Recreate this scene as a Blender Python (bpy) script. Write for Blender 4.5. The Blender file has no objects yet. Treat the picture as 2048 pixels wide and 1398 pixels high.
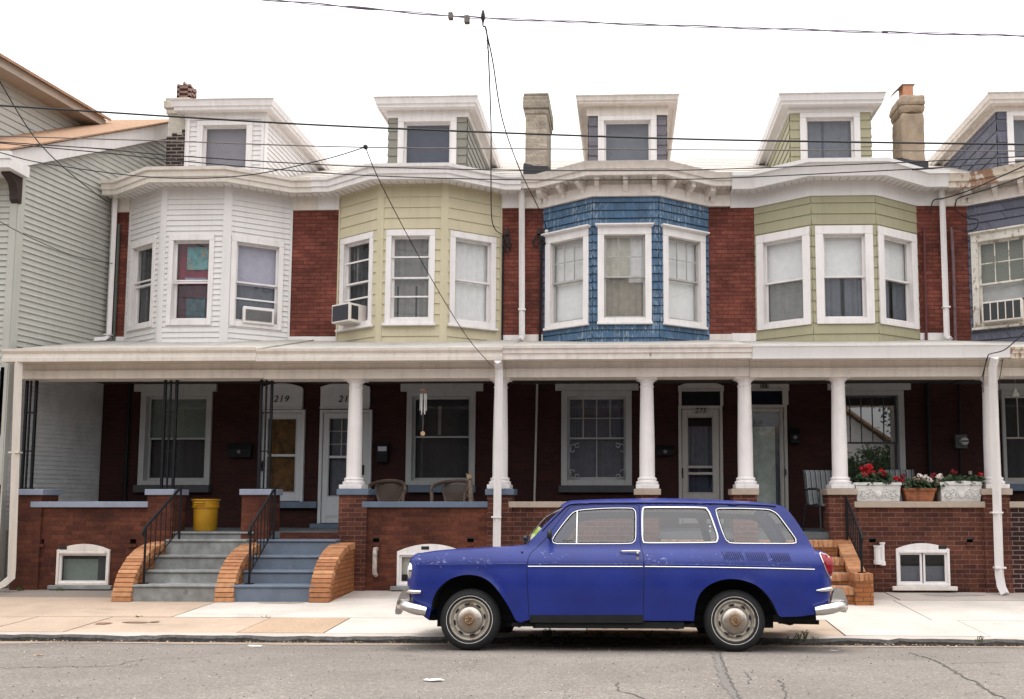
import bpy, bmesh, math, random
from mathutils import Vector, Matrix
from mathutils.geometry import delaunay_2d_cdt
random.seed(7)
rad = math.radians
SC = bpy.context.scene
COL = SC.collection

# ------------------------------------------------------------------ camera
F, PX, PY = 1750.0, 1195.0, 856.0          # focal length and principal point in photo pixels
PITCH, YAW, EYE = rad(4.79), rad(1.8), 1.347
cam = bpy.data.cameras.new("camera")
camo = bpy.data.objects.new("camera", cam)
COL.objects.link(camo)
camo.location = (0, 0, EYE)
camo.rotation_euler = (rad(90) + PITCH, 0, YAW)
cam.sensor_width = 36.0
cam.lens = F / 2048 * 36
cam.shift_x = -(PX - 1024) / 2048
cam.shift_y = (PY - 699) / 2048
cam.clip_end = 500
SC.camera = camo

# ------------------------------------------------------------------ sky, sun, exposure (bright white overcast)
SUN_EL, SUN_AZ = rad(75), rad(20)
w = bpy.data.worlds.new("World")
SC.world = w
w.use_nodes = True
nt = w.node_tree
bg = nt.nodes["Background"]
sky = nt.nodes.new("ShaderNodeTexSky")
sky.sky_type = 'NISHITA'
sky.sun_disc = False
sky.sun_elevation = SUN_EL
sky.sun_rotation = SUN_AZ
sky.dust_density = 6
mx = nt.nodes.new("ShaderNodeMix")
mx.data_type = 'RGBA'
mx.inputs[0].default_value = 0.86
# overcast cloud cover: about three times brighter overhead than at the horizon
tc = nt.nodes.new("ShaderNodeTexCoord")
sxyz = nt.nodes.new("ShaderNodeSeparateXYZ")
nt.links.new(tc.outputs["Generated"], sxyz.inputs[0])
mxm = nt.nodes.new("ShaderNodeMath")
mxm.operation = 'MAXIMUM'
mxm.inputs[1].default_value = 0.0
nt.links.new(sxyz.outputs[2], mxm.inputs[0])
mad = nt.nodes.new("ShaderNodeMath")
mad.operation = 'MULTIPLY_ADD'
mad.inputs[1].default_value = 25.0
mad.inputs[2].default_value = 6.5
nt.links.new(mxm.outputs[0], mad.inputs[0])
cld = nt.nodes.new("ShaderNodeMix")
cld.data_type = 'RGBA'
cld.blend_type = 'MULTIPLY'
cld.inputs[0].default_value = 1.0
cld.inputs[7].default_value = (1.0, 0.993, 0.998, 1)
nt.links.new(mad.outputs[0], cld.inputs[6])
nt.links.new(cld.outputs[2], mx.inputs[7])
nt.links.new(sky.outputs[0], mx.inputs[6])
nt.links.new(mx.outputs[2], bg.inputs[0])
bg.inputs[1].default_value = 0.1
sl = bpy.data.lights.new("sun", 'SUN')
sl.energy = 1.5
sl.angle = rad(25)
sl.color = (1, 0.95, 0.88)
slo = bpy.data.objects.new("sun", sl)
COL.objects.link(slo)
slo.location = (0, 10, 30)
slo.rotation_euler = (rad(90) - SUN_EL, 0, math.pi - SUN_AZ)
SC.view_settings.view_transform = 'Standard'
SC.view_settings.look = 'None'
SC.view_settings.exposure = 0.24
SC.view_settings.gamma = 1

# ------------------------------------------------------------------ measuring helpers
FW = Vector((-math.sin(YAW) * math.cos(PITCH), math.cos(YAW) * math.cos(PITCH), math.sin(PITCH)))
RT = Vector((math.cos(YAW), math.sin(YAW), 0))
UP = RT.cross(FW)
EYEV = Vector((0, 0, EYE))

def ray(px, py):
    return FW + RT * ((px - PX) / F) + UP * ((PY - py) / F)

def P(px, py, Y):
    """photo pixel on the vertical plane at distance Y -> (X, Z)"""
    d = ray(px, py)
    t = Y / d.y
    return d.x * t, EYE + d.z * t

def PX_(px, Y, py=900):
    return P(px, py, Y)[0]

def PZ_(py, Y, px=1000):
    return P(px, py, Y)[1]

def road_z(Y):
    if Y < 7.0:
        return 0.012 * (7.0 - Y) * 0.3
    if Y < 8.0:
        t = (Y - 7.0)
        return -0.05 * t * t
    return -0.05 - 0.1 * (Y - 8.0)

CURB_Y = 9.82
def walk_z(Y):
    return -0.152 + 0.0435 * (Y - CURB_Y)

# ------------------------------------------------------------------ mesh builder
ORIG = {}

class MB:
    def __init__(s, M=None):
        s.v, s.f, s.m, s.s = [], [], [], []
        s.M = M
    def add(s, vs, fs, m=0, sm=False):
        b = len(s.v)
        for p in vs:
            p = Vector(p)
            s.v.append(s.M @ p if s.M is not None else p)
        for f in fs:
            s.f.append([b + i for i in f])
            s.m.append(m)
            s.s.append(sm)
    def box(s, x0, x1, y0, y1, z0, z1, m=0):
        s.add([(x0, y0, z0), (x1, y0, z0), (x1, y1, z0), (x0, y1, z0), (x0, y0, z1), (x1, y0, z1), (x1, y1, z1), (x0, y1, z1)],
              [(0, 3, 2, 1), (4, 5, 6, 7), (0, 1, 5, 4), (1, 2, 6, 5), (2, 3, 7, 6), (3, 0, 4, 7)], m)
    def hexa(s, lo, hi, m=0):
        """two rings of four points"""
        s.add(list(lo) + list(hi), [(0, 3, 2, 1), (4, 5, 6, 7), (0, 1, 5, 4), (1, 2, 6, 5), (2, 3, 7, 6), (3, 0, 4, 7)], m)
    def quad(s, a, b, c, d, m=0):
        s.add([a, b, c, d], [(0, 1, 2, 3)], m)
    def prism(s, pts, a, b, axis='y', m=0, sm=False):
        n = len(pts)
        def mk(p, t):
            return (p[0], t, p[1]) if axis == 'y' else ((t, p[0], p[1]) if axis == 'x' else (p[0], p[1], t))
        vs = [mk(p, a) for p in pts] + [mk(p, b) for p in pts]
        s.add(vs, [list(range(n))[::-1], list(range(n, 2 * n))], m)
        s.add(vs, [(i, (i + 1) % n, n + (i + 1) % n, n + i) for i in range(n)], m, sm)
    def tube(s, path, r, n=8, m=0, closed=False, caps=True, squash=None):
        path = [Vector(p) for p in path]
        k = len(path)
        rs = r if isinstance(r, (list, tuple)) else [r] * k
        vs, prev = [], None
        for i in range(k):
            if closed:
                t = path[(i + 1) % k] - path[i - 1]
            else:
                t = path[min(i + 1, k - 1)] - path[max(i - 1, 0)]
            if t.length < 1e-9:
                t = Vector((0, 0, 1))
            t.normalize()
            if prev is None:
                ref = Vector((0, 0, 1)) if abs(t.z) < 0.9 else Vector((0, 1, 0))
                a = t.cross(ref).normalized()
            else:
                a = prev - t * prev.dot(t)
                a = a.normalized() if a.length > 1e-6 else t.orthogonal().normalized()
            prev = a
            b = t.cross(a)
            for j in range(n):
                an = 2 * math.pi * j / n
                q = (squash or 1.0)
                vs.append(path[i] + a * (math.cos(an) * rs[i]) + b * (math.sin(an) * rs[i] * q))
        fs = []
        for i in range(k if closed else k - 1):
            for j in range(n):
                i2 = (i + 1) % k
                fs.append((i * n + j, i * n + (j + 1) % n, i2 * n + (j + 1) % n, i2 * n + j))
        s.add(vs, fs, m, True)
        if caps and not closed:
            s.add(vs[:n], [list(range(n))[::-1]], m)
            s.add(vs[-n:], [list(range(n))], m)
    def lathe(s, c, prof, n=24, m=0, axis='z', sm=True, caps=True):
        """prof: (r, h) pairs revolved round an axis through c"""
        vs = []
        for r, h in prof:
            for j in range(n):
                a = 2 * math.pi * j / n
                if axis == 'z':
                    vs.append((c[0] + r * math.cos(a), c[1] + r * math.sin(a), c[2] + h))
                elif axis == 'y':
                    vs.append((c[0] + r * math.cos(a), c[1] + h, c[2] + r * math.sin(a)))
                else:
                    vs.append((c[0] + h, c[1] + r * math.cos(a), c[2] + r * math.sin(a)))
        fs = []
        for i in range(len(prof) - 1):
            for j in range(n):
                fs.append((i * n + j, i * n + (j + 1) % n, (i + 1) * n + (j + 1) % n, (i + 1) * n + j))
        s.add(vs, fs, m, sm)
        k = (len(prof) - 1) * n
        if caps and prof[0][0] > 1e-4:
            s.add(vs[:n], [list(range(n))[::-1]], m)
        if caps and prof[-1][0] > 1e-4:
            s.add(vs[k:], [list(range(n))], m)
    def sweep(s, path, prof, m=0, close=True, caps=True):
        """prof (out, z) carried along a plan polyline with mitred corners; out is to the right of the path"""
        n = len(path)
        rows = []
        for o, z in prof:
            rows.append([(x, y, z) for x, y in offset(path, o)])
        k = len(prof)
        vs = [p for r in rows for p in r]
        fs = []
        for a in range(k if close else k - 1):
            b = (a + 1) % k
            for i in range(n - 1):
                fs.append((a * n + i, a * n + i + 1, b * n + i + 1, b * n + i))
        s.add(vs, fs, m)
        if caps and close:
            s.add([r[0] for r in rows], [list(range(k))], m)
            s.add([r[-1] for r in rows], [list(range(k))[::-1]], m)
    def ico(s, c, r, m=0, sub=1, sc=(1, 1, 1), jit=0):
        bm = bmesh.new()
        bmesh.ops.create_icosphere(bm, subdivisions=sub, radius=1)
        vs = []
        for v in bm.verts:
            k = 1 + random.uniform(-jit, jit)
            vs.append((c[0] + v.co.x * r * sc[0] * k, c[1] + v.co.y * r * sc[1] * k, c[2] + v.co.z * r * sc[2] * k))
        s.add(vs, [[v.index for v in f.verts] for f in bm.faces], m, True)
        bm.free()
    def build(s, name, mats, parent=None, bevel=0, angle=35, recalc=True, seg=2, weld=False):
        me = bpy.data.meshes.new(name)
        o0 = Vector((0, 0, 0))
        r = parent
        while r is not None and r.parent is not None:
            r = r.parent
        if r is not None:
            o0 = ORIG.get(r.name, o0)
        me.from_pydata([v - o0 for v in s.v], [], s.f)
        if not isinstance(mats, (list, tuple)):
            mats = [mats]
        for m in mats:
            me.materials.append(m)
        me.polygons.foreach_set("material_index", s.m)
        me.polygons.foreach_set("use_smooth", s.s)
        if recalc or weld:
            bm = bmesh.new()
            bm.from_mesh(me)
            if weld:
                bmesh.ops.remove_doubles(bm, verts=bm.verts, dist=1e-4)
            if recalc:
                bmesh.ops.recalc_face_normals(bm, faces=bm.faces)
            bm.to_mesh(me)
            bm.free()
        me.set_sharp_from_angle(angle=rad(angle))
        me.update()
        o = bpy.data.objects.new(name, me)
        COL.objects.link(o)
        if parent is not None:
            o.parent = parent
        if bevel:
            b = o.modifiers.new("bevel", 'BEVEL')
            b.width = bevel
            b.segments = seg
            b.limit_method = 'ANGLE'
            b.angle_limit = rad(40)
        return o

def offset(path, d):
    out = []
    n = len(path)
    for i in range(n):
        p = Vector(path[i])
        ns = []
        if i > 0:
            q = (p - Vector(path[i - 1])).normalized()
            ns.append(Vector((q.y, -q.x)))
        if i < n - 1:
            q = (Vector(path[i + 1]) - p).normalized()
            ns.append(Vector((q.y, -q.x)))
        if len(ns) == 2:
            b = (ns[0] + ns[1])
            b = b / max(b.length_squared, 1e-6) * 2
        else:
            b = ns[0]
        out.append((p.x + b.x * d, p.y + b.y * d))
    return out

def wall_holes(mb, x0, x1, z0, z1, y, holes, m=0):
    xs = sorted({x0, x1} | {min(max(h[i], x0), x1) for h in holes for i in (0, 1)})
    zs = sorted({z0, z1} | {min(max(h[i], z0), z1) for h in holes for i in (2, 3)})
    for i in range(len(xs) - 1):
        for j in range(len(zs) - 1):
            cx, cz = (xs[i] + xs[i + 1]) / 2, (zs[j] + zs[j + 1]) / 2
            if xs[i + 1] - xs[i] < 1e-5 or zs[j + 1] - zs[j] < 1e-5:
                continue
            if any(h[0] < cx < h[1] and h[2] < cz < h[3] for h in holes):
                continue
            mb.quad((xs[i], y, zs[j]), (xs[i + 1], y, zs[j]), (xs[i + 1], y, zs[j + 1]), (xs[i], y, zs[j + 1]), m)

def thing(name, label, cat, loc=(0, 0, 0), group=None, local=False):
    o = bpy.data.objects.new(name, None)
    COL.objects.link(o)
    o.empty_display_size = 0.2
    o.location = loc
    o["label"], o["category"] = label, cat
    if group:
        o["group"] = group
    ORIG[o.name] = Vector((0, 0, 0)) if local else Vector(loc)
    return o

def tag(o, label, cat, group=None):
    o["label"], o["category"] = label, cat
    if group:
        o["group"] = group
    return o

def struct(o, label, kind="structure"):
    o["kind"] = kind
    o["label"] = label
    return o

# ------------------------------------------------------------------ materials
def L(c):
    """sRGB 0-255 to linear"""
    return tuple(((x / 255) / 12.92 if x / 255 <= 0.04045 else ((x / 255 + 0.055) / 1.055) ** 2.4) for x in c)

class NT:
    def __init__(s, name):
        s.mat = bpy.data.materials.new(name)
        s.mat.use_nodes = True
        s.t = s.mat.node_tree
        s.b = s.t.nodes["Principled BSDF"]
        s.out = s.t.nodes["Material Output"]
    def n(s, kind, **kw):
        x = s.t.nodes.new(kind)
        for k, v in kw.items():
            setattr(x, k, v)
        return x
    def l(s, a, b):
        s.t.links.new(a, b)
    def math(s, op, a, b=None, c=None):
        x = s.n("ShaderNodeMath", operation=op)
        for i, v in enumerate((a, b, c)):
            if v is None:
                continue
            if isinstance(v, (int, float)):
                x.inputs[i].default_value = v
            else:
                s.l(v, x.inputs[i])
        return x.outputs[0]
    def mix(s, f, a, b, blend='MIX'):
        x = s.n("ShaderNodeMix", data_type='RGBA', blend_type=blend)
        for i, v in ((0, f), (6, a), (7, b)):
            if isinstance(v, (int, float)):
                x.inputs[i].default_value = v
            elif isinstance(v, tuple):
                x.inputs[i].default_value = (v[0], v[1], v[2], 1)
            else:
                s.l(v, x.inputs[i])
        return x.outputs[2]
    def ramp(s, f, stops):
        x = s.n("ShaderNodeValToRGB")
        e = x.color_ramp.elements
        while len(e) < len(stops):
            e.new(0.5)
        for i, (p, c) in enumerate(stops):
            e[i].position = p
            e[i].color = (c, c, c, 1) if isinstance(c, (int, float)) else (c[0], c[1], c[2], 1)
        s.l(f, x.inputs[0])
        return x.outputs[0]
    def pos(s, scale=(1, 1, 1), obj=False):
        g = s.n("ShaderNodeTexCoord").outputs["Object"] if obj else s.n("ShaderNodeNewGeometry").outputs["Position"]
        m = s.n("ShaderNodeMapping")
        m.inputs["Scale"].default_value = scale
        s.l(g, m.inputs[0])
        return m.outputs[0]
    def noise(s, v, scale, detail=4, rough=0.6):
        x = s.n("ShaderNodeTexNoise")
        x.inputs["Scale"].default_value = scale
        x.inputs["Detail"].default_value = detail
        x.inputs["Roughness"].default_value = rough
        s.l(v, x.inputs["Vector"])
        return x.outputs["Fac"]
    def bump(s, h, st=0.3, dist=0.01):
        x = s.n("ShaderNodeBump")
        x.inputs["Strength"].default_value = st
        x.inputs["Distance"].default_value = dist
        s.l(h, x.inputs["Height"])
        s.l(x.outputs[0], s.b.inputs["Normal"])

def mul(c, k):
    return tuple(min(x * k, 1) for x in c)

def plain(name, c, rough=0.6, var=0.12, scale=5, streak=0.0, dirt=0.0, bump=0.0, bscale=60, metal=0.0, obj=False, spec=0.4, chip=None, dirtcol=(0.12, 0.10, 0.085)):
    N = NT(name)
    p = N.pos(obj=obj)
    f = N.noise(p, scale, 5)
    f = N.ramp(f, [(0.3, 0), (0.7, 1)])
    col = N.mix(f, mul(c, 1 - var), mul(c, 1 + var))
    if streak:
        q = N.pos((9, 9, 0.5), obj)
        g = N.ramp(N.noise(q, 1.4, 4), [(0.48, 0), (0.75, 1)])
        col = N.mix(N.math('MULTIPLY', g, streak), col, dirtcol)
    if dirt:
        g = N.ramp(N.noise(N.pos(obj=obj), 2.2, 7, 0.7), [(0.52, 0), (0.72, 1)])
        col = N.mix(N.math('MULTIPLY', g, dirt), col, dirtcol)
    if chip:
        g = N.ramp(N.noise(N.pos((1, 1, 0.45), obj), chip[1], 6, 0.72), [(chip[2], 0), (chip[2] + 0.04, 1)])
        col = N.mix(N.math('MULTIPLY', g, chip[3] if len(chip) > 3 else 1.0), col, chip[0])
    N.l(col, N.b.inputs["Base Color"])
    N.b.inputs["Roughness"].default_value = rough
    N.b.inputs["Metallic"].default_value = metal
    N.b.inputs["Specular IOR Level"].default_value = spec
    if bump:
        N.bump(N.noise(N.pos(obj=obj), bscale, 5), bump, 0.01)
    return N.mat

def brick(name, c1, c2, mortar, bw=0.213, rh=0.0695, ms=0.006, rough=0.85, blotch=0.35, bump=0.5, swap=False, light=0.0):
    N = NT(name)
    g = N.n("ShaderNodeNewGeometry")
    sp = N.n("ShaderNodeSeparateXYZ")
    N.l(g.outputs["Position"], sp.inputs[0])
    u = N.math('ADD', sp.outputs[0], sp.outputs[1])
    cb = N.n("ShaderNodeCombineXYZ")
    N.l(sp.outputs[2] if swap else u, cb.inputs[0])
    N.l(u if swap else sp.outputs[2], cb.inputs[1])
    wob = N.n("ShaderNodeVectorMath", operation='MULTIPLY_ADD')
    nz = N.n("ShaderNodeTexNoise")
    nz.inputs["Scale"].default_value = 7
    N.l(cb.outputs[0], nz.inputs["Vector"])
    N.l(nz.outputs["Color"], wob.inputs[0])
    wob.inputs[1].default_value = (0.012, 0.007, 0)
    N.l(cb.outputs[0], wob.inputs[2])
    b = N.n("ShaderNodeTexBrick")
    b.inputs["Color1"].default_value = (*c1, 1)
    b.inputs["Color2"].default_value = (*c2, 1)
    b.inputs["Mortar"].default_value = (*mortar, 1)
    b.inputs["Scale"].default_value = 1
    b.inputs["Mortar Size"].default_value = ms
    b.inputs["Mortar Smooth"].default_value = 0.25
    b.inputs["Bias"].default_value = 0
    b.inputs["Brick Width"].default_value = bw
    b.inputs["Row Height"].default_value = rh
    N.l(wob.outputs[0], b.inputs["Vector"])
    col = b.outputs["Color"]
    p = N.pos()
    f = N.ramp(N.noise(p, 1.3, 6, 0.7), [(0.35, 1 - blotch), (0.7, 1 + blotch * 0.5)])
    col = N.mix(1.0, col, f, 'MULTIPLY')
    f2 = N.ramp(N.noise(p, 38, 3), [(0.3, 0.75), (0.7, 1.2)])
    col = N.mix(1.0, col, f2, 'MULTIPLY')
    if light:
        g2 = N.ramp(N.noise(p, 11, 6, 0.75), [(0.66, 0), (0.74, 1)])
        col = N.mix(N.math('MULTIPLY', g2, light), col, (0.55, 0.45, 0.4))
    N.l(col, N.b.inputs["Base Color"])
    N.b.inputs["Roughness"].default_value = rough
    N.b.inputs["Specular IOR Level"].default_value = 0.25
    h = N.math('SUBTRACT', N.math('MULTIPLY', N.noise(p, 45, 4), 0.3), b.outputs["Fac"])
    N.bump(h, bump, 0.008)
    return N.mat

def glass(name, tint=(0.92, 0.94, 0.94), refl=0.75, wav=0.05):
    N = NT(name)
    tr = N.n("ShaderNodeBsdfTransparent")
    tr.inputs[0].default_value = (*tint, 1)
    gl = N.n("ShaderNodeBsdfGlossy")
    gl.inputs["Roughness"].default_value = 0.015
    gl.inputs[0].default_value = (1, 1, 1, 1)
    fr = N.n("ShaderNodeLayerWeight")
    fr.inputs[0].default_value = 0.5
    bp = N.n("ShaderNodeBump")
    bp.inputs["Strength"].default_value = wav
    bp.inputs["Distance"].default_value = 0.02
    N.l(N.noise(N.pos(), 1.6, 1), bp.inputs["Height"])
    N.l(bp.outputs[0], gl.inputs["Normal"])
    ms = N.n("ShaderNodeMixShader")
    N.l(N.math('MULTIPLY_ADD', N.math('POWER', fr.outputs["Facing"], 5.0), 0.9, 0.055 * refl), ms.inputs[0])
    N.l(tr.outputs[0], ms.inputs[1])
    N.l(gl.outputs[0], ms.inputs[2])
    N.l(ms.outputs[0], N.out.inputs[0])
    return N.mat

def stripes(name, c1, c2, per, axis=0, duty=0.5, rough=0.85, obj=True, c3=None):
    N = NT(name)
    sp = N.n("ShaderNodeSeparateXYZ")
    N.l(N.pos(obj=obj), sp.inputs[0])
    f = N.math('FRACT', N.math('DIVIDE', N.math('ADD', sp.outputs[axis], 20.0), per))
    col = N.mix(N.math('GREATER_THAN', f, duty), c1, c2)
    if c3:
        col = N.mix(N.math('GREATER_THAN', f, 0.85), col, c3)
    nz = N.ramp(N.noise(N.pos(obj=obj), 60, 3), [(0.3, 0.8), (0.7, 1.15)])
    N.l(N.mix(1.0, col, nz, 'MULTIPLY'), N.b.inputs["Base Color"])
    N.b.inputs["Roughness"].default_value = rough
    return N.mat

white = plain("white_paint", (0.74, 0.705, 0.69), 0.5, 0.05, 3, streak=0.17, dirt=0.10)
cream = plain("cream_paint", (0.66, 0.60, 0.53), 0.55, 0.06, 3, streak=0.2, dirt=0.14)
oldwhite = plain("worn_white_paint", (0.69, 0.63, 0.575), 0.7, 0.08, 6, streak=0.2, dirt=0.14, chip=((0.25, 0.2, 0.16), 9, 0.68), bump=0.3)
peel = plain("peeling_white_paint", (0.66, 0.62, 0.55), 0.8, 0.12, 6, dirt=0.3, chip=((0.30, 0.25, 0.19), 12, 0.55), bump=0.6, bscale=30)
rusty = plain("rusty_cream_paint", (0.62, 0.55, 0.46), 0.75, 0.12, 5, chip=((0.25, 0.11, 0.05), 4, 0.50, 0.85), bump=0.3)
vinyl = plain("white_vinyl", (0.68, 0.655, 0.64), 0.45, 0.03, 2, streak=0.1)
sagegray = plain("pale_green_vinyl", (0.42, 0.415, 0.375), 0.5, 0.04, 2, streak=0.12)
yellow = plain("pale_yellow_siding", (0.53, 0.475, 0.325), 0.6, 0.05, 2, streak=0.12)
olive = plain("olive_siding", (0.33, 0.305, 0.195), 0.6, 0.06, 2, streak=0.14)
dblue = plain("dusty_blue_paint", (0.10, 0.135, 0.19), 0.55, 0.12, 4, dirt=0.2)
lblue = plain("grey_blue_paint", (0.24, 0.27, 0.34), 0.55, 0.1, 4, dirt=0.25)
tanstone = plain("tan_stone", (0.37, 0.30, 0.24), 0.8, 0.1, 8, dirt=0.25, bump=0.2)
darkstone = plain("dark_stone", (0.05, 0.05, 0.055), 0.7, 0.15, 8)
iron = plain("black_iron", (0.008, 0.008, 0.010), 0.6, 0.2, 8, spec=0.2)
black = plain("black_rubber", (0.012, 0.012, 0.013), 0.75, 0.2, 12, obj=True)
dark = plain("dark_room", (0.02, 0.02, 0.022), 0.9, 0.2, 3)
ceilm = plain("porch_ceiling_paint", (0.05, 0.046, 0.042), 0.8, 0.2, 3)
floorm = plain("porch_floor_paint", (0.09, 0.10, 0.11), 0.7, 0.2, 4, dirt=0.3)
shingle_brown = plain("brown_roof_shingle", (0.33, 0.2, 0.125), 0.95, 0.2, 14, bump=0.6, bscale=120)
shingle_pale = plain("pale_roof_shingle", (0.5, 0.46, 0.42), 0.95, 0.15, 14, dirt=0.2, bump=0.5, bscale=90)
flatroof = plain("grey_roll_roofing", (0.36, 0.34, 0.31), 0.9, 0.15, 4, dirt=0.4, bump=0.3)
tar = plain("black_tar", (0.02, 0.02, 0.025), 0.6, 0.3, 10)
brick_up = brick("painted_red_brick", (0.225, 0.066, 0.045), (0.14, 0.038, 0.027), (0.11, 0.037, 0.029), ms=0.0065, blotch=0.5, bump=1.0, light=0.4)
brick_porch_shade = brick("porch_shade_brick", (0.042, 0.0135, 0.011), (0.028, 0.0095, 0.008), (0.034, 0.0145, 0.0125), ms=0.005, blotch=0.3, bump=0.4)  # darker copy of the wall brick; the porch shade is put into its colour
brick_low = brick("red_brick_painted_wall", (0.135, 0.042, 0.022), (0.075, 0.022, 0.014), (0.10, 0.036, 0.024), ms=0.0055, blotch=0.55, bump=0.8, light=0.2)
brick_joint = brick("red_brick_pale_joints", (0.125, 0.042, 0.025), (0.068, 0.022, 0.016), (0.20, 0.105, 0.08), ms=0.0055, blotch=0.45, bump=0.6, light=0.06)
brick_dark = brick("dark_brick_white_joints", (0.05, 0.016, 0.014), (0.03, 0.012, 0.012), (0.24, 0.19, 0.17), ms=0.007, blotch=0.4)
brick_orange = brick("orange_brick", (0.36, 0.135, 0.045), (0.29, 0.10, 0.034), (0.13, 0.07, 0.04), bw=0.2, rh=0.062, ms=0.007, blotch=0.3)
brick_chim = brick("weathered_pale_brick", (0.47, 0.41, 0.33), (0.33, 0.28, 0.22), (0.42, 0.36, 0.29), ms=0.012, blotch=0.5, bump=1.0)
brick_black = brick("blackened_brick", (0.04, 0.025, 0.025), (0.025, 0.018, 0.02), (0.22, 0.18, 0.15), ms=0.014, blotch=0.5, bump=1.0)
stucco = plain("tan_stucco", (0.33, 0.255, 0.185), 0.95, 0.2, 5, dirt=0.35, bump=1.0, bscale=22)
concrete = plain("grey_step_concrete", (0.215, 0.22, 0.215), 0.85, 0.25, 6, dirt=0.6, bump=0.5, dirtcol=(0.45, 0.46, 0.45), chip=((0.10, 0.10, 0.10), 7, 0.64, 0.6))
bluestep = plain("blue_grey_step_paint", (0.125, 0.155, 0.20), 0.6, 0.14, 4, dirt=0.3, bump=0.2, chip=((0.24, 0.26, 0.28), 5, 0.62, 0.5))
terracotta = plain("terracotta", (0.52, 0.25, 0.15), 0.85, 0.15, 10, obj=True)
wood_pot = plain("brown_pot", (0.22, 0.075, 0.03), 0.7, 0.5, 9, obj=True)
winglass = glass("window_glass")
carglass = glass("car_glass", (0.92, 0.93, 0.94), 1.7, 0.02)
mirrorglass = glass("double_storm_glass", (0.7, 0.72, 0.72), 4.2, 0.04)
chrome = plain("chrome", (0.72, 0.71, 0.70), 0.16, 0.05, 4, metal=1.0, obj=True)
oldchrome = plain("pitted_chrome", (0.70, 0.67, 0.64), 0.28, 0.1, 7, metal=1.0, obj=True, chip=((0.28, 0.17, 0.1), 10, 0.62, 0.7))
sashgrey = plain("grey_sash_paint", (0.40, 0.385, 0.36), 0.6, 0.08, 6, streak=0.2)
porchtrim = plain("porch_trim_paint", (0.36, 0.37, 0.37), 0.6, 0.06, 4, streak=0.15)
doorwhite = plain("door_paint", (0.50, 0.52, 0.54), 0.5, 0.05, 4, streak=0.08)
def cloth(name, c, var=0.15, sc=9):
    return plain(name, c, 0.9, var, sc)
c_white = cloth("white_shade", (0.72, 0.70, 0.69), 0.06)
c_lav = cloth("lavender_shade", (0.40, 0.37, 0.46), 0.08)
c_grey = cloth("grey_curtain", (0.20, 0.195, 0.185))
c_tan = cloth("tan_curtain", (0.27, 0.235, 0.19))
c_cream = cloth("cream_curtain", (0.50, 0.47, 0.40))
c_dark = cloth("charcoal_curtain", (0.032, 0.034, 0.040))
c_slate = cloth("slate_curtain", (0.12, 0.125, 0.15))
c_green = cloth("grey_green_shade", (0.16, 0.19, 0.17))
c_navy = cloth("navy_blind", (0.045, 0.05, 0.085))
c_amber = plain("amber_brown_cloth", (0.12, 0.055, 0.015), 0.8, 0.6, 7)
c_purple = cloth("grey_lilac_blind", (0.21, 0.19, 0.22), 0.08)

# ------------------------------------------------------------------ ground: road, gutter, kerb, pavement
def asphalt():
    N = NT("asphalt")
    p = N.pos()
    base = N.ramp(N.noise(p, 0.6, 6, 0.65), [(0.3, (0.155, 0.136, 0.119)), (0.7, (0.228, 0.201, 0.176))])
    vo = N.n("ShaderNodeTexVoronoi")
    vo.inputs["Scale"].default_value = 75
    N.l(p, vo.inputs["Vector"])
    sp = N.n("ShaderNodeSeparateColor")
    N.l(vo.outputs["Color"], sp.inputs[0])
    grit = N.ramp(sp.outputs[0], [(0.0, 0.72), (0.55, 0.97), (0.85, 1.08), (1.0, 1.4)])
    col = N.mix(1.0, base, grit, 'MULTIPLY')
    fine = N.ramp(N.noise(p, 120, 3, 0.7), [(0.3, 0.72), (0.72, 1.25)])
    col = N.mix(1.0, col, fine, 'MULTIPLY')
    # fine wear lines lying along the street, oil and tyre darkening
    wl = N.ramp(N.noise(N.pos((1.6, 16, 1)), 1.5, 7, 0.75), [(0.56, 0), (0.64, 1)])
    col = N.mix(N.math('MULTIPLY', wl, 0.38), col, (0.085, 0.08, 0.075))
    oil = N.ramp(N.noise(N.pos((0.5, 1.4, 1)), 1.0, 5, 0.6), [(0.55, 0), (0.75, 1)])
    col = N.mix(N.math('MULTIPLY', oil, 0.3), col, (0.11, 0.105, 0.10))
    # crack network
    wv = N.n("ShaderNodeVectorMath", operation='MULTIPLY_ADD')
    nz = N.n("ShaderNodeTexNoise")
    nz.inputs["Scale"].default_value = 1.3
    nz.inputs["Detail"].default_value = 6
    N.l(p, nz.inputs["Vector"])
    N.l(nz.outputs["Color"], wv.inputs[0])
    wv.inputs[1].default_value = (0.9, 0.9, 0)
    N.l(p, wv.inputs[2])
    cv = N.n("ShaderNodeTexVoronoi", feature='DISTANCE_TO_EDGE')
    cv.inputs["Scale"].default_value = 0.55
    N.l(wv.outputs[0], cv.inputs["Vector"])
    gate = N.ramp(N.noise(p, 0.5, 2), [(0.60, 0), (0.66, 1)])
    crack = N.math('MULTIPLY', N.math('LESS_THAN', cv.outputs["Distance"], 0.0055), gate)
    cv2 = N.n("ShaderNodeTexVoronoi", feature='DISTANCE_TO_EDGE')
    cv2.inputs["Scale"].default_value = 2.6
    N.l(wv.outputs[0], cv2.inputs["Vector"])
    gate2 = N.ramp(N.noise(p, 1.1, 3), [(0.56, 0), (0.62, 1)])
    crack2 = N.math('MULTIPLY', N.math('LESS_THAN', cv2.outputs["Distance"], 0.014), gate2)
    col = N.mix(N.math('MULTIPLY', N.math('MAXIMUM', crack, crack2), 0.5), col, (0.035, 0.034, 0.034))
    N.l(col, N.b.inputs["Base Color"])
    N.b.inputs["Roughness"].default_value = 0.92
    N.bump(N.math('ADD', sp.outputs[0], N.noise(p, 160, 3)), 0.55, 0.006)
    return N.mat

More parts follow.
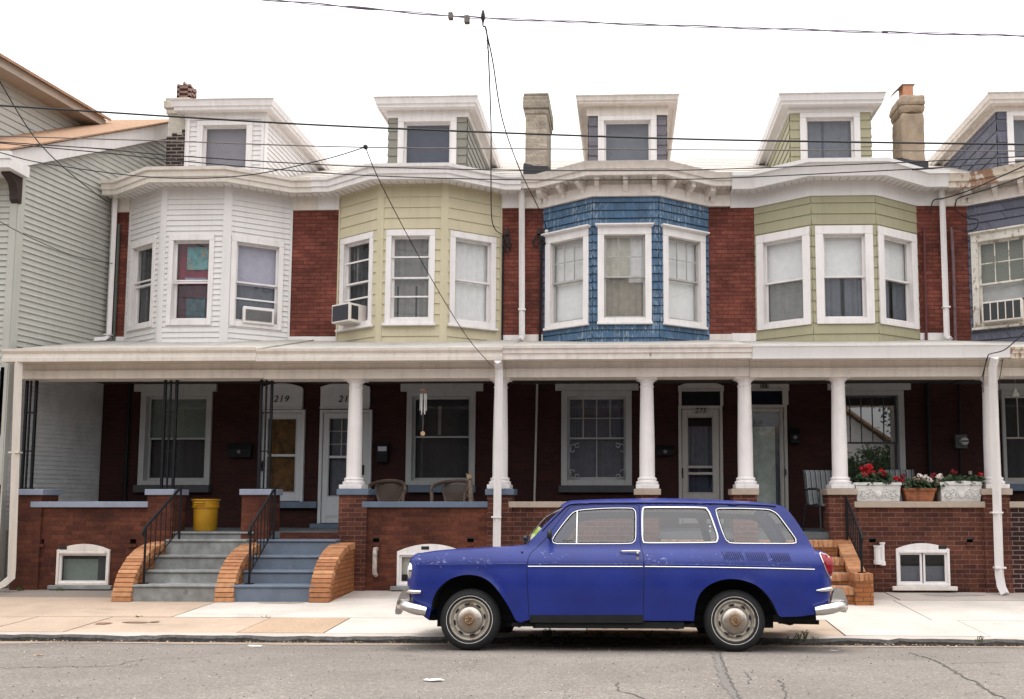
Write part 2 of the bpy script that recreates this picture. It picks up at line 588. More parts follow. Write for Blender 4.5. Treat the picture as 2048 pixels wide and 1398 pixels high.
def slab(name, c, speck=0.15, stain=0.25, grain=90):
    N = NT(name)
    p = N.pos()
    col = N.mix(N.ramp(N.noise(p, 1.1, 7, 0.65), [(0.3, 0), (0.72, 1)]), mul(c, 0.82), mul(c, 1.1))
    col = N.mix(1.0, col, N.ramp(N.noise(p, grain, 3, 0.7), [(0.3, 1 - speck), (0.7, 1 + speck)]), 'MULTIPLY')
    st = N.ramp(N.noise(N.pos((0.6, 1.6, 1)), 1.6, 7, 0.7), [(0.55, 0), (0.7, 1)])
    col = N.mix(N.math('MULTIPLY', st, stain), col, mul(c, 0.45))
    dots = N.ramp(N.noise(p, 14, 3), [(0.68, 0), (0.71, 1)])
    col = N.mix(N.math('MULTIPLY', dots, 0.6), col, mul(c, 0.4))
    N.l(col, N.b.inputs["Base Color"])
    N.b.inputs["Roughness"].default_value = 0.9
    N.bump(N.noise(p, grain, 4), 0.25, 0.004)
    return N.mat

asph = asphalt()
s_white = slab("white_pavement_concrete", (0.50, 0.455, 0.41), 0.12, 0.36)
s_tan = slab("tan_pavement_concrete", (0.405, 0.31, 0.235), 0.16, 0.45)
s_pebble = slab("pebbly_tan_concrete", (0.385, 0.275, 0.19), 0.3, 0.2, 60)
s_dirty = slab("dirty_pavement_concrete", (0.235, 0.20, 0.17), 0.16, 0.5)
s_grey = slab("grey_pavement_concrete", (0.42, 0.37, 0.33), 0.1, 0.35)
kerbm = slab("worn_kerb_stone", (0.06, 0.056, 0.053), 0.6, 0.7, 18)
dirtm = slab("gutter_dirt", (0.30, 0.235, 0.185), 0.4, 0.4, 50)
jointm = plain("joint_dirt", (0.09, 0.075, 0.06), 0.95, 0.2, 20)

mb = MB()
ys = [-60, -20, 0, 3, 5, 6, 7, 7.25, 7.5, 7.75, 8, 8.5, 9, 9.5, CURB_Y + 0.06]
xs = [-160, -40, -20, -12, -8, -4, 0, 4, 8, 12, 20, 40, 160]
g = [[(x, y, road_z(y)) for x in xs] for y in ys]
for i in range(len(ys) - 1):
    for j in range(len(xs) - 1):
        mb.quad(g[i][j], g[i][j + 1], g[i + 1][j + 1], g[i + 1][j])
struct(mb.build("road", asph), "worn grey asphalt street with cracks")

# ground beyond and under everything, a single sheet below the road
mb = MB()
mb.quad((-300, -200, -0.9), (300, -200, -0.9), (300, 300, -0.9), (-300, 300, -0.9))
struct(mb.build("ground", jointm), "earth under the street and houses")

# long cracks and a tarred seam, as they run in the surface
tarm = plain("tarred_crack", (0.085, 0.078, 0.072), 0.9, 0.3, 20)
patchm = slab("darker_asphalt_patch", (0.15, 0.137, 0.126), 0.3, 0.3, 80)
def ground_px(px, py):
    d = ray(px, py)
    lo, hi = 2.0, 14.0
    for _ in range(50):
        m = (lo + hi) / 2
        if EYE + d.z * (m / d.y) > road_z(m):
            lo = m
        else:
            hi = m
    return (d.x * lo / d.y, lo)
def crack(pts, wd, name, m, label, jit=0.02, lift=0.004):
    w_ = [Vector(ground_px(*p)) for p in pts]
    fine = []
    for a, b in zip(w_, w_[1:]):
        k = max(2, int((b - a).length / 0.05))
        for i in range(k):
            fine.append(a.lerp(b, i / k) + Vector((random.uniform(-jit, jit), random.uniform(-jit, jit))))
    fine.append(w_[-1])
    q = MB()
    for i in range(len(fine) - 1):
        a, b = fine[i], fine[i + 1]
        n = Vector((-(b - a).y, (b - a).x)).normalized()
        wa, wb = wd * random.uniform(0.5, 1.3), wd * random.uniform(0.5, 1.3)
        q.quad(*[(p.x, p.y, road_z(p.y) + lift) for p in (a - n * wa, a + n * wa, b + n * wb, b - n * wb)], 0)
    struct(q.build(name, m, recalc=False), label)
crack([(1428, 1304), (1437, 1320), (1440, 1342), (1455, 1372), (1478, 1398), (1490, 1420)], 0.035, "road_patch", patchm, "dark tarred seam in the asphalt", 0.012, 0.003)
crack([(1440, 1305), (1447, 1330), (1460, 1360), (1474, 1385), (1486, 1420)], 0.006, "road_crack", tarm, "crack running towards the viewer", 0.012, 0.006)
crack([(1820, 1306), (1860, 1318), (1905, 1342), (1960, 1370), (2010, 1400)], 0.010, "road_crack", tarm, "diagonal crack at the right")
crack([(1880, 1328), (1950, 1326), (2012, 1325)], 0.006, "road_crack", tarm, "short level crack at the right")
crack([(1490, 1345), (1500, 1362), (1498, 1368)], 0.005, "road_crack", tarm, "short crack right of the seam")
crack([(1232, 1365), (1236, 1380), (1262, 1388), (1290, 1400)], 0.006, "road_crack", tarm, "short crack in front of the car")
crack([(1560, 1360), (1566, 1378), (1572, 1400)], 0.006, "road_crack", tarm, "short crack behind the rear wheel")
crack([(-10, 1336), (110, 1334), (225, 1332), (300, 1318)], 0.006, "road_crack", tarm, "long level crack at the left", 0.03)

# gutter dirt strip
mb = MB()
n = 150
pts = []
for i in range(n + 1):
    x = -14 + 28 * i / n
    wd = 0.30 + 0.10 * math.sin(x * 1.3) + random.uniform(-0.05, 0.05)
    if x < -6.5:
        wd += 0.18
    pts.append((x, wd))
for i in range(n):
    for a, b, lift in ((0, 1, 0),):
        (x0, w0), (x1, w1) = pts[i], pts[i + 1]
        y0, y1 = CURB_Y + 0.05, CURB_Y + 0.05
        mb.quad((x0, y0 - w0, road_z(y0 - w0) + 0.004), (x1, y1 - w1, road_z(y1 - w1) + 0.004), (x1, y1, road_z(y1) + 0.008), (x0, y0, road_z(y0) + 0.008))
struct(mb.build("gutter_dirt", dirtm), "dusty grit along the kerb")

# kerb with a chipped uneven edge
mb = MB()
n = 260
rows = []
for i in range(n + 1):
    x = -15 + 30 * i / n
    ch = 0.035 * max(0, math.sin(x * 2.1 + 1) * math.sin(x * 5.3)) + random.uniform(0, 0.016)
    if random.random() < 0.06:
        ch += 0.02
    zt = walk_z(CURB_Y) + 0.002
    rows.append([(x, CURB_Y + 0.01 + random.uniform(-0.008, 0.008), road_z(CURB_Y) - 0.05), (x, CURB_Y + random.uniform(-0.006, 0.006), zt - 0.02 - ch),
                 (x, CURB_Y + 0.03 + random.uniform(0, 0.02), zt - ch * 0.4), (x, CURB_Y + 0.17, zt + 0.004)])
for i in range(n):
    for j in range(3):
        mb.quad(rows[i][j], rows[i + 1][j], rows[i + 1][j + 1], rows[i][j + 1], 1 if j == 2 else 0)
struct(mb.build("kerb", [kerbm, s_grey]), "low chipped stone kerb")

# pavement slabs: two rows with open joints over a dirty bed
Y0, YM, Y1 = CURB_Y + 0.17, 10.98, 13.45
mb = MB()
mb.quad((-160, Y0, walk_z(Y0) - 0.012), (160, Y0, walk_z(Y0) - 0.012), (160, 15.6, walk_z(15.6) - 0.012), (-160, 15.6, walk_z(15.6) - 0.012), 5)
def slab_row(ya, yb, xs_, mats_):
    for i in range(len(xs_) - 1):
        g_ = 0.009
        a, b = xs_[i] + g_, xs_[i + 1] - g_
        z = random.uniform(-0.003, 0.003)
        nx = max(1, int((b - a) / 1.0))
        mb.hexa([(a, ya + g_, walk_z(ya) - 0.03), (b, ya + g_, walk_z(ya) - 0.03), (b, yb - g_, walk_z(yb) - 0.03), (a, yb - g_, walk_z(yb) - 0.03)],
                [(a, ya + g_, walk_z(ya) + z), (b, ya + g_, walk_z(ya) + z), (b, yb - g_, walk_z(yb) + z), (a, yb - g_, walk_z(yb) + z)], mats_[i])
slab_row(Y0, YM, [-160, -20, -10, -7.4, -6.45, -4.43, -3.43, -1.9, -0.45, 1.05, 2.45, 4.05, 5.6, 7.2, 12, 160], [3, 1, 1, 1, 1, 2, 0, 0, 1, 1, 0, 0, 0, 0, 4])
slab_row(YM, 12.55, [-160, -20, -9.2, -5.7, -2.35, -0.9, 0.6, 2.1, 3.75, 5.55, 7.3, 12, 160], [3, 3, 1, 0, 0, 0, 0, 0, 0, 0, 0, 4])
slab_row(12.55, Y1, [-160, -20, -9.2, -5.7, -2.7, -0.9, 0.6, 2.1, 3.85, 5.55, 7.3, 12, 160], [3, 3, 3, 4, 4, 4, 4, 4, 4, 4, 4, 4])
struct(mb.build("pavement", [s_white, s_tan, s_pebble, s_dirty, s_grey, jointm]), "concrete pavement of pale and tan slabs")

# old marks on the pavement: rust rings, cracks, patches
def mark(px, py, rx, ry, m, label, seed):
    rnd = random.Random(seed)
    d = ray(px, py)
    lo, hi = 9.5, 14.0
    for _ in range(50):
        t = (lo + hi) / 2
        if EYE + d.z * (t / d.y) > walk_z(t):
            lo = t
        else:
            hi = t
    x, y = d.x * lo / d.y, lo
    q = MB()
    ring = []
    for k in range(18):
        a = k * math.pi / 9
        r = rnd.uniform(0.75, 1.1)
        xx, yy = x + math.cos(a) * rx * r, y + math.sin(a) * ry * r
        ring.append((xx, yy, walk_z(yy) + 0.007))
    q.add(ring, [list(range(18))])
    struct(q.build("pavement_stain", m, recalc=False), label)
rustst = slab("rust_stain", (0.26, 0.16, 0.10), 0.3, 0.5, 60)
greyst = slab("grey_stain", (0.33, 0.275, 0.225), 0.2, 0.3, 60)
mark(207, 1247, 0.10, 0.07, rustst, "rusty mark on the tan pavement", 1)
mark(270, 1245, 0.17, 0.05, rustst, "longer rusty mark on the tan pavement", 2)
mark(310, 1244, 0.06, 0.05, rustst, "small rusty mark on the tan pavement", 3)
mark(560, 1206, 0.35, 0.05, greyst, "dirt line before the blue steps", 6)
mark(1900, 1190, 0.5, 0.16, slab("damp_stain", (0.31, 0.275, 0.245), 0.15, 0.3, 60), "damp stain below the right downspout", 7)

# ------------------------------------------------------------------ houses
YB, YF = 15.4, 13.3                    # brick back wall, porch front wall
YBAY = YB - 0.58
YEAVE = YBAY - 0.28
FLOOR = 0.885

def drape(mb_, x0, x1, y, z0, z1, m, waves=5, amp=0.012):
    n_ = max(2, waves * 6)
    vs, fs = [], []
    ph = random.uniform(0, 6)
    for i in range(n_ + 1):
        t = i / n_
        o = amp * math.sin(t * waves * 2 * math.pi + ph) + amp * 0.5 * math.sin(t * waves * 3.3 + ph)
        vs += [(x0 + (x1 - x0) * t, y + o, z0), (x0 + (x1 - x0) * t, y + o, z1)]
    for i in range(n_):
        fs.append((2 * i, 2 * i + 2, 2 * i + 3, 2 * i + 1))
    mb_.add(vs, fs, m, True)

def window(parent, M, w_, z0, z1, trim=(0.085, 0.11, 0.10), tmat=None, smat=None, head=0.0, sill=0.05, meet=0.5, muntin=(1, 1), lower=(1, 1),
           bars=(), cover=(), depth=0.3, rec=0.05, lug=0.03, label=None, storm=(), gmat=None, capm=False, botm=0.05):
    """double-hung window in local axes: x along the wall, y inward, z up. trim = (side, top, bottom) board widths"""
    tmat, smat = tmat or white, smat or white
    ts, tt, tb = trim
    t = MB(M)
    pr = -0.035
    t.box(0, ts, pr, 0.012, z0, z1 - tt)
    t.box(w_ - ts, w_, pr, 0.012, z0, z1 - tt)
    t.box(0, w_, pr - 0.002, 0.012, z1 - tt, z1)
    t.box(ts, w_ - ts, pr, 0.012, z0, z0 + tb)
    if sill:
        t.box(-lug, w_ + lug, pr - sill, 0.01, z0 - 0.03, z0 + 0.012)
    if head:
        t.box(-head * 0.6, w_ + head * 0.6, pr - head, 0.01, z1 + 0.02, z1 + 0.05)
        t.hexa([(-0.01, pr - 0.01, z1), (w_ + 0.01, pr - 0.01, z1), (w_ + 0.01, 0.01, z1), (-0.01, 0.01, z1)],
               [(-head * 0.5, pr - head * 0.85, z1 + 0.02), (w_ + head * 0.5, pr - head * 0.85, z1 + 0.02), (w_ + head * 0.5, 0.01, z1 + 0.02), (-head * 0.5, 0.01, z1 + 0.02)])
    a, b, c, d = ts, w_ - ts, z0 + tb, z1 - tt
    # jambs and the dark room behind
    t.box(a - 0.02, a, 0.012, rec + 0.09, c, d)
    t.box(b, b + 0.02, 0.012, rec + 0.09, c, d)
    t.box(a, b, 0.012, rec + 0.09, d, d + 0.02)
    t.box(a, b, 0.012, rec + 0.09, c - 0.02, c)
    yb = rec + 0.09
    e = 0.02
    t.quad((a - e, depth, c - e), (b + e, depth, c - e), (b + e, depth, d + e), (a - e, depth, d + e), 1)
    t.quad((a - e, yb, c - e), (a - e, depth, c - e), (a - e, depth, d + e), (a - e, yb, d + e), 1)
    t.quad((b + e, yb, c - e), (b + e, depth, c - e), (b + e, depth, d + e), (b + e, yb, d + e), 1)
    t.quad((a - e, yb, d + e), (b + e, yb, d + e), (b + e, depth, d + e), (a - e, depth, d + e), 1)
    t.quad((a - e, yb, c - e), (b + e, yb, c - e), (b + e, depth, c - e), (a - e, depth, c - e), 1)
    wo = t.build("window", [tmat, dark], parent, bevel=0.004, seg=1)
    if label:
        wo["label"] = label
    # sashes
    fr = 0.035
    mz = c + (d - c) * (1 - meet)
    gl = MB(M)
    for nm, (sa, sb, yy, mn) in (("up", (mz - 0.012, d, rec, muntin)), ("low", (c, mz + 0.018, rec + 0.035, lower))):
        s_ = MB(M)
        s_.box(a, a + fr, yy, yy + 0.03, sa, sb)
        s_.box(b - fr, b, yy, yy + 0.03, sa, sb)
        s_.box(a + fr, b - fr, yy, yy + 0.03, sb - (fr if nm == "up" else 0.03), sb)
        s_.box(a + fr, b - fr, yy, yy + 0.03, sa, sa + (0.03 if nm == "up" else botm))
        nc, nr = mn
        for i in range(1, nc):
            x = a + fr + (b - a - 2 * fr) * i / nc
            s_.box(x - 0.008, x + 0.008, yy + 0.004, yy + 0.026, sa + 0.03, sb - 0.03)
        for i in range(1, nr):
            z = sa + 0.03 + (sb - sa - 0.06) * i / nr
            s_.box(a + fr, b - fr, yy + 0.006, yy + 0.024, z - 0.008, z + 0.008)
        s_.build("sash", smat, wo)
        gl.quad((a + fr, yy + 0.015, sa), (b - fr, yy + 0.015, sa), (b - fr, yy + 0.015, sb), (a + fr, yy + 0.015, sb))
    if storm:
        s_ = MB(M)
        for fz in storm:
            z = c + (d - c) * fz
            s_ = MB(M)
            s_.box(a, b, rec - 0.03, rec - 0.008, z - 0.013, z + 0.013)
            s_.build("storm_bar", smat, wo)
    gl.build("glass", gmat or winglass, wo, recalc=False)
    for k, (fx0, fx1, fz0, fz1, m, wv) in enumerate(cover):
        q = MB(M)
        drape(q, a + (b - a) * fx0, a + (b - a) * fx1, rec + 0.10 + 0.012 * k, c + (d - c) * fz0, c + (d - c) * fz1, 0, max(wv, 1), 0.012 if wv else 0.0)
        q.build("shade" if not wv else "curtain", m, wo)
    return wo

def frame(p, q):
    """local axes along plan segment p->q (x right, y inward, z up)"""
    d = (Vector(q) - Vector(p)).normalized()
    return Matrix(((d.x, -d.y, 0, p[0]), (d.y, d.x, 0, p[1]), (0, 0, 1, 0), (0, 0, 0, 1)))

def lap(mb_, M, u0, u1, zb, zt, course, z_ref, hole=None, m=0, d=0.016, wob=True):
    """lapped boards on a wall facet, cut round an opening (u0,u1,z0,z1)"""
    old, mb_.M = mb_.M, M
    k0 = math.floor((zb - z_ref) / course)
    k = k0
    while z_ref + k * course < zt:
        a = max(z_ref + k * course, zb)
        b = min(z_ref + (k + 1) * course, zt)
        cuts = [a, b]
        if hole:
            cuts += [z for z in (hole[2], hole[3]) if a < z < b]
        cuts.sort()
        base = z_ref + k * course
        j0, j1 = random.uniform(-0.0028, 0.0028), random.uniform(-0.0028, 0.0028)
        jz = lambda s_: (j0 + (j1 - j0) * (s_ - u0) / max(u1 - u0, 1e-6)) if wob else 0.0
        off = lambda z: -d * (1 - (z - base) / course)
        for i in range(len(cuts) - 1):
            za, zc = cuts[i], cuts[i + 1]
            spans = [(u0, u1)]
            if hole and hole[2] <= (za + zc) / 2 <= hole[3]:
                spans = [(u0, hole[0]), (hole[1], u1)]
            for s0, s1 in spans:
                if s1 - s0 < 0.003:
                    continue
                low = abs(za - base) < 1e-6
                e0, e1 = (jz(s0), jz(s1)) if low else (0.0, 0.0)
                mb_.quad((s0, off(za), za + e0), (s1, off(za), za + e1), (s1, off(zc), zc + 0.003), (s0, off(zc), zc + 0.003), m)
                if low:
                    mb_.quad((s0, off(za), za + e0), (s1, off(za), za + e1), (s1, 0.004, za + e1), (s0, 0.004, za + e0), m)
        k += 1
    mb_.M = old

def text(body, x, y, z, size, mat_, parent, shear=0.0, name="house_number", ext=0.004, spacing=1.0, bold=0.0):
    cu = bpy.data.curves.new(name, 'FONT')
    cu.body = body
    cu.size = size
    cu.extrude = ext
    cu.align_x = 'CENTER'
    cu.align_y = 'CENTER'
    cu.shear = shear
    cu.offset = bold
    cu.space_character = spacing
    cu.materials.append(mat_)
    o = bpy.data.objects.new(name, cu)
    COL.objects.link(o)
    r = parent
    while r.parent is not None:
        r = r.parent
    o.location = Vector((x, y, z)) - ORIG.get(r.name, Vector((0, 0, 0)))
    o.rotation_euler = (rad(90), 0, 0)
    o.parent = parent
    dg = bpy.context.evaluated_depsgraph_get()
    me = bpy.data.meshes.new_from_object(o.evaluated_get(dg))
    m = bpy.data.objects.new(name, me)
    if not me.materials:
        me.materials.append(mat_)
    loc, rot = o.location.copy(), o.rotation_euler.copy()
    bpy.data.objects.remove(o)
    m.name = name
    m.location, m.rotation_euler = loc, rot
    COL.objects.link(m)
    m.parent = parent
    return m

def column(house, px, wpx=30, m=white):
    """round porch column with square cap and plinth; px = centre in the photo"""
    Y = YF + 0.17
    x = PX_(px, Y, 860)
    zt, zb = PZ_(753, YF), PZ_(978, YF) + 0.004
    r = 0.118
    h = zt - zb
    q = MB()
    q.box(x - 0.175, x + 0.175, Y - 0.175, Y + 0.175, zb, zb + 0.065)
    q.box(x - 0.155, x + 0.155, Y - 0.155, Y + 0.155, zt - 0.045, zt)
    q.box(x - 0.17, x + 0.17, Y - 0.17, Y + 0.17, zt - 0.022, zt - 0.001)
    q.lathe((x, Y, zb), [(0.165, 0.065), (0.172, 0.085), (0.168, 0.112), (0.145, 0.12), (0.142, 0.135), (0.15, 0.15), (0.143, 0.168), (r + 0.004, 0.175), (r, 0.2),
                          (r * 0.985, h * 0.4), (r * 0.86, h - 0.17), (r * 0.86, h - 0.16), (r * 0.94, h - 0.155), (r * 0.94, h - 0.14), (r * 0.85, h - 0.135), (r * 0.84, h - 0.1),
                          (r * 0.95, h - 0.075), (r * 1.2, h - 0.055), (r * 1.22, h - 0.045)], 28)
    return q.build("column", m, house, bevel=0.004, seg=1, angle=30)

def pedestal(house, px0, px1, bm_, cm, ztop=None):
    x0, x1 = PX_(px0, YF, 1050), PX_(px1, YF, 1050)
    zc0, zc1 = PZ_(990, YF), PZ_(978, YF)
    q = MB()
    q.box(x0, x1, YF - 0.035, YF + 0.36, walk_z(YF) - 0.1, zc0)
    o = q.build("pedestal", bm_, house)
    q = MB()
    q.box(x0 - 0.03, x1 + 0.03, YF - 0.07, YF + 0.40, zc0, zc1)
    q.build("pedestal_cap", cm, o, bevel=0.008)
    return x0, x1

def porch_wall(house, px0, px1, bm_, cm, base=None, vents=(), zcap=(1015, 1003)):
    """low brick wall between pedestals, with its cap and cellar window opening. base = opening (px0,px1,py_top,py_bottom)"""
    x0, x1 = PX_(px0, YF, 1050), PX_(px1, YF, 1050)
    zc0, zc1 = PZ_(zcap[0], YF), PZ_(zcap[1], YF)
    zb = walk_z(YF) - 0.05
    holes = []
    if base:
        bx0, bz1 = P(base[0], base[2], YF)
        bx1, bz0 = P(base[1], base[3], YF)
        holes.append((bx0, bx1, bz0, bz1))
    for vx, vy in vents:
        a, b = P(vx, vy, YF)
        holes.append((a - 0.05, a + 0.05, b - 0.035, b + 0.035))
    q = MB()
    wall_holes(q, x0, x1, zb, zc0, YF, holes)
    wall_holes(q, x0, x1, zb, zc0, YF + 0.22, holes)
    for h in holes:
        q.quad((h[0], YF, h[2]), (h[0], YF + .22, h[2]), (h[0], YF + .22, h[3]), (h[0], YF, h[3]))
        q.quad((h[1], YF, h[2]), (h[1], YF + .22, h[2]), (h[1], YF + .22, h[3]), (h[1], YF, h[3]))
        q.quad((h[0], YF, h[3]), (h[1], YF, h[3]), (h[1], YF + .22, h[3]), (h[0], YF + .22, h[3]))
        q.quad((h[0], YF, h[2]), (h[1], YF, h[2]), (h[1], YF + .22, h[2]), (h[0], YF + .22, h[2]))
    for (vx, vy), h in zip(vents, holes[1 if base else 0:]):
        q.box(h[0] - 0.012, h[1] + 0.012, YF - 0.03, YF + 0.01, h[2] - 0.05, h[2] - 0.006)
        q.quad((h[0], YF + 0.12, h[2]), (h[1], YF + 0.12, h[2]), (h[1], YF + 0.12, h[3]), (h[0], YF + 0.12, h[3]), 1)
    wo = q.build("porch_wall", [bm_, dark], house)
    q = MB()
    q.box(x0 + 0.002, x1 - 0.002, YF - 0.045, YF + 0.27, zc0, zc1)
    q.build("wall_cap", cm, wo, bevel=0.008)
    return holes[0] if base else None

def cellar_window(house, px0, px1, py_arch, py_top, py_bot, double=False, content=None, trimm=white, sillm=concrete, hole=(0.45, 0)):
    """cellar window with a segmental arched head board"""
    x0, z1 = P(px0, py_top, YF)
    x1, z0 = P(px1, py_bot, YF)
    za = PZ_(py_arch, YF)
    zs = z1 - 0.005
    q = MB()
    n_ = 14
    arc = [(x0 + (x1 - x0) * i / n_, zs + (za - zs) * (1 - (2 * i / n_ - 1) ** 2)) for i in range(n_ + 1)]
    q.prism([(x0, z1 - 0.03)] + arc + [(x1, z1 - 0.03)], YF - 0.03, YF + 0.02)
    zt = z1 - 0.03
    fw = 0.036
    q.box(x0, x0 + fw, YF - 0.03, YF + 0.06, z0, zt)
    q.box(x1 - fw, x1, YF - 0.03, YF + 0.06, z0, zt)
    q.box(x0 + fw, x1 - fw, YF - 0.03, YF + 0.06, z0, z0 + fw)
    q.box(x0 + fw, x1 - fw, YF - 0.034, YF + 0.06, zt - fw * 0.9, zt)
    hx = x0 + (x1 - x0) * hole[0]
    if hole[1]:
        q.box(hx - 0.06, hx + 0.06, YF - 0.036, YF - 0.02, za - 0.085, za - 0.035, 1)
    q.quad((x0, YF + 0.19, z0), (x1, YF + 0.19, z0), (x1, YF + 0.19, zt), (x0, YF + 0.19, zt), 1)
    wo = q.build("cellar_window", [trimm, dark], house, bevel=0.004, seg=1)
    wo["label"] = "low cellar window with a white arched head"
    a, b, c, d = x0 + fw, x1 - fw, z0 + fw, zt - fw * 0.9
    s_ = MB()
    sf = 0.028
    xs_ = [(a, (a + b) / 2 - 0.01), ((a + b) / 2 + 0.01, b)] if double else [(a, b)]
    for p, r in xs_:
        s_.box(p, p + sf, YF + 0.0, YF + 0.03, c, d)
        s_.box(r - sf, r, YF + 0.0, YF + 0.03, c, d)
        s_.box(p + sf, r - sf, YF + 0.0, YF + 0.03, c, c + sf)
        s_.box(p + sf, r - sf, YF + 0.0, YF + 0.03, d - sf, d)
    s_.build("sash", white, wo)
    g_ = MB()
    g_.quad((a, YF + 0.02, c), (b, YF + 0.02, c), (b, YF + 0.02, d), (a, YF + 0.02, d))
    g_.build("glass", winglass, wo)
    for fx0, fx1, fz0, fz1, m in content or ():
        g_ = MB()
        g_.box(a + (b - a) * fx0, a + (b - a) * fx1, YF + 0.1, YF + 0.12, c + (d - c) * fz0, c + (d - c) * fz1)
        g_.build("panel", m, wo)
    s_ = MB()
    s_.box(x0 - 0.08, x1 + 0.08, YF - 0.09, YF - 0.032, z0 - 0.06, z0)
    s_.build("sill", sillm, wo, bevel=0.006)

def downspout(house, pts, m=white, w_=0.085, straps=()):
    """square pipe along world points"""
    q = MB()
    q.tube(pts, w_ * 0.62, 4, 0)
    for p in straps:
        q.box(p[0] - w_ * 0.75, p[0] + w_ * 0.75, p[1] - w_ * 0.62, p[1] + 0.03, p[2] - 0.012, p[2] + 0.012)
    return q.build("downspout", m, house)

def conduit(house, pts, r=0.02, m=iron, name="conduit_pipe"):
    q = MB()
    q.tube(pts, r, 8)
    return q.build(name, m, house)

def house_shell(h, X0, X1, bay, eave_py, frieze_py, style, holes, roofm, gutm, sofm, porch):
    """brick wall, bay outline, soffit, gutter and roof of one row house; returns a dict of measures"""
    bx0, bx1 = PX_(bay[0], YB, 520), PX_(bay[1], YB, 520)
    cx, hw = (bx0 + bx1) / 2, (bx1 - bx0) / 2
    fh = hw * 0.382
    A, B, C, D = (bx0, YB), (cx - fh, YBAY), (cx + fh, YBAY), (bx1, YB)
    pxm = (bay[0] + bay[1]) / 2
    ov = 0.28
    zt, zb = PZ_(eave_py[0], YBAY - ov - 0.12, pxm), PZ_(eave_py[1], YBAY - ov - 0.1, pxm)
    zs = zb + 0.03                                       # soffit
    zfr = PZ_(frieze_py, YBAY - 0.02, pxm)               # bottom of the frieze on the bay
    path = [(X0, YB), A, B, C, D, (X1, YB)]
    # brick wall
    q = MB()
    wall_holes(q, X0, X1, 3.9, zs + 0.02, YB, [(bx0 + 0.12, bx1 - 0.12, 4.5, 6.55)])
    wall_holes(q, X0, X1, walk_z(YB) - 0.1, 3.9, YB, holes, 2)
    for (a0, b0, c0, d0) in ((X0 + 0.01, X1 - 0.01, walk_z(YB), zs),):
        yb_ = YB + 1.1
        q.quad((a0, yb_, c0), (b0, yb_, c0), (b0, yb_, d0), (a0, yb_, d0), 1)
        q.quad((a0, YB, d0), (b0, YB, d0), (b0, yb_, d0), (a0, yb_, d0), 1)
        q.quad((a0, YB, 4.2), (b0, YB, 4.2), (b0, yb_, 4.2), (a0, yb_, 4.2), 1)
        q.quad((a0, YB, c0), (a0, yb_, c0), (a0, yb_, d0), (a0, YB, d0), 1)
        q.quad((b0, YB, c0), (b0, yb_, c0), (b0, yb_, d0), (b0, YB, d0), 1)
    q.build("brick_wall", [brick_up, dark, brick_porch_shade], h)
    # soffit
    q = MB()
    q.sweep(path, [(0.0, zs), (ov, zs), (ov, zs + 0.012), (0.0, zs + 0.012)], 0)
    p2 = offset(path, ov * 0.98)
    p1 = offset(path, 0.02)
    for i in range(len(path) - 1):
        a, b, c, d = Vector(p1[i]), Vector(p1[i + 1]), Vector(p2[i]), Vector(p2[i + 1])
        k = max(1, int((b - a).length / 0.13))
        for j in range(k):
            u = (j + 0.5) / k
            s0, s1 = a.lerp(b, u), c.lerp(d, u)
            t = (b - a).normalized() * 0.006
            q.hexa([(s0.x - t.x, s0.y - t.y, zs - 0.006), (s0.x + t.x, s0.y + t.y, zs - 0.006), (s1.x + t.x, s1.y + t.y, zs - 0.006), (s1.x - t.x, s1.y - t.y, zs - 0.006)],
                   [(s0.x - t.x, s0.y - t.y, zs), (s0.x + t.x, s0.y + t.y, zs), (s1.x + t.x, s1.y + t.y, zs), (s1.x - t.x, s1.y - t.y, zs)], 1)
    q.build("soffit", [sofm, sashgrey], h)
    # gutter / cornice
    q = MB()
    hh = zt - zb
    if style == 'gutter':
        prof = [(ov - 0.02, zb), (ov + 0.055, zb), (ov + 0.06, zb + 0.3 * hh), (ov + 0.085, zb + 0.36 * hh), (ov + 0.09, zb + 0.72 * hh), (ov + 0.125, zb + 0.78 * hh), (ov + 0.13, zt), (ov - 0.02, zt - 0.02)]
    elif style == 'box':
        prof = [(ov - 0.02, zb), (ov + 0.05, zb), (ov + 0.06, zb + 0.25 * hh), (ov + 0.10, zb + 0.72 * hh), (ov + 0.105, zb + 0.74 * hh), (ov + 0.13, zb + 0.76 * hh), (ov + 0.13, zt), (ov - 0.02, zt - 0.02)]
    else:
        prof = [(ov - 0.02, zb), (ov + 0.03, zb), (ov + 0.035, zb + 0.42 * hh), (ov + 0.07, zb + 0.47 * hh), (ov + 0.07, zb + 0.55 * hh), (ov + 0.12, zb + 0.9 * hh), (ov + 0.13, zt), (ov - 0.02, zt - 0.02)]
    q.sweep(path, prof, 0)
    q.build("gutter", gutm, h)
    # roof: from the eave back to the ridge
    q = MB()
    ev = offset(path, ov - 0.03)
    YR, sl_ = 21.0, 0.48
    z0 = zt - 0.035
    zr = z0 + sl_ * (YR - YB)
    for i in range(len(ev) - 1):
        a, b = ev[i], ev[i + 1]
        q.quad((a[0], a[1], z0), (b[0], b[1], z0), (b[0], YB, z0 + 0.05), (a[0], YB, z0 + 0.05))
    nrow = 12
    for r in range(nrow):
        ya, yb_ = YB + (YR - YB) * r / nrow, YB + (YR - YB) * (r + 1) / nrow
        za, zb_ = z0 + 0.05 + (zr - z0 - 0.05) * r / nrow, z0 + 0.05 + (zr - z0 - 0.05) * (r + 1) / nrow
        q.quad((X0, ya, za + 0.015), (X1, ya, za + 0.015), (X1, yb_, zb_), (X0, yb_, zb_))
        q.quad((X0, ya, za + 0.015), (X1, ya, za + 0.015), (X1, ya, za - 0.01), (X0, ya, za - 0.01))
    q.quad((X0, YR, zr), (X1, YR, zr), (X1, YR + 6, zr - 2.2), (X0, YR + 6, zr - 2.2))
    ro = q.build("roof", roofm, h)
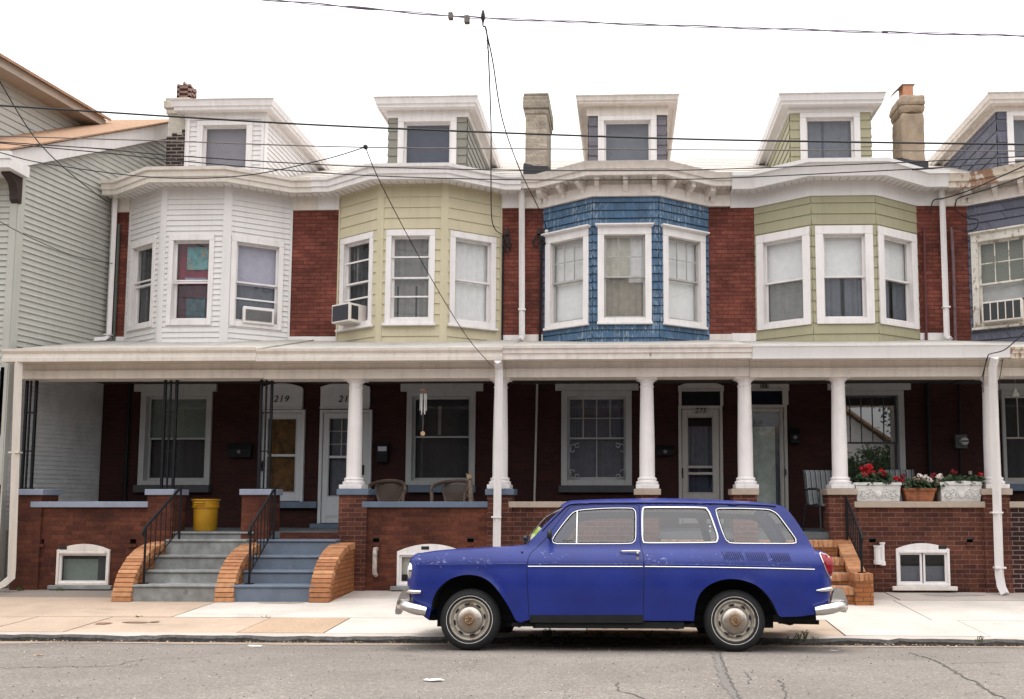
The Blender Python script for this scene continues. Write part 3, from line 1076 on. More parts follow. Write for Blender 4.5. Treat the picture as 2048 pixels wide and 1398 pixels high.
    return dict(A=A, B=B, C=C, D=D, path=path, zs=zs, zt=zt, zb=zb, zfr=zfr, cx=cx, ov=ov, roof=ro, bx0=bx0, bx1=bx1)

def bay_walls(h, S, mat_, course, zlo, ztop, wins, post=None, postw=0.06, wkw=(), d=0.016, name="bay_wall"):
    """three lapped facets of a bay with their windows. wins: per facet (u0,u1,z0,z1, kwargs)"""
    segs = [(S['A'], S['B']), (S['B'], S['C']), (S['C'], S['D'])]
    q = MB()
    fr = []
    for (p, r), wn in zip(segs, wins):
        M = frame(p, r)
        ln = (Vector(r) - Vector(p)).length
        kw = wn[4]
        ts, tt, tb = kw.get('trim', (0.085, 0.11, 0.10))
        hole = (wn[0] + ts * 0.6, wn[1] - ts * 0.6, wn[2] + tb * 0.6, wn[3] - tt * 0.6)
        lap(q, M, 0, ln, zlo, ztop, course, 4.0, hole, 0, d)
        fr.append((M, wn))
    bw = q.build(name, mat_, h)
    for (M, wn) in fr:
        M2 = M @ Matrix.Translation((wn[0], 0, 0))
        kw = dict(wn[4])
        window(h, M2, wn[1] - wn[0], wn[2], wn[3], **kw)
    if post:
        q = MB()
        for i, pt in enumerate((S['B'], S['C'])):
            off = [offset(S['path'], 0.022)[2 + i], offset(S['path'], -0.03)[2 + i]]
            pl = offset(S['path'], 0.02)
            c = Vector(pl[2 + i])
            l_ = (Vector(pl[1 + i]) - c).normalized() * postw
            r_ = (Vector(pl[3 + i]) - c).normalized() * postw
            ci = Vector(offset(S['path'], -0.02)[2 + i])
            pts = [(c + l_), c, (c + r_), (ci + r_), ci, (ci + l_)]
            q.prism([(p.x, p.y) for p in pts], zlo, ztop, 'z')
        for e, nb in ((1, 2), (4, 3)):
            pl = offset(S['path'], 0.02)
            c = Vector(S['path'][e])
            r_ = (Vector(S['path'][nb]) - c).normalized()
            o_ = Vector((r_.y, -r_.x)) * (0.022 if e == 1 else -0.022)
            pts = [c, c + r_ * 0.04, c + r_ * 0.04 + o_, c + o_]
            q.prism([(p.x, p.y) for p in pts], zlo, ztop, 'z')
        q.build("corner_post", post, bw)
    return bw

def dormer(h, pxw, py_top, pxe, wpx, mat_, course, roofm, trimm, cover, py_fascia, py_frieze, wall_side=None, hip=0.14, deco=0.0, smat=None, meet=0.6, sidew=True, d=0.016):
    """dormer on the roof. pxw = wall edges, pxe = eave edges, wpx = window trim edges (photo pixels)"""
    YD, YE = 15.9, 15.72
    pyr = 270
    x0, x1 = PX_(pxw[0], YD, pyr), PX_(pxw[1], YD, pyr)
    pm = (pxw[0] + pxw[1]) / 2
    zt = PZ_(py_top, YE, pm)
    zf = PZ_(py_fascia, YE + 0.03, pm)
    zz = PZ_(py_frieze, YD, pm)
    zlo = 6.9
    YK = 20.5
    ov = YD - YE
    o_ = bpy.data.objects.new("dormer", None)
    COL.objects.link(o_)
    o_.parent = h
    # walls
    q = MB()
    wx0, z1 = P(wpx[0], wpx[2], YD)
    wx1 = P(wpx[1], wpx[2], YD)[0]
    M = frame((x0, YD), (x1, YD))
    lap(q, M, 0, x1 - x0, zlo, zz + 0.1, course, 4.0, (wx0 - x0 + 0.05, wx1 - x0 - 0.05, 7.0, z1 - 0.05), 0, d)
    lap(q, frame((x1, YD), (x1, YK)), 0, YK - YD, zlo, zz + 0.1, course, 4.0, None, 0, d)
    lap(q, frame((x0, YK), (x0, YD)), 0, YK - YD, zlo, zz + 0.1, course, 4.0, None, 0, d)
    q.build("dormer_wall", mat_, o_)
    # trim: frieze, corner boards, soffit, fascia
    path = [(x0, YK), (x0, YD), (x1, YD), (x1, YK)]
    q = MB()
    q.sweep(path, [(-0.01, zz), (0.035, zz), (0.035, zf + 0.02), (-0.01, zf + 0.02)])
    q.sweep(path, [(-0.01, zf + 0.012), (ov, zf + 0.012), (ov, zf + 0.03), (-0.01, zf + 0.03)])
    hh = zt - zf
    q.sweep(path, [(ov - 0.04, zf), (ov - 0.01, zf), (ov, zf + 0.35 * hh), (ov + 0.025, zf + 0.42 * hh), (ov + 0.028, zf + 0.6 * hh), (ov + 0.05, zt), (ov - 0.04, zt)])
    if deco:
        pp = offset(path, 0)
        for cx_, sx in ((x0, 1), (x1, -1)):
            q.box(min(cx_, cx_ + sx * deco) , max(cx_, cx_ + sx * deco), YD - 0.03, YD + 0.01, zlo, zz)
            q.box(cx_ - 0.02 if sx > 0 else cx_ - 0.005, cx_ + 0.005 if sx > 0 else cx_ + 0.02, YD - 0.03, YD + 0.08, zlo, zz)
    q.build("dormer_trim", trimm, o_)
    # roof
    q = MB()
    e = ov + 0.045
    a, b, c, d_ = (x0 - e, YD - e), (x1 + e, YD - e), (x1 + e, YK), (x0 - e, YK)
    rx0, rx1, ry = x0 + 0.55, x1 - 0.55, YD + 0.75
    zr = zt + hip
    z0 = zt + 0.004
    V = [(a[0], a[1], z0), (b[0], b[1], z0), (c[0], c[1], z0), (d_[0], d_[1], z0), (rx0, ry, zr), (rx1, ry, zr), (rx1, YK, zr), (rx0, YK, zr)]
    q.add(V, [(0, 1, 5, 4), (1, 2, 6, 5), (3, 0, 4, 7), (4, 5, 6, 7)])
    q.add([(v[0], v[1], v[2] - 0.002 if i > 3 else v[2] + 0.012) for i, v in enumerate(V)], [])
    q.box(a[0] - 0.01, b[0] + 0.01, a[1] - 0.012, a[1] + 0.02, zt - 0.004, zt + 0.02)
    q.build("dormer_roof", roofm, o_)
    # window (child of the house so that its pieces stay sub-parts)
    zw0 = 7.05
    M2 = frame((wx0, YD), (wx1, YD))
    window(h, M2, wx1 - wx0, zw0, z1, trim=(0.115, 0.09, 0.1), tmat=trimm if trimm is not oldwhite else white, smat=smat or white, meet=meet, cover=cover, sill=0.03, depth=0.5)
    return x0, x1, zt

def porch(h, X0, X1, pyz, gm, bm_, style, front=12.95, ends=(False, False), pxm=None, roof_m=None):
    """porch roof, gutter, beam, ceiling and floor between two party lines; pyz = py of gutter top, gutter bottom, beam split, beam bottom"""
    pm = pxm or 1000
    zt, zb = PZ_(pyz[0], front, pm), PZ_(pyz[1], front, pm)
    zm, zl = PZ_(pyz[2], YF - 0.02, pm), PZ_(pyz[3], YF - 0.02, pm)
    zw = PZ_(681, YB, pm)
    roof_m = roof_m or flatroof
    q = MB()
    q.quad((X0, front + 0.02, zt - 0.012), (X1, front + 0.02, zt - 0.012), (X1, YB, zw), (X0, YB, zw))
    q.quad((X0, front + 0.02, zt - 0.03), (X1, front + 0.02, zt - 0.03), (X1, YB, zw - 0.05), (X0, YB, zw - 0.05))
    q.quad((X0, front + 0.02, zt - 0.012), (X0, front + 0.02, zt - 0.03), (X0, YB, zw - 0.05), (X0, YB, zw))
    q.quad((X1, front + 0.02, zt - 0.012), (X1, front + 0.02, zt - 0.03), (X1, YB, zw - 0.05), (X1, YB, zw))
    ro = q.build("porch_roof", roof_m, h)
    q = MB()
    hh = zt - zb
    if style == 'k':
        pr = [(0.0, zb), (0.10, zb), (0.103, zb + 0.3 * hh), (0.085, zb + 0.33 * hh), (0.075, zb + 0.62 * hh), (0.11, zb + 0.8 * hh), (0.115, zt), (0.0, zt)]
    elif style == 'flat':
        pr = [(0.0, zb), (0.085, zb), (0.085, zb + 0.33 * hh), (0.11, zb + 0.86 * hh), (0.12, zb + 0.88 * hh), (0.12, zt), (0.0, zt)]
    else:
        pr = [(0.0, zb), (0.07, zb), (0.07, zb + 0.4 * hh), (0.09, zb + 0.45 * hh), (0.09, zb + 0.72 * hh), (0.115, zb + 0.8 * hh), (0.12, zt), (0.0, zt)]
    q.sweep([(X0 + 0.002, front + 0.1), (X1 - 0.002, front + 0.1)], pr)
    q.build("porch_gutter", gm, ro)
    q = MB()
    q.box(X0, X1, front + 0.05, YF, zb + 0.01, zb + 0.03)
    q.box(X0 + 0.001, X1 - 0.001, YF - 0.02, YF + 0.32, zm + 0.003, zb + 0.01)
    q.box(X0 + 0.001, X1 - 0.001, YF - 0.035, YF + 0.33, zl, zm)
    q.box(X0 + 0.001, X1 - 0.001, YF - 0.05, YF - 0.03, zm - 0.01, zm + 0.012)
    q.build("porch_beam", bm_, h, bevel=0.004, seg=1)
    q = MB()
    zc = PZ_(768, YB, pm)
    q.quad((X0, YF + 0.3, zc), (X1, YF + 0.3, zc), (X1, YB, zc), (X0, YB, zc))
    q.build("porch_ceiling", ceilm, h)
    q = MB()
    q.box(X0 + 0.001, X1 - 0.001, YF + 0.02, YB, FLOOR - 0.1, FLOOR)
    q.build("porch_floor", floorm, h)
    # inner brick of the porch: its shade is in the brick colour, with no sheet in front; the wall itself is built with holes
    return zl, zc

def ground_window(h, wpx, lpx, spx, kw, lintm, sillm):
    """ground floor window on the back wall with stone lintel and sill; returns its opening"""
    x0, z1 = P(wpx[0], wpx[2], YB)
    x1, z0 = P(wpx[1], wpx[3], YB)
    M = frame((x0, YB - 0.01), (x1, YB - 0.01))
    kw = dict(kw)
    lab = kw.pop('label', None)
    wo = window(h, M, x1 - x0, z0, z1, sill=0, depth=0.9, label=lab, **kw)
    q = MB()
    a, zt = P(lpx[0], lpx[2], YB)
    b, zb = P(lpx[1], lpx[3], YB)
    q.box(a, b, YB - 0.06, YB + 0.02, zb, zt)
    q.box(x0, x1, YB - 0.05, YB + 0.02, z1 + 0.002, zb)
    q.build("lintel", lintm, wo, bevel=0.006)
    q = MB()
    a, zt = P(spx[0], spx[2], YB)
    b, zb = P(spx[1], spx[3], YB)
    q.box(a, b, YB - 0.10, YB + 0.02, zb, z0 - 0.001)
    q.build("sill", sillm, wo, bevel=0.006)
    return (x0 + 0.03, x1 - 0.03, z0 + 0.03, z1 - 0.03)

def opening(px0, px1, py0, py1, Y=YB):
    a, b = P(px0, py0, Y), P(px1, py1, Y)
    return (a[0] + 0.03, b[0] - 0.03, b[1] + 0.03, a[1] - 0.03)

def glass_door(h, px0, px1, py0, py1, gl, m, bar=None, content=(), muntin=(0, 0), panel=None, Y=YB, casing=None, handle=None, stile=None):
    """storm door: frame, glazing (gl = px0,px1,py0,py1), optional mid rail (py), lower panel and handle"""
    x0, z1 = P(px0, py0, Y)
    x1, z0 = P(px1, py1, Y)
    a, d = P(gl[0], gl[2], Y)
    b, c = P(gl[1], gl[3], Y)
    y = Y - 0.005
    q = MB()
    cw = 0.055
    q.box(x0, x0 + cw, y - 0.05, y + 0.05, z0, z1)
    q.box(x1 - cw, x1, y - 0.05, y + 0.05, z0, z1)
    q.box(x0 + cw, x1 - cw, y - 0.05, y + 0.05, z1 - cw, z1)
    do = MB()
    dx0, dx1, dz1 = x0 + cw + 0.006, x1 - cw - 0.006, z1 - cw - 0.006
    do.box(dx0, a, y - 0.02, y + 0.025, z0 + 0.01, dz1)
    do.box(b, dx1, y - 0.02, y + 0.025, z0 + 0.01, dz1)
    do.box(a, b, y - 0.02, y + 0.025, d, dz1)
    do.box(a, b, y - 0.02, y + 0.025, z0 + 0.01, c)
    e = 0.014
    do.box(a - 0.0, a + e, y - 0.03, y + 0.02, c, d)
    do.box(b - e, b, y - 0.03, y + 0.02, c, d)
    do.box(a + e, b - e, y - 0.03, y + 0.02, d - e, d)
    do.box(a + e, b - e, y - 0.03, y + 0.02, c, c + e)
    for zz in bar or ():
        z = PZ_(zz, Y, (px0 + px1) / 2)
        do.box(a + e, b - e, y - 0.025, y + 0.02, z - 0.022, z + 0.022)
    if panel:
        pa, pd = P(panel[0], panel[2], Y)
        pb, pc = P(panel[1], panel[3], Y)
        do.box(pa, pb, y - 0.032, y - 0.021, pc, pd)
        do.box(pa + 0.04, pb - 0.04, y - 0.04, y - 0.032, pc + 0.03, pd - 0.03)
    ob = do.build("door", m, h, bevel=0.004, seg=1)
    q.build("door_frame", casing or m, ob, bevel=0.004, seg=1)
    g_ = MB()
    g_.quad((a, y + 0.005, c), (b, y + 0.005, c), (b, y + 0.005, d), (a, y + 0.005, d))
    g_.build("glass", winglass, ob, recalc=False)
    g_ = MB()
    g_.box(x0, x1, y + 0.4, y + 0.42, z0, z1)
    for u, sx in ((x0, 1), (x1, -1)):
        g_.quad((u, y + 0.05, z0), (u, y + 0.4, z0), (u, y + 0.4, z1), (u, y + 0.05, z1))
    g_.quad((x0, y + 0.05, z1), (x1, y + 0.05, z1), (x1, y + 0.4, z1), (x0, y + 0.4, z1))
    g_.quad((x0, y + 0.05, z0), (x1, y + 0.05, z0), (x1, y + 0.4, z0), (x0, y + 0.4, z0))
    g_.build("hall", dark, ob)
    for k, (fx0, fx1, fz0, fz1, mm, wv) in enumerate(content):
        s_ = MB()
        drape(s_, a + (b - a) * fx0, a + (b - a) * fx1, y + 0.09 + 0.02 * k, c + (d - c) * fz0, c + (d - c) * fz1, 0, max(1, wv), 0.012 if wv else 0)
        s_.build("curtain" if wv else "inner_door", mm, ob)
    if muntin[0]:
        s_ = MB()
        for i in range(1, muntin[0]):
            x = a + (b - a) * i / muntin[0]
            s_.box(x - 0.008, x + 0.008, y + 0.06, y + 0.08, muntin[2] if len(muntin) > 2 else c, d)
        for i in range(1, muntin[1]):
            z = d - (d - (muntin[2] if len(muntin) > 2 else c)) * i / muntin[1]
            s_.box(a, b, y + 0.061, y + 0.079, z - 0.008, z + 0.008)
        s_.build("muntin", sashgrey, ob)
    if handle:
        hx, hz = P(handle[0], handle[1], Y)
        s_ = MB()
        s_.box(hx - 0.018, hx + 0.018, y - 0.035, y - 0.02, hz - 0.09, hz + 0.09)
        s_.tube([(hx, y - 0.03, hz + 0.06), (hx, y - 0.075, hz + 0.05), (hx, y - 0.075, hz - 0.03), (hx, y - 0.03, hz - 0.04)], 0.009, 8)
        s_.build("handle", handle[2], ob)
    return ob, (x0, x1, z0, z1)

def arch_board(parent, px0, px1, py_arch, py_side, py_bot, m, name="transom_panel", Y=YB):
    x0, zs = P(px0, py_side, Y)
    x1 = P(px1, py_side, Y)[0]
    za, zb = PZ_(py_arch, Y, px0), PZ_(py_bot, Y, px0)
    n_ = 12
    arc = [(x1 + (x0 - x1) * i / n_, zs + (za - zs) * (1 - (2 * i / n_ - 1) ** 2)) for i in range(n_ + 1)]
    q = MB()
    q.prism([(x0, zb), (x1, zb)] + arc, Y - 0.04, Y + 0.03)
    arc2 = [((p - (x0 + x1) / 2) * 0.97 + (x0 + x1) / 2, z) for p, z in arc]
    for i in range(n_):
        (a, za_), (b, zb_) = arc[i], arc[i + 1]
        q.hexa([(b, Y - 0.055, zb_ - 0.03), (a, Y - 0.055, za_ - 0.03), (a, Y - 0.038, za_ - 0.03), (b, Y - 0.038, zb_ - 0.03)],
               [(b, Y - 0.055, zb_ + 0.012), (a, Y - 0.055, za_ + 0.012), (a, Y - 0.038, za_ + 0.012), (b, Y - 0.038, zb_ + 0.012)])
    q.box(x0, x1, Y - 0.06, Y - 0.04, zb, zb + 0.03)
    o = q.build(name, m, parent)
    return o, ((x0 + x1) / 2, (zs + zb) / 2)

def steps(h, x0, x1, tops, m, floor_edge=True, nose=None):
    """tops: list of (Y of riser, z of tread) from the street up"""
    q = MB()
    for i, (y, z) in enumerate(tops):
        q.box(x0, x1, y + 0.012, YF + 0.1, walk_z(y) - 0.1 if i == 0 else tops[i - 1][1] - 0.02, z - 0.035)
        q.box(x0, x1, y - 0.012, YF + 0.1, z - 0.035, z)
    return q.build("steps", m, h, bevel=0.012)

def curved_cheek(h, x0, x1, ztop, yfront):
    """stair side wall of orange brick, its top a quarter curve of bricks on edge"""
    R, Zr = YF - yfront, ztop - walk_z(yfront)
    zb = walk_z(yfront)
    n_ = 22
    base = lambda a, k: (YF - R * k * math.cos(a), zb + Zr * (k if k < 1 else 1) * math.sin(a) ** 0.9 if a > 0 else zb)
    pts = []
    for i in range(n_ + 1):
        a = (math.pi / 2) * i / n_
        pts.append((YF - (R - 0.09) * math.cos(a) ** 0.8, zb + (Zr - 0.05) * math.sin(a)))
    q = MB()
    q.prism([(YF, zb - 0.1), (YF - R + 0.09, zb - 0.1)] + pts, x0 + 0.008, x1 - 0.008, 'x', 0)
    # bricks on edge
    def cur(t):
        a = math.pi / 2 * t
        return Vector((YF - R * math.cos(a) ** 0.8, zb + Zr * math.sin(a)))
    N_ = 400
    cp = [cur(i / N_) for i in range(N_ + 1)]
    ln = [0]
    for i in range(N_):
        ln.append(ln[-1] + (cp[i + 1] - cp[i]).length)
    k = int(ln[-1] / 0.068)
    def at(s_):
        for i in range(N_):
            if ln[i + 1] >= s_:
                u = (s_ - ln[i]) / max(ln[i + 1] - ln[i], 1e-9)
                return cp[i].lerp(cp[i + 1], u)
        return cp[-1]
    for i in range(k):
        a, b = at(ln[-1] * (i + 0.07) / k), at(ln[-1] * (i + 0.93) / k)
        t = (b - a).normalized()
        nn = Vector((t.y, -t.x))   # inward (towards wall / down)
        if nn.x < 0:
            nn = -nn
        j = random.uniform(-0.006, 0.006)
        dp = 0.10
        q.hexa([(x0 + j, a.x, a.y), (x1 + j, a.x, a.y), (x1 + j, a.x + nn.x * dp, a.y + nn.y * dp), (x0 + j, a.x + nn.x * dp, a.y + nn.y * dp)],
               [(x0 + j, b.x, b.y), (x1 + j, b.x, b.y), (x1 + j, b.x + nn.x * dp, b.y + nn.y * dp), (x0 + j, b.x + nn.x * dp, b.y + nn.y * dp)], 1 + random.randint(0, 2))
    return q.build("cheek_wall", [brick_orange, ob1, ob2, ob3], h, bevel=0.004, seg=1)

ob1 = plain("orange_brick_light", (0.47, 0.235, 0.115), 0.85, 0.2, 14, dirt=0.2, bump=0.4)
ob2 = plain("orange_brick_mid", (0.41, 0.19, 0.088), 0.85, 0.2, 14, dirt=0.2, bump=0.4)
ob3 = plain("orange_brick_dark", (0.33, 0.14, 0.062), 0.85, 0.2, 14, dirt=0.3, bump=0.4)

def railing(h, p0, p1, z0, z1, hgt0, hgt1, n=6, ball=False):
    """iron stair rail from foot p0 (x,y) to head p1; z = foot heights, hgt = handrail heights above them"""
    q = MB()
    a, b = Vector((p0[0], p0[1], z0)), Vector((p1[0], p1[1], z1))
    A, B = a + Vector((0, 0, hgt0)), b + Vector((0, 0, hgt1))
    s_ = 0.014
    q.tube([a, A], s_ + 0.004, 4)
    q.tube([b, B], s_ + 0.004, 4)
    q.box(a.x - 0.05, a.x + 0.05, a.y - 0.05, a.y + 0.05, a.z, a.z + 0.012)
    ex = (A - B).normalized() * 0.07
    q.tube([B - ex * 0.3, A + ex * 0.5, A + ex + Vector((0, 0, -0.04)), A + ex * 0.8 + Vector((0, 0, -0.10))], [0.02, 0.02, 0.02, 0.014], 6)
    lo0, lo1 = a + Vector((0, 0, 0.14)), b + Vector((0, 0, 0.14))
    q.tube([lo0, lo1], 0.011, 4)
    for i in range(1, n + 1):
        t = i / (n + 1)
        q.tube([lo0.lerp(lo1, t), A.lerp(B, t)], 0.008, 4)
    return q.build("railing", iron, h)

def iron_post(h, pxs, py0, py1, Y):
    """porch support of three thin iron bars with cross ties"""
    q = MB()
    zt, zb = PZ_(py0, Y, pxs[1]), PZ_(py1, Y, pxs[1])
    xs_ = [PX_(p, Y, 870) for p in pxs]
    for x, r in zip(xs_, (0.018, 0.011, 0.018)):
        q.box(x - r, x + r, Y - r, Y + r, zb, zt)
    for f_ in (0.34, 0.69):
        z = zb + (zt - zb) * f_
        q.box(xs_[0], xs_[2], Y - 0.006, Y + 0.006, z - 0.01, z + 0.01)
    q.box(xs_[0] - 0.03, xs_[2] + 0.03, Y - 0.03, Y + 0.03, zb, zb + 0.012)
    return q.build("iron_post", iron, h)

def chimney(h, px0, px1, py0, py1, Y, depth, m, cap=(0.05, 0.16), flash=None, name="chimney", lumpy=0.0, corbel=True):
    x0, z1 = P(px0, py0, Y)
    x1 = P(px1, py0, Y)[0]
    z0 = PZ_(py1, Y, px0) - 0.6
    q = MB()
    q.box(x0, x1, Y, Y + depth, z0, z1 - cap[1])
    c = cap[0]
    if corbel:
        q.box(x0 - c * 0.5, x1 + c * 0.5, Y - c * 0.5, Y + depth + c * 0.5, z1 - cap[1] - 0.10, z1 - cap[1])
        q.box(x0 - c, x1 + c, Y - c, Y + depth + c, z1 - cap[1], z1 - 0.06)
        q.box(x0 - c * 0.7, x1 + c * 0.7, Y - c * 0.7, Y + depth + c * 0.7, z1 - 0.06, z1)
    else:
        q.hexa([(x0, Y, z1 - cap[1]), (x1, Y, z1 - cap[1]), (x1, Y + depth, z1 - cap[1]), (x0, Y + depth, z1 - cap[1])],
               [(x0 - c, Y - c, z1 - cap[1] * 0.6), (x1 + c, Y - c, z1 - cap[1] * 0.6), (x1 + c, Y + depth + c, z1 - cap[1] * 0.6), (x0 - c, Y + depth + c, z1 - cap[1] * 0.6)])
        q.hexa([(x0 - c, Y - c, z1 - cap[1] * 0.6), (x1 + c, Y - c, z1 - cap[1] * 0.6), (x1 + c, Y + depth + c, z1 - cap[1] * 0.6), (x0 - c, Y + depth + c, z1 - cap[1] * 0.6)],
               [(x0 - c * 0.6, Y - c * 0.6, z1), (x1 + c * 0.6, Y - c * 0.6, z1), (x1 + c * 0.6, Y + depth + c * 0.6, z1), (x0 - c * 0.6, Y + depth + c * 0.6, z1)])
    o = q.build(name, m, h, bevel=0.02 if not lumpy else 0.05)
    if lumpy:
        s1 = o.modifiers.new("sub", 'SUBSURF')
        s1.subdivision_type = 'SIMPLE'
        s1.levels = s1.render_levels = 4
        tx = bpy.data.textures.new("lump", 'CLOUDS')
        tx.noise_scale = 0.16
        dm = o.modifiers.new("lump", 'DISPLACE')
        dm.texture = tx
        dm.strength = lumpy
        dm.texture_coords = 'GLOBAL'
    if flash:
        q = MB()
        zf = PZ_(flash, Y, px0)
        q.box(x0 - 0.03, x1 + 0.03, Y - 0.03, Y + depth + 0.03, z0, zf)
        q.hexa([(x0 - 0.03, Y - 0.03, zf), (x1 + 0.03, Y - 0.03, zf), (x1 + 0.03, Y + depth, zf), (x0 - 0.03, Y + depth, zf)],
               [(x0 - 0.02, Y - 0.02, zf + 0.07), (x1 * 0.4 + x0 * 0.6, Y - 0.02, zf + 0.02), (x1 + 0.02, Y + depth, zf + 0.3), (x0 - 0.02, Y + depth, zf + 0.3)])
        q.build("flashing", tar, o)
    return o, (x0, x1, z1)

# ------------------------------------------------------------------ the row
XB = [PX_(218, YB, 560), PX_(632, YB, 560), PX_(1045, YB, 560), PX_(1462, YB, 560), PX_(1889, YB, 560), PX_(2330, YB, 560)]
def row_house(i, label):
    return thing("row_house", label, "house", ((XB[i] + XB[i + 1]) / 2, YB, walk_z(YB)))
def zB(py, px):
    return PZ_(py, YBAY, px)
ink = plain("black_number_paint", (0.01, 0.01, 0.012), 0.5, 0.1)

def frieze(h, S, z0, z1, m, out=0.03, name="frieze", seams=()):
    q = MB()
    q.sweep(S['path'], [(-0.005, z0), (out, z0), (out, z1), (-0.005, z1)])
    return q.build(name, m, h)

def wall_frieze(h, S, z0, m):
    """frieze board only on the brick either side of the bay"""
    p = S['path']
    for a, b in ((p[0], p[1]), (p[4], p[5])):
        q = MB()
        q.box(a[0] + 0.002, b[0] - 0.002, YB - 0.035, YB + 0.005, z0, S['zs'] - 0.001)
        q.build("frieze", m, h)

def parapet_line(h, S, m=white):
    """whitewashed brick course where the porch roof meets the wall"""
    p = S['path']
    zw = PZ_(683, YB, 1000)
    for a, b in ((p[0], p[1]), (p[4], p[5])):
        q = MB()
        q.box(a[0] + 0.002, b[0] - 0.002, YB - 0.022, YB + 0.005, zw - 0.25, zw + 0.115 + random.uniform(-0.02, 0.02))
        q.build("flashing_board", m, h)

redcl = plain("red_blanket", (0.20, 0.022, 0.045), 0.9, 0.35, 5)
tealcl = plain("teal_blanket_square", (0.10, 0.25, 0.27), 0.9, 0.4, 9, chip=((0.30, 0.23, 0.15), 8, 0.56))
dimcl = plain("dark_plum_blanket", (0.075, 0.022, 0.04), 0.9, 0.4, 6)
lilcl = plain("lilac_blanket_band", (0.22, 0.22, 0.30), 0.9, 0.3, 9)

# ---- house with white vinyl bay (219)
H219 = h = row_house(0, "leftmost row house with a white vinyl bay and 219 over its door")
gw = opening(287, 420, 783, 970)
gd = opening(520, 607, 776, 1003)
S = house_shell(h, XB[0], XB[1], (257, 583), (332, 361), 372, 'gutter', [gw, gd], shingle_pale, cream, white, None)
pm = 390
bay_walls(h, S, vinyl, 0.095, 4.0, S['zs'], [
    (0.10, 0.93, zB(651, pm), zB(469, pm), dict(smat=white, storm=(0.55,), cover=((0, 1, 0, 1, c_dark, 4),), sill=0.0)),
    (0.13, 0.94, zB(651, pm), zB(469, pm), dict(storm=(0.47,), cover=((0.27, 0.86, 0.66, 0.95, tealcl, 2), (0.22, 0.8, 0.5, 0.56, lilcl, 1), (0.28, 0.8, 0.05, 0.3, plain('dim_teal_square', (0.045, 0.085, 0.10), 0.9, 0.4, 9), 2), (0, 1, 0.47, 1, redcl, 3), (0, 1, 0, 0.5, dimcl, 3)), sill=0.0, label="middle window with a red and teal blanket for a curtain")),
    (0.08, 0.96, zB(651, pm), zB(469, pm), dict(storm=(0.29,), cover=((0, 1, 0.48, 1, c_lav, 0), (0, 1, 0, 0.5, c_slate, 4)), sill=0.0)),
], post=vinyl, postw=0.075, d=0.017)
wall_frieze(h, S, PZ_(421, YB, 630), cream)
parapet_line(h, S)
dormer(h, (374, 530), 201, (337, 548), (396, 507, 243), vinyl, 0.095, shingle_pale, white, ((0, 1, 0, 1, c_purple, 0),), 221, 240, deco=0.06, meet=0.62)
zl, zc = porch(h, XB[0] - 0.12, XB[1], (696, 722, 742, 757), cream, cream, 'k', pxm=300)
pedestal(h, 28, 84, brick_low, lblue)
pedestal(h, 295, 346, brick_low, lblue)
pedestal(h, 484, 540, brick_low, lblue)
porch_wall(h, 62, 297, brick_low, lblue, (118, 216, 1100, 1168), [(82, 1083), (266, 1083)])
cellar_window(h, 116, 218, 1089, 1099, 1170, content=((0.0, 0.72, 0.0, 0.8, c_green), (0.72, 1.0, 0.0, 1.0, c_dark)), hole=(0.12, 1), trimm=oldwhite)
iron_post(h, (49, 57, 68), 757, 978, YF + 0.16)
iron_post(h, (327, 338, 350), 757, 978, YF + 0.16)
iron_post(h, (520, 530, 541), 757, 978, YF + 0.16)
ground_window(h, (285, 420, 783, 970), (272, 435, 769, 783), (272, 422, 970, 985),
              dict(trim=(0.10, 0.10, 0.08), tmat=porchtrim, smat=porchtrim, meet=0.5, cover=((0, 1, 0.5, 1, c_green, 0), (0.0, 1, 0, 0.52, c_dark, 5)), rec=0.07), porchtrim, darkstone)
d, _ = glass_door(h, 521, 607, 820, 1003, (536, 591, 837, 985), doorwhite, bar=(911,), content=((0, 1, 0, 1, c_amber, 4),), handle=(527, 932, iron))
d["label"] = "white storm door with amber cloth behind its glass"
_, (tx, tz) = arch_board(d, 524, 607, 769, 777, 819, doorwhite)
text("219", PX_(564, YB, 800), YB - 0.05, PZ_(799, YB, 564), 0.165, ink, d, 0.22, spacing=1.15)
q = MB()
a, b = P(520, 1003, YB), P(636, 1016, YB)
q.box(a[0], b[0], YB - 0.12, YB + 0.02, b[1], a[1])
q.build("door_sill", dblue, h, bevel=0.006)
# steps (219)
ygs = [12.18, 12.46, 12.74, 13.02]
zts = [PZ_(1170, 12.18, 350), PZ_(1141, 12.46, 350), PZ_(1111, 12.74, 350), PZ_(1079, 13.02, 350)]
xa, xb = PX_(262, 12.18, 1190), PX_(438, 12.18, 1190)
steps(h, xa, xb, list(zip(ygs, zts)) + [(13.26, FLOOR)], concrete)
curved_cheek(h, xa - 0.25, xa + 0.02, PZ_(1083, 13.25, 330), 12.13)
rx0, rx1 = PX_(287, 12.34, 1170), PX_(358, 13.12, 1080)
railing(h, (rx0, 12.34), (rx1, 13.12), zts[0], zts[3], PZ_(1053, 12.34, 287) - zts[0], PZ_(974, 13.12, 358) - zts[3], 6)
# pipes on the narrow brick strip by the neighbour
bx = PX_(236, YB, 560)
conduit(h, [(bx, YB - 0.05, PZ_(450, YB, 236)), (bx, YB - 0.05, PZ_(690, YB, 236))], 0.028, plain("green_bronze_pipe", (0.07, 0.08, 0.07), 0.6, 0.2))
bx = PX_(258, YB, 860)
conduit(h, [(bx, YB - 0.04, zc), (bx, YB - 0.04, FLOOR + 0.2)], 0.03, iron)
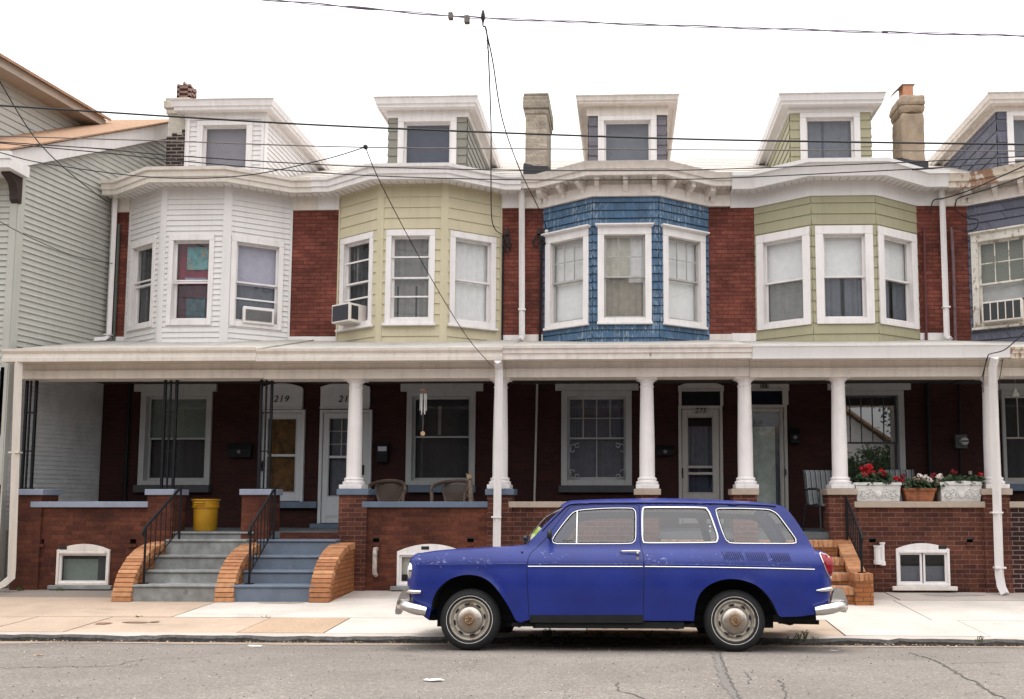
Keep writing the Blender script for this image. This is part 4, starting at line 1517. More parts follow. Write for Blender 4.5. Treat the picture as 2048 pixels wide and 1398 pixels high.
# chimney behind the dormer
ch, (cx0, cx1, cz) = chimney(h, 338, 376, 197, 325, 16.05, 0.6, plain("pale_render", (0.52, 0.48, 0.41), 0.95, 0.15, 8, dirt=0.5, bump=0.8, bscale=25), cap=(0.07, 0.22), name="chimney")
q = MB()
zz = PZ_(274, 16.05, 350)
q.box(cx0 - 0.008, cx1 + 0.008, 16.05 - 0.008, 16.66, 6.8, zz)
for k in range(4):
    a = cx0 - 0.008 + (cx1 - cx0 + 0.016) * k / 4
    q.box(a, a + (cx1 - cx0 + 0.016) / 4, 16.05 - 0.008, 16.66, zz, zz + (0.0, 0.07, 0.03, 0.14)[k] + 0.01)
q.build("bare_brick", brick_black, ch)
q = MB()
px0_, px1_ = PX_(359, 16.3, 180), PX_(386, 16.3, 180)
zt_ = PZ_(168, 16.3, 370)
for k in range(4):
    z = cz + (zt_ - cz) * k / 4.4
    q.box(px0_, px1_, 16.2, 16.45, z, z + 0.035)
for x in (px0_, px1_ - 0.05):
    for y in (16.2, 16.4):
        q.box(x, x + 0.05, y, y + 0.05, cz, zt_ - 0.05)
q.box(px0_ + 0.02, px1_ - 0.02, 16.22, 16.43, zt_ - 0.09, zt_ - 0.05)
for x in ((px0_ + px1_) / 2 - 0.02,):
    q.hexa([(x, 16.2, zt_ - 0.05), (x + 0.04, 16.2, zt_ - 0.05), (x + 0.04, 16.45, zt_ - 0.05), (x, 16.45, zt_ - 0.05)],
           [(x + 0.015, 16.2, zt_ + 0.01), (x + 0.025, 16.2, zt_ + 0.01), (x + 0.025, 16.45, zt_ + 0.01), (x + 0.015, 16.45, zt_ + 0.01)])
q.build("chimney_pot", plain("reddish_clay_pot", (0.24, 0.155, 0.13), 0.9, 0.25, 10), ch)
# downspouts
dx = PX_(226, YB - 0.1, 480)
zt_, zb_ = PZ_(372, YB - 0.1, 226), PZ_(672, YB - 0.1, 226)
downspout(h, [(dx, YB - 0.1, zt_), (dx, YB - 0.1, zb_), (dx - 0.03, YB - 0.15, zb_ - 0.07), (dx - 0.3, YB - 0.3, zb_ - 0.12), (dx - 0.42, YB - 0.35, zb_ - 0.13)], straps=[(dx, YB - 0.1, zb_ + 0.02)])
dx = PX_(34, 13.0, 780)
dx2 = PX_(22, 13.05, 1080)
downspout(h, [(dx, 13.0, PZ_(722, 13.0, 38)), (dx2, 13.1, PZ_(1135, 13.1, 14)), (dx2, 13.1, PZ_(1155, 13.1, 14)), (dx2 - 0.06, 13.02, PZ_(1168, 13.05, 14)), (dx2 - 0.12, 12.98, PZ_(1172, 13.05, 14))], cream, 0.105,
          straps=[(dx2 + (dx - dx2) * 0.42, 13.06, PZ_(905, 13.05, 28))])

# ---- house with pale yellow bay (217)
H217 = h = row_house(1, "row house with a pale yellow bay and 217 over its door")
gw = opening(817, 948, 783, 970)
gd = opening(643, 740, 776, 1047)
S = house_shell(h, XB[1], XB[2], (677, 1003), (326, 355), 366, 'gutter', [gw, gd], shingle_pale, white, white, None)
pm = 820
bay_walls(h, S, yellow, 0.19, 4.0, S['zs'], [
    (0.08, 0.94, zB(649, pm), zB(460, pm), dict(storm=(0.76, 0.3), cover=((0, 1, 0.0, 1, c_dark, 5), (0, 0.4, 0.5, 1, c_grey, 3)), trim=(0.095, 0.11, 0.10))),
    (0.115, 0.975, zB(649, pm), zB(460, pm), dict(storm=(0.75, 0.27), cover=((0, 1, 0.0, 1, c_grey, 6), (0, 1, 0, 0.42, c_dark, 4)), trim=(0.095, 0.11, 0.10))),
    (0.10, 0.97, zB(649, pm), zB(460, pm), dict(cover=((0, 1, 0.0, 1, c_white, 4),), trim=(0.095, 0.11, 0.10))),
], post=yellow, postw=0.07)
wall_frieze(h, S, PZ_(418, YB, 900), white)
parapet_line(h, S)
grayboard = plain("grey_green_clapboard", (0.22, 0.21, 0.175), 0.6, 0.08, 3, streak=0.15)
dormer(h, (777, 934), 196, (743, 959), (797, 914, 236), grayboard, 0.16, shingle_pale, white, ((0, 1, 0, 1, c_navy, 0),), 216, 236)
zl, zc = porch(h, XB[1], XB[2], (696, 721, 740, 757), cream, cream, 'k', pxm=780)
pedestal(h, 678, 734, brick_joint, dblue)
pedestal(h, 975, 1024, brick_joint, dblue)
column(h, 710)
column(h, 1001)
porch_wall(h, 724, 976, brick_low, dblue, (798, 920, 1100, 1172), [(752, 1080), (941, 1080)])
cellar_window(h, 795, 925, 1088, 1102, 1172, double=True, content=((0, 1, 0.3, 1, c_cream),), hole=(0.43, 1))
ground_window(h, (815, 950, 783, 970), (803, 967, 768, 783), (818, 952, 971, 985),
              dict(trim=(0.10, 0.10, 0.08), tmat=porchtrim, smat=porchtrim, meet=0.48, cover=((0.0, 1, 0, 1, c_dark, 4), (0.3, 0.75, 0.55, 0.9, c_grey, 0)), rec=0.07), porchtrim, dblue)
d, (dx0, dx1, dz0, dz1) = glass_door(h, 642, 741, 820, 1047, (659, 724, 836, 993), doorwhite, bar=(914,), content=((0, 1, 0, 1, c_slate, 5), (0, 1, 0.48, 1, c_grey, 6)), muntin=(3, 3, PZ_(914, YB, 690)),
              panel=(652, 730, 1008, 1034), handle=(727, 940, iron))
d["label"] = "white storm door behind the round column"
arch_board(d, 643, 741, 767, 776, 818, doorwhite)
text("217", PX_(693, YB, 800), YB - 0.05, PZ_(799, YB, 693), 0.165, ink, d, 0.22, spacing=1.15)
q = MB()
a, b = P(627, 1047, YB), P(745, 1070, YB)
q.box(a[0], b[0], YB - 0.2, YB + 0.02, FLOOR - 0.02, a[1])
q.build("door_sill", dblue, h, bevel=0.006)
xa2, xb2 = PX_(466, 12.18, 1190), PX_(622, 12.18, 1190)
steps(h, xa2 - 0.05, xb2 + 0.05, list(zip(ygs, zts)), bluestep)
curved_cheek(h, xa2 - 0.25, xa2 + 0.015, PZ_(1085, 13.25, 500), 12.13)
curved_cheek(h, xb2 - 0.015, xb2 + 0.27, PZ_(1085, 13.25, 690), 12.13)
q = MB()
q.box(xa2 + 0.2, xb2, YF - 0.02, YF + 0.05, zts[3], FLOOR - 0.012)
q.build("floor_edge", brick_low, h)
rx0, rx1 = PX_(498, 12.34, 1170), PX_(547, 13.12, 1080)
railing(h, (rx0, 12.34), (rx1, 13.12), zts[0], zts[3], PZ_(1053, 12.34, 498) - zts[0], PZ_(976, 13.12, 547) - zts[3], 6)
# stand pipe by the cellar window
vx = PX_(750, YF - 0.08, 1120)
zt_, zb_ = PZ_(1098, YF - 0.08, 750), PZ_(1148, YF - 0.08, 750)
conduit(h, [(vx, YF + 0.02, zt_), (vx, YF - 0.08, zt_), (vx, YF - 0.09, zt_ - 0.06), (vx, YF - 0.09, zb_), (vx + 0.02, YF - 0.06, zb_ - 0.02)], 0.035, plain("mottled_pipe", (0.35, 0.30, 0.27), 0.7, 0.5, 14), "vent_pipe")
dx = PX_(1045, YB - 0.12, 530)
downspout(h, [(dx - 0.02, YB - 0.2, PZ_(378, YB - 0.1, 1045)), (dx - 0.02, YB - 0.12, PZ_(420, YB - 0.1, 1045)), (dx, YB - 0.12, PZ_(672, YB - 0.1, 1045)), (dx - 0.02, YB - 0.2, PZ_(682, YB - 0.1, 1045))], straps=[(dx, YB - 0.12, PZ_(620, YB - 0.1, 1045))])
dx = PX_(996, 12.98, 740)
downspout(h, [(dx, 12.95, PZ_(722, 12.95, 996)), (dx, 13.1, PZ_(740, 13.1, 996)), (PX_(993, 13.14, 1100), 13.14, walk_z(13.1) + 0.1)], white, 0.095, straps=[(dx - 0.02, 13.12, PZ_(1034, 13.1, 996))])
bx = PX_(1072, YB - 0.04, 600)
conduit(h, [(PX_(1006, YB - 0.04, 500), YB - 0.04, PZ_(470, YB, 1006)), (PX_(1006, YB - 0.04, 500), YB - 0.04, PZ_(690, YB, 1006))], 0.016, iron)
conduit(h, [(PX_(1074, YB - 0.04, 860), YB - 0.04, zc), (PX_(1069, YB - 0.04, 860), YB - 0.04, FLOOR + 0.1)], 0.02, sashgrey)
# shared chimney
ch, _ = chimney(h, 1051, 1094, 187, 345, 15.75, 0.95, brick_chim, cap=(0.045, 0.30), flash=334)
q = MB()
q.box(_[0] + 0.1, _[1] - 0.06, 15.9, 16.3, _[2], _[2] + 0.04)
q.build("chimney_lid", darkstone, ch)

# ---- house with blue shingled bay (215)
H215 = h = row_house(2, "row house with a weathered blue shingle bay and bracketed white cornice")
gw = opening(1125, 1262, 783, 971)
gd = opening(1356, 1447, 776, 1048)
S = house_shell(h, XB[2], XB[3], (1087, 1417), (321, 346), 393, 'wood', [gw, gd], shingle_pale, oldwhite, oldwhite, None)
pm = 1252
def shingle(name, c, worn, amt):
    N = NT(name)
    g = N.n("ShaderNodeNewGeometry")
    sp = N.n("ShaderNodeSeparateXYZ")
    N.l(g.outputs["Position"], sp.inputs[0])
    cb = N.n("ShaderNodeCombineXYZ")
    N.l(N.math('ADD', sp.outputs[0], sp.outputs[1]), cb.inputs[0])
    N.l(N.math('SUBTRACT', sp.outputs[2], 4.0), cb.inputs[1])
    b = N.n("ShaderNodeTexBrick")
    b.offset = 0.37
    b.offset_frequency = 3
    for k, v in (("Color1", mul(c, 0.85)), ("Color2", mul(c, 1.2)), ("Mortar", mul(c, 0.35))):
        b.inputs[k].default_value = (*v, 1)
    b.inputs["Scale"].default_value = 1
    b.inputs["Mortar Size"].default_value = 0.002
    b.inputs["Brick Width"].default_value = 0.19
    b.inputs["Row Height"].default_value = 0.14
    N.l(cb.outputs[0], b.inputs["Vector"])
    st = N.ramp(N.noise(N.pos((34, 34, 2.2)), 1.0, 5, 0.7), [(0.52, 0), (0.68, 1)])
    gate = N.ramp(N.noise(N.pos(), 2.0, 4), [(0.38, 0.15), (0.55, 1)])
    col = N.mix(N.math('MULTIPLY', N.math('MULTIPLY', st, gate), amt), b.outputs["Color"], worn)
    N.l(col, N.b.inputs["Base Color"])
    N.b.inputs["Roughness"].default_value = 0.75
    N.bump(N.math('SUBTRACT', N.noise(N.pos((50, 50, 3)), 1.0, 4), b.outputs["Fac"]), 0.5, 0.006)
    return N.mat
blue_sh = shingle("worn_blue_shingle", (0.045, 0.10, 0.175), (0.38, 0.42, 0.46), 0.9)
purple_sh = shingle("slate_purple_shingle", (0.09, 0.093, 0.125), (0.30, 0.31, 0.36), 0.45)
kwb = dict(trim=(0.11, 0.13, 0.09), head=0.07, smat=sashgrey, lug=0.01, sill=0.04)
bay_walls(h, S, blue_sh, 0.14, 4.0, S['zfr'] + 0.05, [
    (0.06, 1.0, zB(646, pm), zB(455, pm), dict(kwb, muntin=(3, 2), cover=((0, 1, 0.0, 1, c_white, 0),))),
    (0.08, 1.01, zB(646, pm), zB(455, pm), dict(kwb, muntin=(3, 2), cover=((0, 0.62, 0.5, 1, c_cream, 3), (0.6, 1, 0.45, 1, c_white, 2), (0, 1, 0, 1, c_tan, 6)))),
    (0.08, 1.0, zB(646, pm), zB(455, pm), dict(kwb, muntin=(3, 2), cover=((0, 1, 0.0, 1, c_white, 0),))),
], d=0.022)
frieze(h, S, S['zfr'], S['zfr'] + 0.20, oldwhite, 0.06)
frieze(h, S, S['zfr'] + 0.20, S['zs'], oldwhite, 0.025)
q = MB()
def brackets(h, S):
    path = S['path']
    zs = S['zs']
    spots = []
    for i, ts in ((1, (0.08, 0.46, 0.84)), (2, (0.06, 0.5, 0.94)), (3, (0.16, 0.54, 0.92)), (0, (0.8,)), (4, (0.2,))):
        a, b = Vector(path[i]), Vector(path[i + 1])
        for t in ts:
            spots.append((a.lerp(b, t), a, b))
    for c, a, b in spots:
        M = frame(a, b)
        l_ = (c - a).length
        q = MB(M)
        q.prism([(-0.02, zs), (-0.25, zs), (-0.25, zs - 0.10), (-0.21, zs - 0.12), (-0.17, zs - 0.15), (-0.10, zs - 0.17), (-0.07, zs - 0.24), (-0.02, zs - 0.25)], l_ - 0.04, l_ + 0.04, 'x')
        q.box(l_ - 0.052, l_ + 0.052, -0.265, -0.02, zs - 0.035, zs - 0.002)
        q.build("cornice_bracket", oldwhite, h, bevel=0.004, seg=1)
brackets(h, S)
parapet_line(h, S, oldwhite)
grey_sh = shingle("dark_lilac_shingle", (0.13, 0.12, 0.14), (0.3, 0.29, 0.3), 0.3)
dormer(h, (1177, 1333), 193, (1149, 1360), (1196, 1313, 233), grey_sh, 0.19, shingle_pale, oldwhite, ((0, 1, 0, 1, c_slate, 0), ), 208, 232, smat=white)
zl, zc = porch(h, XB[2], XB[3], (690, 717, 738, 754), oldwhite, cream, 'wood', pxm=1250)
pedestal(h, 1272, 1318, brick_joint, tanstone)
pedestal(h, 1467, 1514, brick_joint, tanstone)
column(h, 1294)
column(h, 1490)
porch_wall(h, 1017, 1276, brick_joint, tanstone, None, [(1120, 1083)])
wo = ground_window(h, (1123, 1264, 783, 971), (1111, 1277, 767, 781), (1118, 1268, 971, 985),
              dict(trim=(0.11, 0.10, 0.10), tmat=porchtrim, smat=porchtrim, meet=0.5, muntin=(4, 2), lower=(2, 1), cover=((0, 1, 0, 1, c_slate, 7), (0.05, 0.95, 0.5, 1, c_grey, 6)), rec=0.07), porchtrim, darkstone)
# scroll brackets in the corners of the screen of the lower sash
q = MB()
gx0, gx1 = PX_(1139, YB, 930), PX_(1251, YB, 930)
gz0, gz1 = PZ_(957, YB, 1195), PZ_(886, YB, 1195)
for cx_, sx in ((gx0, 1), (gx1, -1)):
    for cz_, sz in ((gz0, 1), (gz1, -1)):
        for k in range(2):
            r = 0.045
            ox, oz = (0.04, 0.12) if k == 0 else (0.12, 0.04)
            pts = []
            for j in range(14):
                a = j / 13 * 4.4
                rr = r * (1 - 0.6 * j / 13)
                pts.append((cx_ + sx * (ox + rr * math.cos(a)), YB + 0.03, cz_ + sz * (oz + rr * math.sin(a))))
            q.tube(pts, 0.009, 5)
        q.tube([(cx_, YB + 0.03, cz_ + sz * 0.17), (cx_ + sx * 0.03, YB + 0.03, cz_ + sz * 0.03), (cx_ + sx * 0.17, YB + 0.03, cz_)], 0.010, 5)
q.build("screen_bracket", porchtrim, h)
d, _ = glass_door(h, 1356, 1447, 812, 1048, (1374, 1427, 834, 986), sashgrey, bar=(934, 947), content=((0, 1, 0.36, 0.88, c_slate, 5), (0, 1, 0, 0.34, c_navy, 5)), handle=(1364, 946, iron))
d["label"] = "grey screen door with 275 painted on its head rail"
ta, tb_ = P(1357, 776, YB), P(1446, 812, YB)
arch_board(d, 1356, 1447, 765, 774, 783, sashgrey)
q = MB()
q.box(ta[0], ta[0] + 0.05, YB - 0.05, YB + 0.05, tb_[1], ta[1])
q.box(tb_[0] - 0.05, tb_[0], YB - 0.05, YB + 0.05, tb_[1], ta[1])
q.quad((ta[0], YB + 0.02, tb_[1]), (tb_[0], YB + 0.02, tb_[1]), (tb_[0], YB + 0.02, ta[1]), (ta[0], YB + 0.02, ta[1]), 1)
q.build("transom", [sashgrey, plain("dark_transom_glass", (0.012, 0.012, 0.014), 0.12, 0.1)], d)
text("275", PX_(1400, YB, 822), YB - 0.064, PZ_(822.5, YB, 1400), 0.135, ink, d, 0.22, spacing=1.05)
# brick steps of 215 and 213
def brick_steps(h, x0, x1, name="steps"):
    q = MB()
    tops = [(12.12, 1175), (12.42, 1148), (12.72, 1117), (13.02, 1081)]
    for i, (y, py) in enumerate(tops):
        z = PZ_(py, y, 1690)
        zprev = walk_z(y) - 0.1 if i == 0 else PZ_(tops[i - 1][1], tops[i - 1][0], 1690) - 0.02
        q.box(x0, x1 - 0.02 * i, y + 0.02, YF + 0.1, zprev, z - 0.105)
        q.box(x0, x1 - 0.02 * i, y + 0.012, YF + 0.1, z - 0.105, z - 0.012, 4)
        k = int((x1 - x0) / 0.072)
        for j in range(k):
            a = x0 + (x1 - x0 - 0.02 * i) * (j + 0.06) / k
            b = x0 + (x1 - x0 - 0.02 * i) * (j + 0.94) / k
            q.box(a, b, y + random.uniform(-0.006, 0.004), y + 0.2, z - 0.10, z + random.uniform(-0.003, 0.002), 1 + random.randint(0, 2))
        q.box(x0, x1 - 0.02 * i, y + 0.2, YF + 0.1, z - 0.02, z - 0.001, 4)
    q.build(name, [brick_orange, ob1, ob2, ob3, tanstone], h, bevel=0.004, seg=1)
brick_steps(h, PX_(1322, YF, 1100), PX_(1463, YF, 1100))
dx = PX_(1086, YB - 0.1, 560)
conduit(h, [(PX_(1083, YB - 0.06, 500), YB - 0.06, PZ_(470, YB, 1083)), (PX_(1080, YB - 0.06, 600), YB - 0.06, PZ_(688, YB, 1080))], 0.022, iron)

# ---- house with olive bay (213)
H213 = h = row_house(3, "row house with an olive green bay and flower boxes on its porch wall")
gw = opening(1664, 1811, 783, 985)
gd = opening(1489, 1577, 776, 1048)
S = house_shell(h, XB[3], XB[4], (1510, 1835), (316, 349), 391, 'box', [gw, gd], shingle_pale, vinyl, vinyl, None)
pm = 1685
kwo = dict(trim=(0.135, 0.145, 0.10), sill=0.0, smat=white)
cov = ((0, 1, 0.5, 1, c_white, 0), (0, 0.45, 0, 0.52, c_slate, 4), (0.55, 1, 0, 0.52, c_slate, 4))
bay_walls(h, S, olive, 0.19, 4.0, S['zfr'] + 0.03, [
    (0.035, 1.03, zB(648, pm), zB(452, pm), dict(kwo, cover=((0, 1, 0.5, 1, c_white, 0), (0, 1, 0, 0.52, c_grey, 5)))),
    (0.055, 1.035, zB(648, pm), zB(452, pm), dict(kwo, cover=cov)),
    (0.03, 1.02, zB(648, pm), zB(452, pm), dict(kwo, cover=cov)),
])
frieze(h, S, S['zfr'], S['zs'], vinyl, 0.03)
parapet_line(h, S)
dormer(h, (1580, 1742), 189, (1553, 1776), (1599, 1719, 227), olive, 0.17, shingle_pale, vinyl, ((0, 1, 0, 1, c_slate, 5), (0.3, 0.55, 0, 1, c_navy, 2)), 210, 226)
zl, zc = porch(h, XB[3], XB[4] + 0.03, (689, 716, 737, 754), vinyl, cream, 'flat', pxm=1700)
pedestal(h, 1658, 1711, brick_joint, tanstone)
pedestal(h, 1966, 2020, brick_joint, tanstone)
column(h, 1678)
column(h, 1982)
porch_wall(h, 1708, 1970, brick_joint, tanstone, (1794, 1898, 1097, 1172), [(1745, 1080), (1940, 1080)])
cellar_window(h, 1791, 1900, 1085, 1097, 1172, double=True, content=((0, 1, 0, 0.62, c_slate), (0, 1, 0.55, 0.62, c_grey)), hole=(0.87, 1), sillm=oldwhite)
ground_window(h, (1663, 1812, 783, 990), (1654, 1820, 766, 780), (1655, 1818, 990, 1003),
              dict(trim=(0.10, 0.07, 0.08), tmat=porchtrim, smat=plain("dark_sash", (0.05, 0.055, 0.065), 0.5), meet=0.5, muntin=(5, 1), cover=((0, 1, 0.0, 1, dark, 0),), rec=0.07, gmat=mirrorglass), porchtrim, darkstone)
d, _ = glass_door(h, 1489, 1577, 810, 1048, (1502, 1563, 824, 1030), sashgrey, content=((0, 0.85, 0.0, 0.86, plain("white_slat_blind", (0.42, 0.46, 0.43), 0.8, 0.25, 6), 0), (0, 1, 0, 1, c_slate, 0)), handle=(1570, 946, iron))
d["label"] = "full glass storm door with a pale slatted blind behind"
arch_board(d, 1489, 1577, 763, 771, 782, sashgrey)
ta, tb_ = P(1490, 771, YB), P(1576, 810, YB)
q = MB()
q.box(ta[0], ta[0] + 0.09, YB - 0.05, YB + 0.05, tb_[1], ta[1])
q.box(tb_[0] - 0.10, tb_[0], YB - 0.05, YB + 0.05, tb_[1], ta[1])
q.quad((ta[0], YB + 0.02, tb_[1]), (tb_[0], YB + 0.02, tb_[1]), (tb_[0], YB + 0.02, ta[1]), (ta[0], YB + 0.02, ta[1]), 1)
q.build("transom", [sashgrey, plain("navy_transom_glass", (0.008, 0.009, 0.018), 0.1, 0.1)], d)
q = MB()
a, b = P(1519, 769, YB), P(1536.5, 777.5, YB)
for k in range(3):
    wd = (b[0] - a[0]) / 3
    q.box(a[0] + wd * k + 0.003, a[0] + wd * (k + 1) - 0.003, YB - 0.065, YB - 0.056, b[1], a[1])
q.build("number_plate", ink, d)
text("213", (a[0] + b[0]) / 2, YB - 0.068, (a[1] + b[1]) / 2, 0.09, sashgrey, d, spacing=1.2)
stx = PX_(1705, 12.3, 1150)
brick_steps(h, PX_(1516, YF, 1100), PX_(1672, YF, 1100) + 0.02)
# sloping brick cheek with its block
q = MB()
cx0, cx1 = PX_(1673, 13.2, 1090), PX_(1690, 13.2, 1080) + 0.10
zA, zB_ = PZ_(1077, 13.25, 1685), PZ_(1150, 12.35, 1720)
q.prism([(13.3, walk_z(13.3) - 0.1), (12.4, walk_z(12.4) - 0.1), (12.4, zB_ - 0.03), (13.3, zA - 0.03)], cx0 + 0.005, cx1 - 0.005, 'x', 0)
k = 13
for i in range(k):
    t0, t1 = (i + 0.05) / k, (i + 0.95) / k
    ya, yb_ = 13.3 - 0.9 * t0, 13.3 - 0.9 * t1
    za, zb2 = zA + (zB_ - zA) * t0, zA + (zB_ - zA) * t1
    q.hexa([(cx0, ya, za - 0.09), (cx1, ya, za - 0.09), (cx1, yb_, zb2 - 0.09), (cx0, yb_, zb2 - 0.09)], [(cx0, ya, za), (cx1, ya, za), (cx1, yb_, zb2), (cx0, yb_, zb2)], 1 + random.randint(0, 2))
bx0, bx1 = PX_(1710, 12.08, 1170), PX_(1747, 12.08, 1170)
zt_ = PZ_(1147, 12.1, 1728)
q.box(bx0, bx1, 12.08, 12.42, walk_z(12.08) - 0.1, zt_ - 0.10)
k = 4
for i in range(k):
    q.box(bx0 + (bx1 - bx0) * (i + 0.04) / k, bx0 + (bx1 - bx0) * (i + 0.96) / k, 12.07, 12.42, zt_ - 0.10, zt_ + random.uniform(-.004, 0.003), 1 + random.randint(0, 2))
q.build("cheek_wall", [brick_orange, ob1, ob2, ob3], h, bevel=0.004, seg=1)
railing(h, (PX_(1724, 12.25, 1147), 12.25), (PX_(1694, 13.24, 1060), 13.24), zt_ - 0.005, zA - 0.02, PZ_(1066, 12.25, 1718) - zt_, PZ_(996, 13.24, 1693) - zA + 0.02, 7)
# white pipes beside the cellar window
for pxp, py0, py1, r in ((1755, 1090, 1125, 0.05), (1765, 1084, 1127, 0.032)):
    vx = PX_(pxp, YF - 0.08, 1110)
    conduit(h, [(vx, YF - 0.08, PZ_(py0, YF, pxp)), (vx, YF - 0.08, PZ_(py1, YF, pxp))], r, white, "vent_pipe")
    q = MB()
    q.lathe((vx, YF - 0.08, PZ_(py1, YF, pxp)), [(r + 0.012, -0.02), (r + 0.012, 0.035)], 12)
    q.lathe((vx, YF - 0.08, PZ_(py0, YF, pxp)), [(r + 0.008, -0.03), (r + 0.012, 0.0)], 12)
    q.build("pipe_collar", white, h)
ch, (cx0, cx1, cz) = chimney(h, 1801, 1848, 189, 335, 15.75, 0.6, stucco, cap=(0.035, 0.34), flash=324, lumpy=0.05, corbel=False)
q = MB()
p0, p1 = PX_(1804, 15.95, 180), PX_(1825, 15.95, 180)
zt_ = PZ_(172, 15.95, 1815)
q.box(p0, p1, 15.9, 16.15, cz - 0.03, zt_)
q.build("chimney_pot", terracotta, ch, bevel=0.01)
q = MB()
q.hexa([(p0 - 0.19, 15.88, zt_ - 0.16), (p0 - 0.01, 15.88, zt_ + 0.005), (p0 - 0.01, 16.15, zt_ + 0.005), (p0 - 0.19, 16.15, zt_ - 0.16)],
       [(p0 - 0.18, 15.88, zt_ - 0.15), (p0 - 0.01, 15.88, zt_ + 0.02), (p0 - 0.01, 16.15, zt_ + 0.02), (p0 - 0.18, 16.15, zt_ - 0.15)])
q.box(p0 - 0.01, p1 + 0.03, 15.88, 16.16, zt_, zt_ + 0.014)
q.build("chimney_flap", sashgrey, ch)
dx = PX_(1889, YB - 0.12, 530)
downspout(h, [(dx, YB - 0.12, PZ_(375, YB - 0.1, 1889)), (dx, YB - 0.12, PZ_(672, YB - 0.1, 1889)), (dx + 0.03, YB - 0.2, PZ_(680, YB - 0.1, 1889))], straps=[(dx, YB - 0.12, PZ_(615, YB - 0.1, 1889))])
dx, dx2 = PX_(1988, 13.0, 740), PX_(2000, 13.08, 1150)
downspout(h, [(dx, 12.95, PZ_(716, 13.0, 1988)), (dx, 13.04, PZ_(735, 13.0, 1988)), (dx2, 13.1, PZ_(1150, 13.1, 2000)), (dx2 + 0.01, 13.07, walk_z(13.05) + 0.12), (dx2 + 0.03, 13.0, walk_z(13.0) + 0.02)], white, 0.105,
          straps=[(dx2 - 0.02, 13.09, PZ_(1025, 13.1, 2000)), (dx2, 13.1, PZ_(1135, 13.1, 2000))])
for pxa, pya, pyb, pxb in ((1848, 457, 690, 1853),):
    conduit(h, [(PX_(pxa, YB - 0.05, pya), YB - 0.05, PZ_(pya, YB, pxa)), (PX_(pxb, YB - 0.05, pyb), YB - 0.05, PZ_(pyb, YB, pxb))], 0.026, plain("red_painted_pipe", (0.09, 0.02, 0.018), 0.6, 0.2))
conduit(h, [(PX_(1857, YB - 0.05, 860), YB - 0.05, zc), (PX_(1857, YB - 0.05, 860), YB - 0.05, FLOOR + 0.05)], 0.035, iron)
conduit(h, [(PX_(1920, YB - 0.05, 820), YB - 0.05, zc), (PX_(1921, YB - 0.05, 980), YB - 0.05, FLOOR + 0.05)], 0.02, iron)

# ---- house with purple shingles, cut by the right edge of the picture
HPUR = h = row_house(4, "row house with a slate purple bay and rusty cornice at the right edge")
gw = opening(2006, 2128, 783, 966)
S = house_shell(h, XB[4], XB[5], (1937, 2278), (318, 345), 388, 'wood', [gw], shingle_pale, rusty, oldwhite, None)
pm = 2105
kwp = dict(trim=(0.11, 0.13, 0.09), head=0.05, tmat=peel, smat=peel, lug=0.02, sill=0.05)
blind = stripes("grey_green_blind", (0.2, 0.21, 0.17), (0.13, 0.14, 0.115), 0.03, 2, 0.75, obj=False)
bay_walls(h, S, purple_sh, 0.15, 4.0, S['zfr'] + 0.05, [
    (0.05, 1.02, zB(645, pm), zB(452, pm), dict(kwp, muntin=(3, 2), meet=0.52, cover=((0, 1, 0.5, 1, blind, 0), (0, 1, 0.28, 0.49, plain("grey_board", (0.42, 0.41, 0.40), 0.8, 0.15), 0)))),
    (0.08, 1.06, zB(645, pm), zB(452, pm), dict(kwp, cover=((0, 1, 0.0, 1, c_grey, 4),))),
    (0.08, 1.0, zB(645, pm), zB(452, pm), dict(kwp, cover=((0, 1, 0.0, 1, c_grey, 4),))),
], d=0.022)
frieze(h, S, S['zfr'], S['zfr'] + 0.20, oldwhite, 0.06)
frieze(h, S, S['zfr'] + 0.20, S['zs'], oldwhite, 0.025)
brackets(h, S)
dormer(h, (1994, 2152), 187, (1972, 2178), (2012, 2132, 224), purple_sh, 0.22, shingle_pale, oldwhite, ((0, 1, 0, 1, c_slate, 3),), 207, 223)
zl, zc = porch(h, XB[4] + 0.03, XB[5], (694, 716, 737, 752), rusty, cream, 'wood', pxm=2040)
porch_wall(h, 2018, 2330, brick_dark, tanstone, None, [(2062, 1082)])
ground_window(h, (2000, 2134, 783, 968), (1990, 2146, 766, 780), (1995, 2140, 968, 982),
              dict(trim=(0.06, 0.07, 0.06), tmat=porchtrim, smat=sashgrey, muntin=(4, 1), cover=((0, 1, 0.0, 1, c_dark, 5),), rec=0.07), porchtrim, dblue)
conduit(h, [(PX_(1903, YB - 0.06, 460), YB - 0.06, PZ_(457, YB, 1903)), (PX_(1904, YB - 0.06, 460), YB - 0.06, PZ_(525, YB, 1903)), (PX_(1911, YB - 0.06, 690), YB - 0.06, PZ_(690, YB, 1903))], 0.03, plain("rusty_lilac_pipe", (0.13, 0.075, 0.08), 0.6, 0.3, 12))

# ------------------------------------------------------------------ neighbour clad in pale green siding
HN = thing("clapboard_house", "tall pale grey green clapboard house with brown roof at the left edge", "house", (-11.5, 15, walk_z(15)))
h = HN
YN = 13.45
SPL = 0.17
xw = lambda Y: XB[0] - SPL * (YB - Y) - 0.03          # side wall runs back at a slight splay
A_, B_ = (xw(YN), YN), (xw(19.0), 19.0)
Ms = frame(A_, B_)
ls = (Vector(B_) - Vector(A_)).length
zc0 = PZ_(330, YN, 65)
sl2 = 0.56
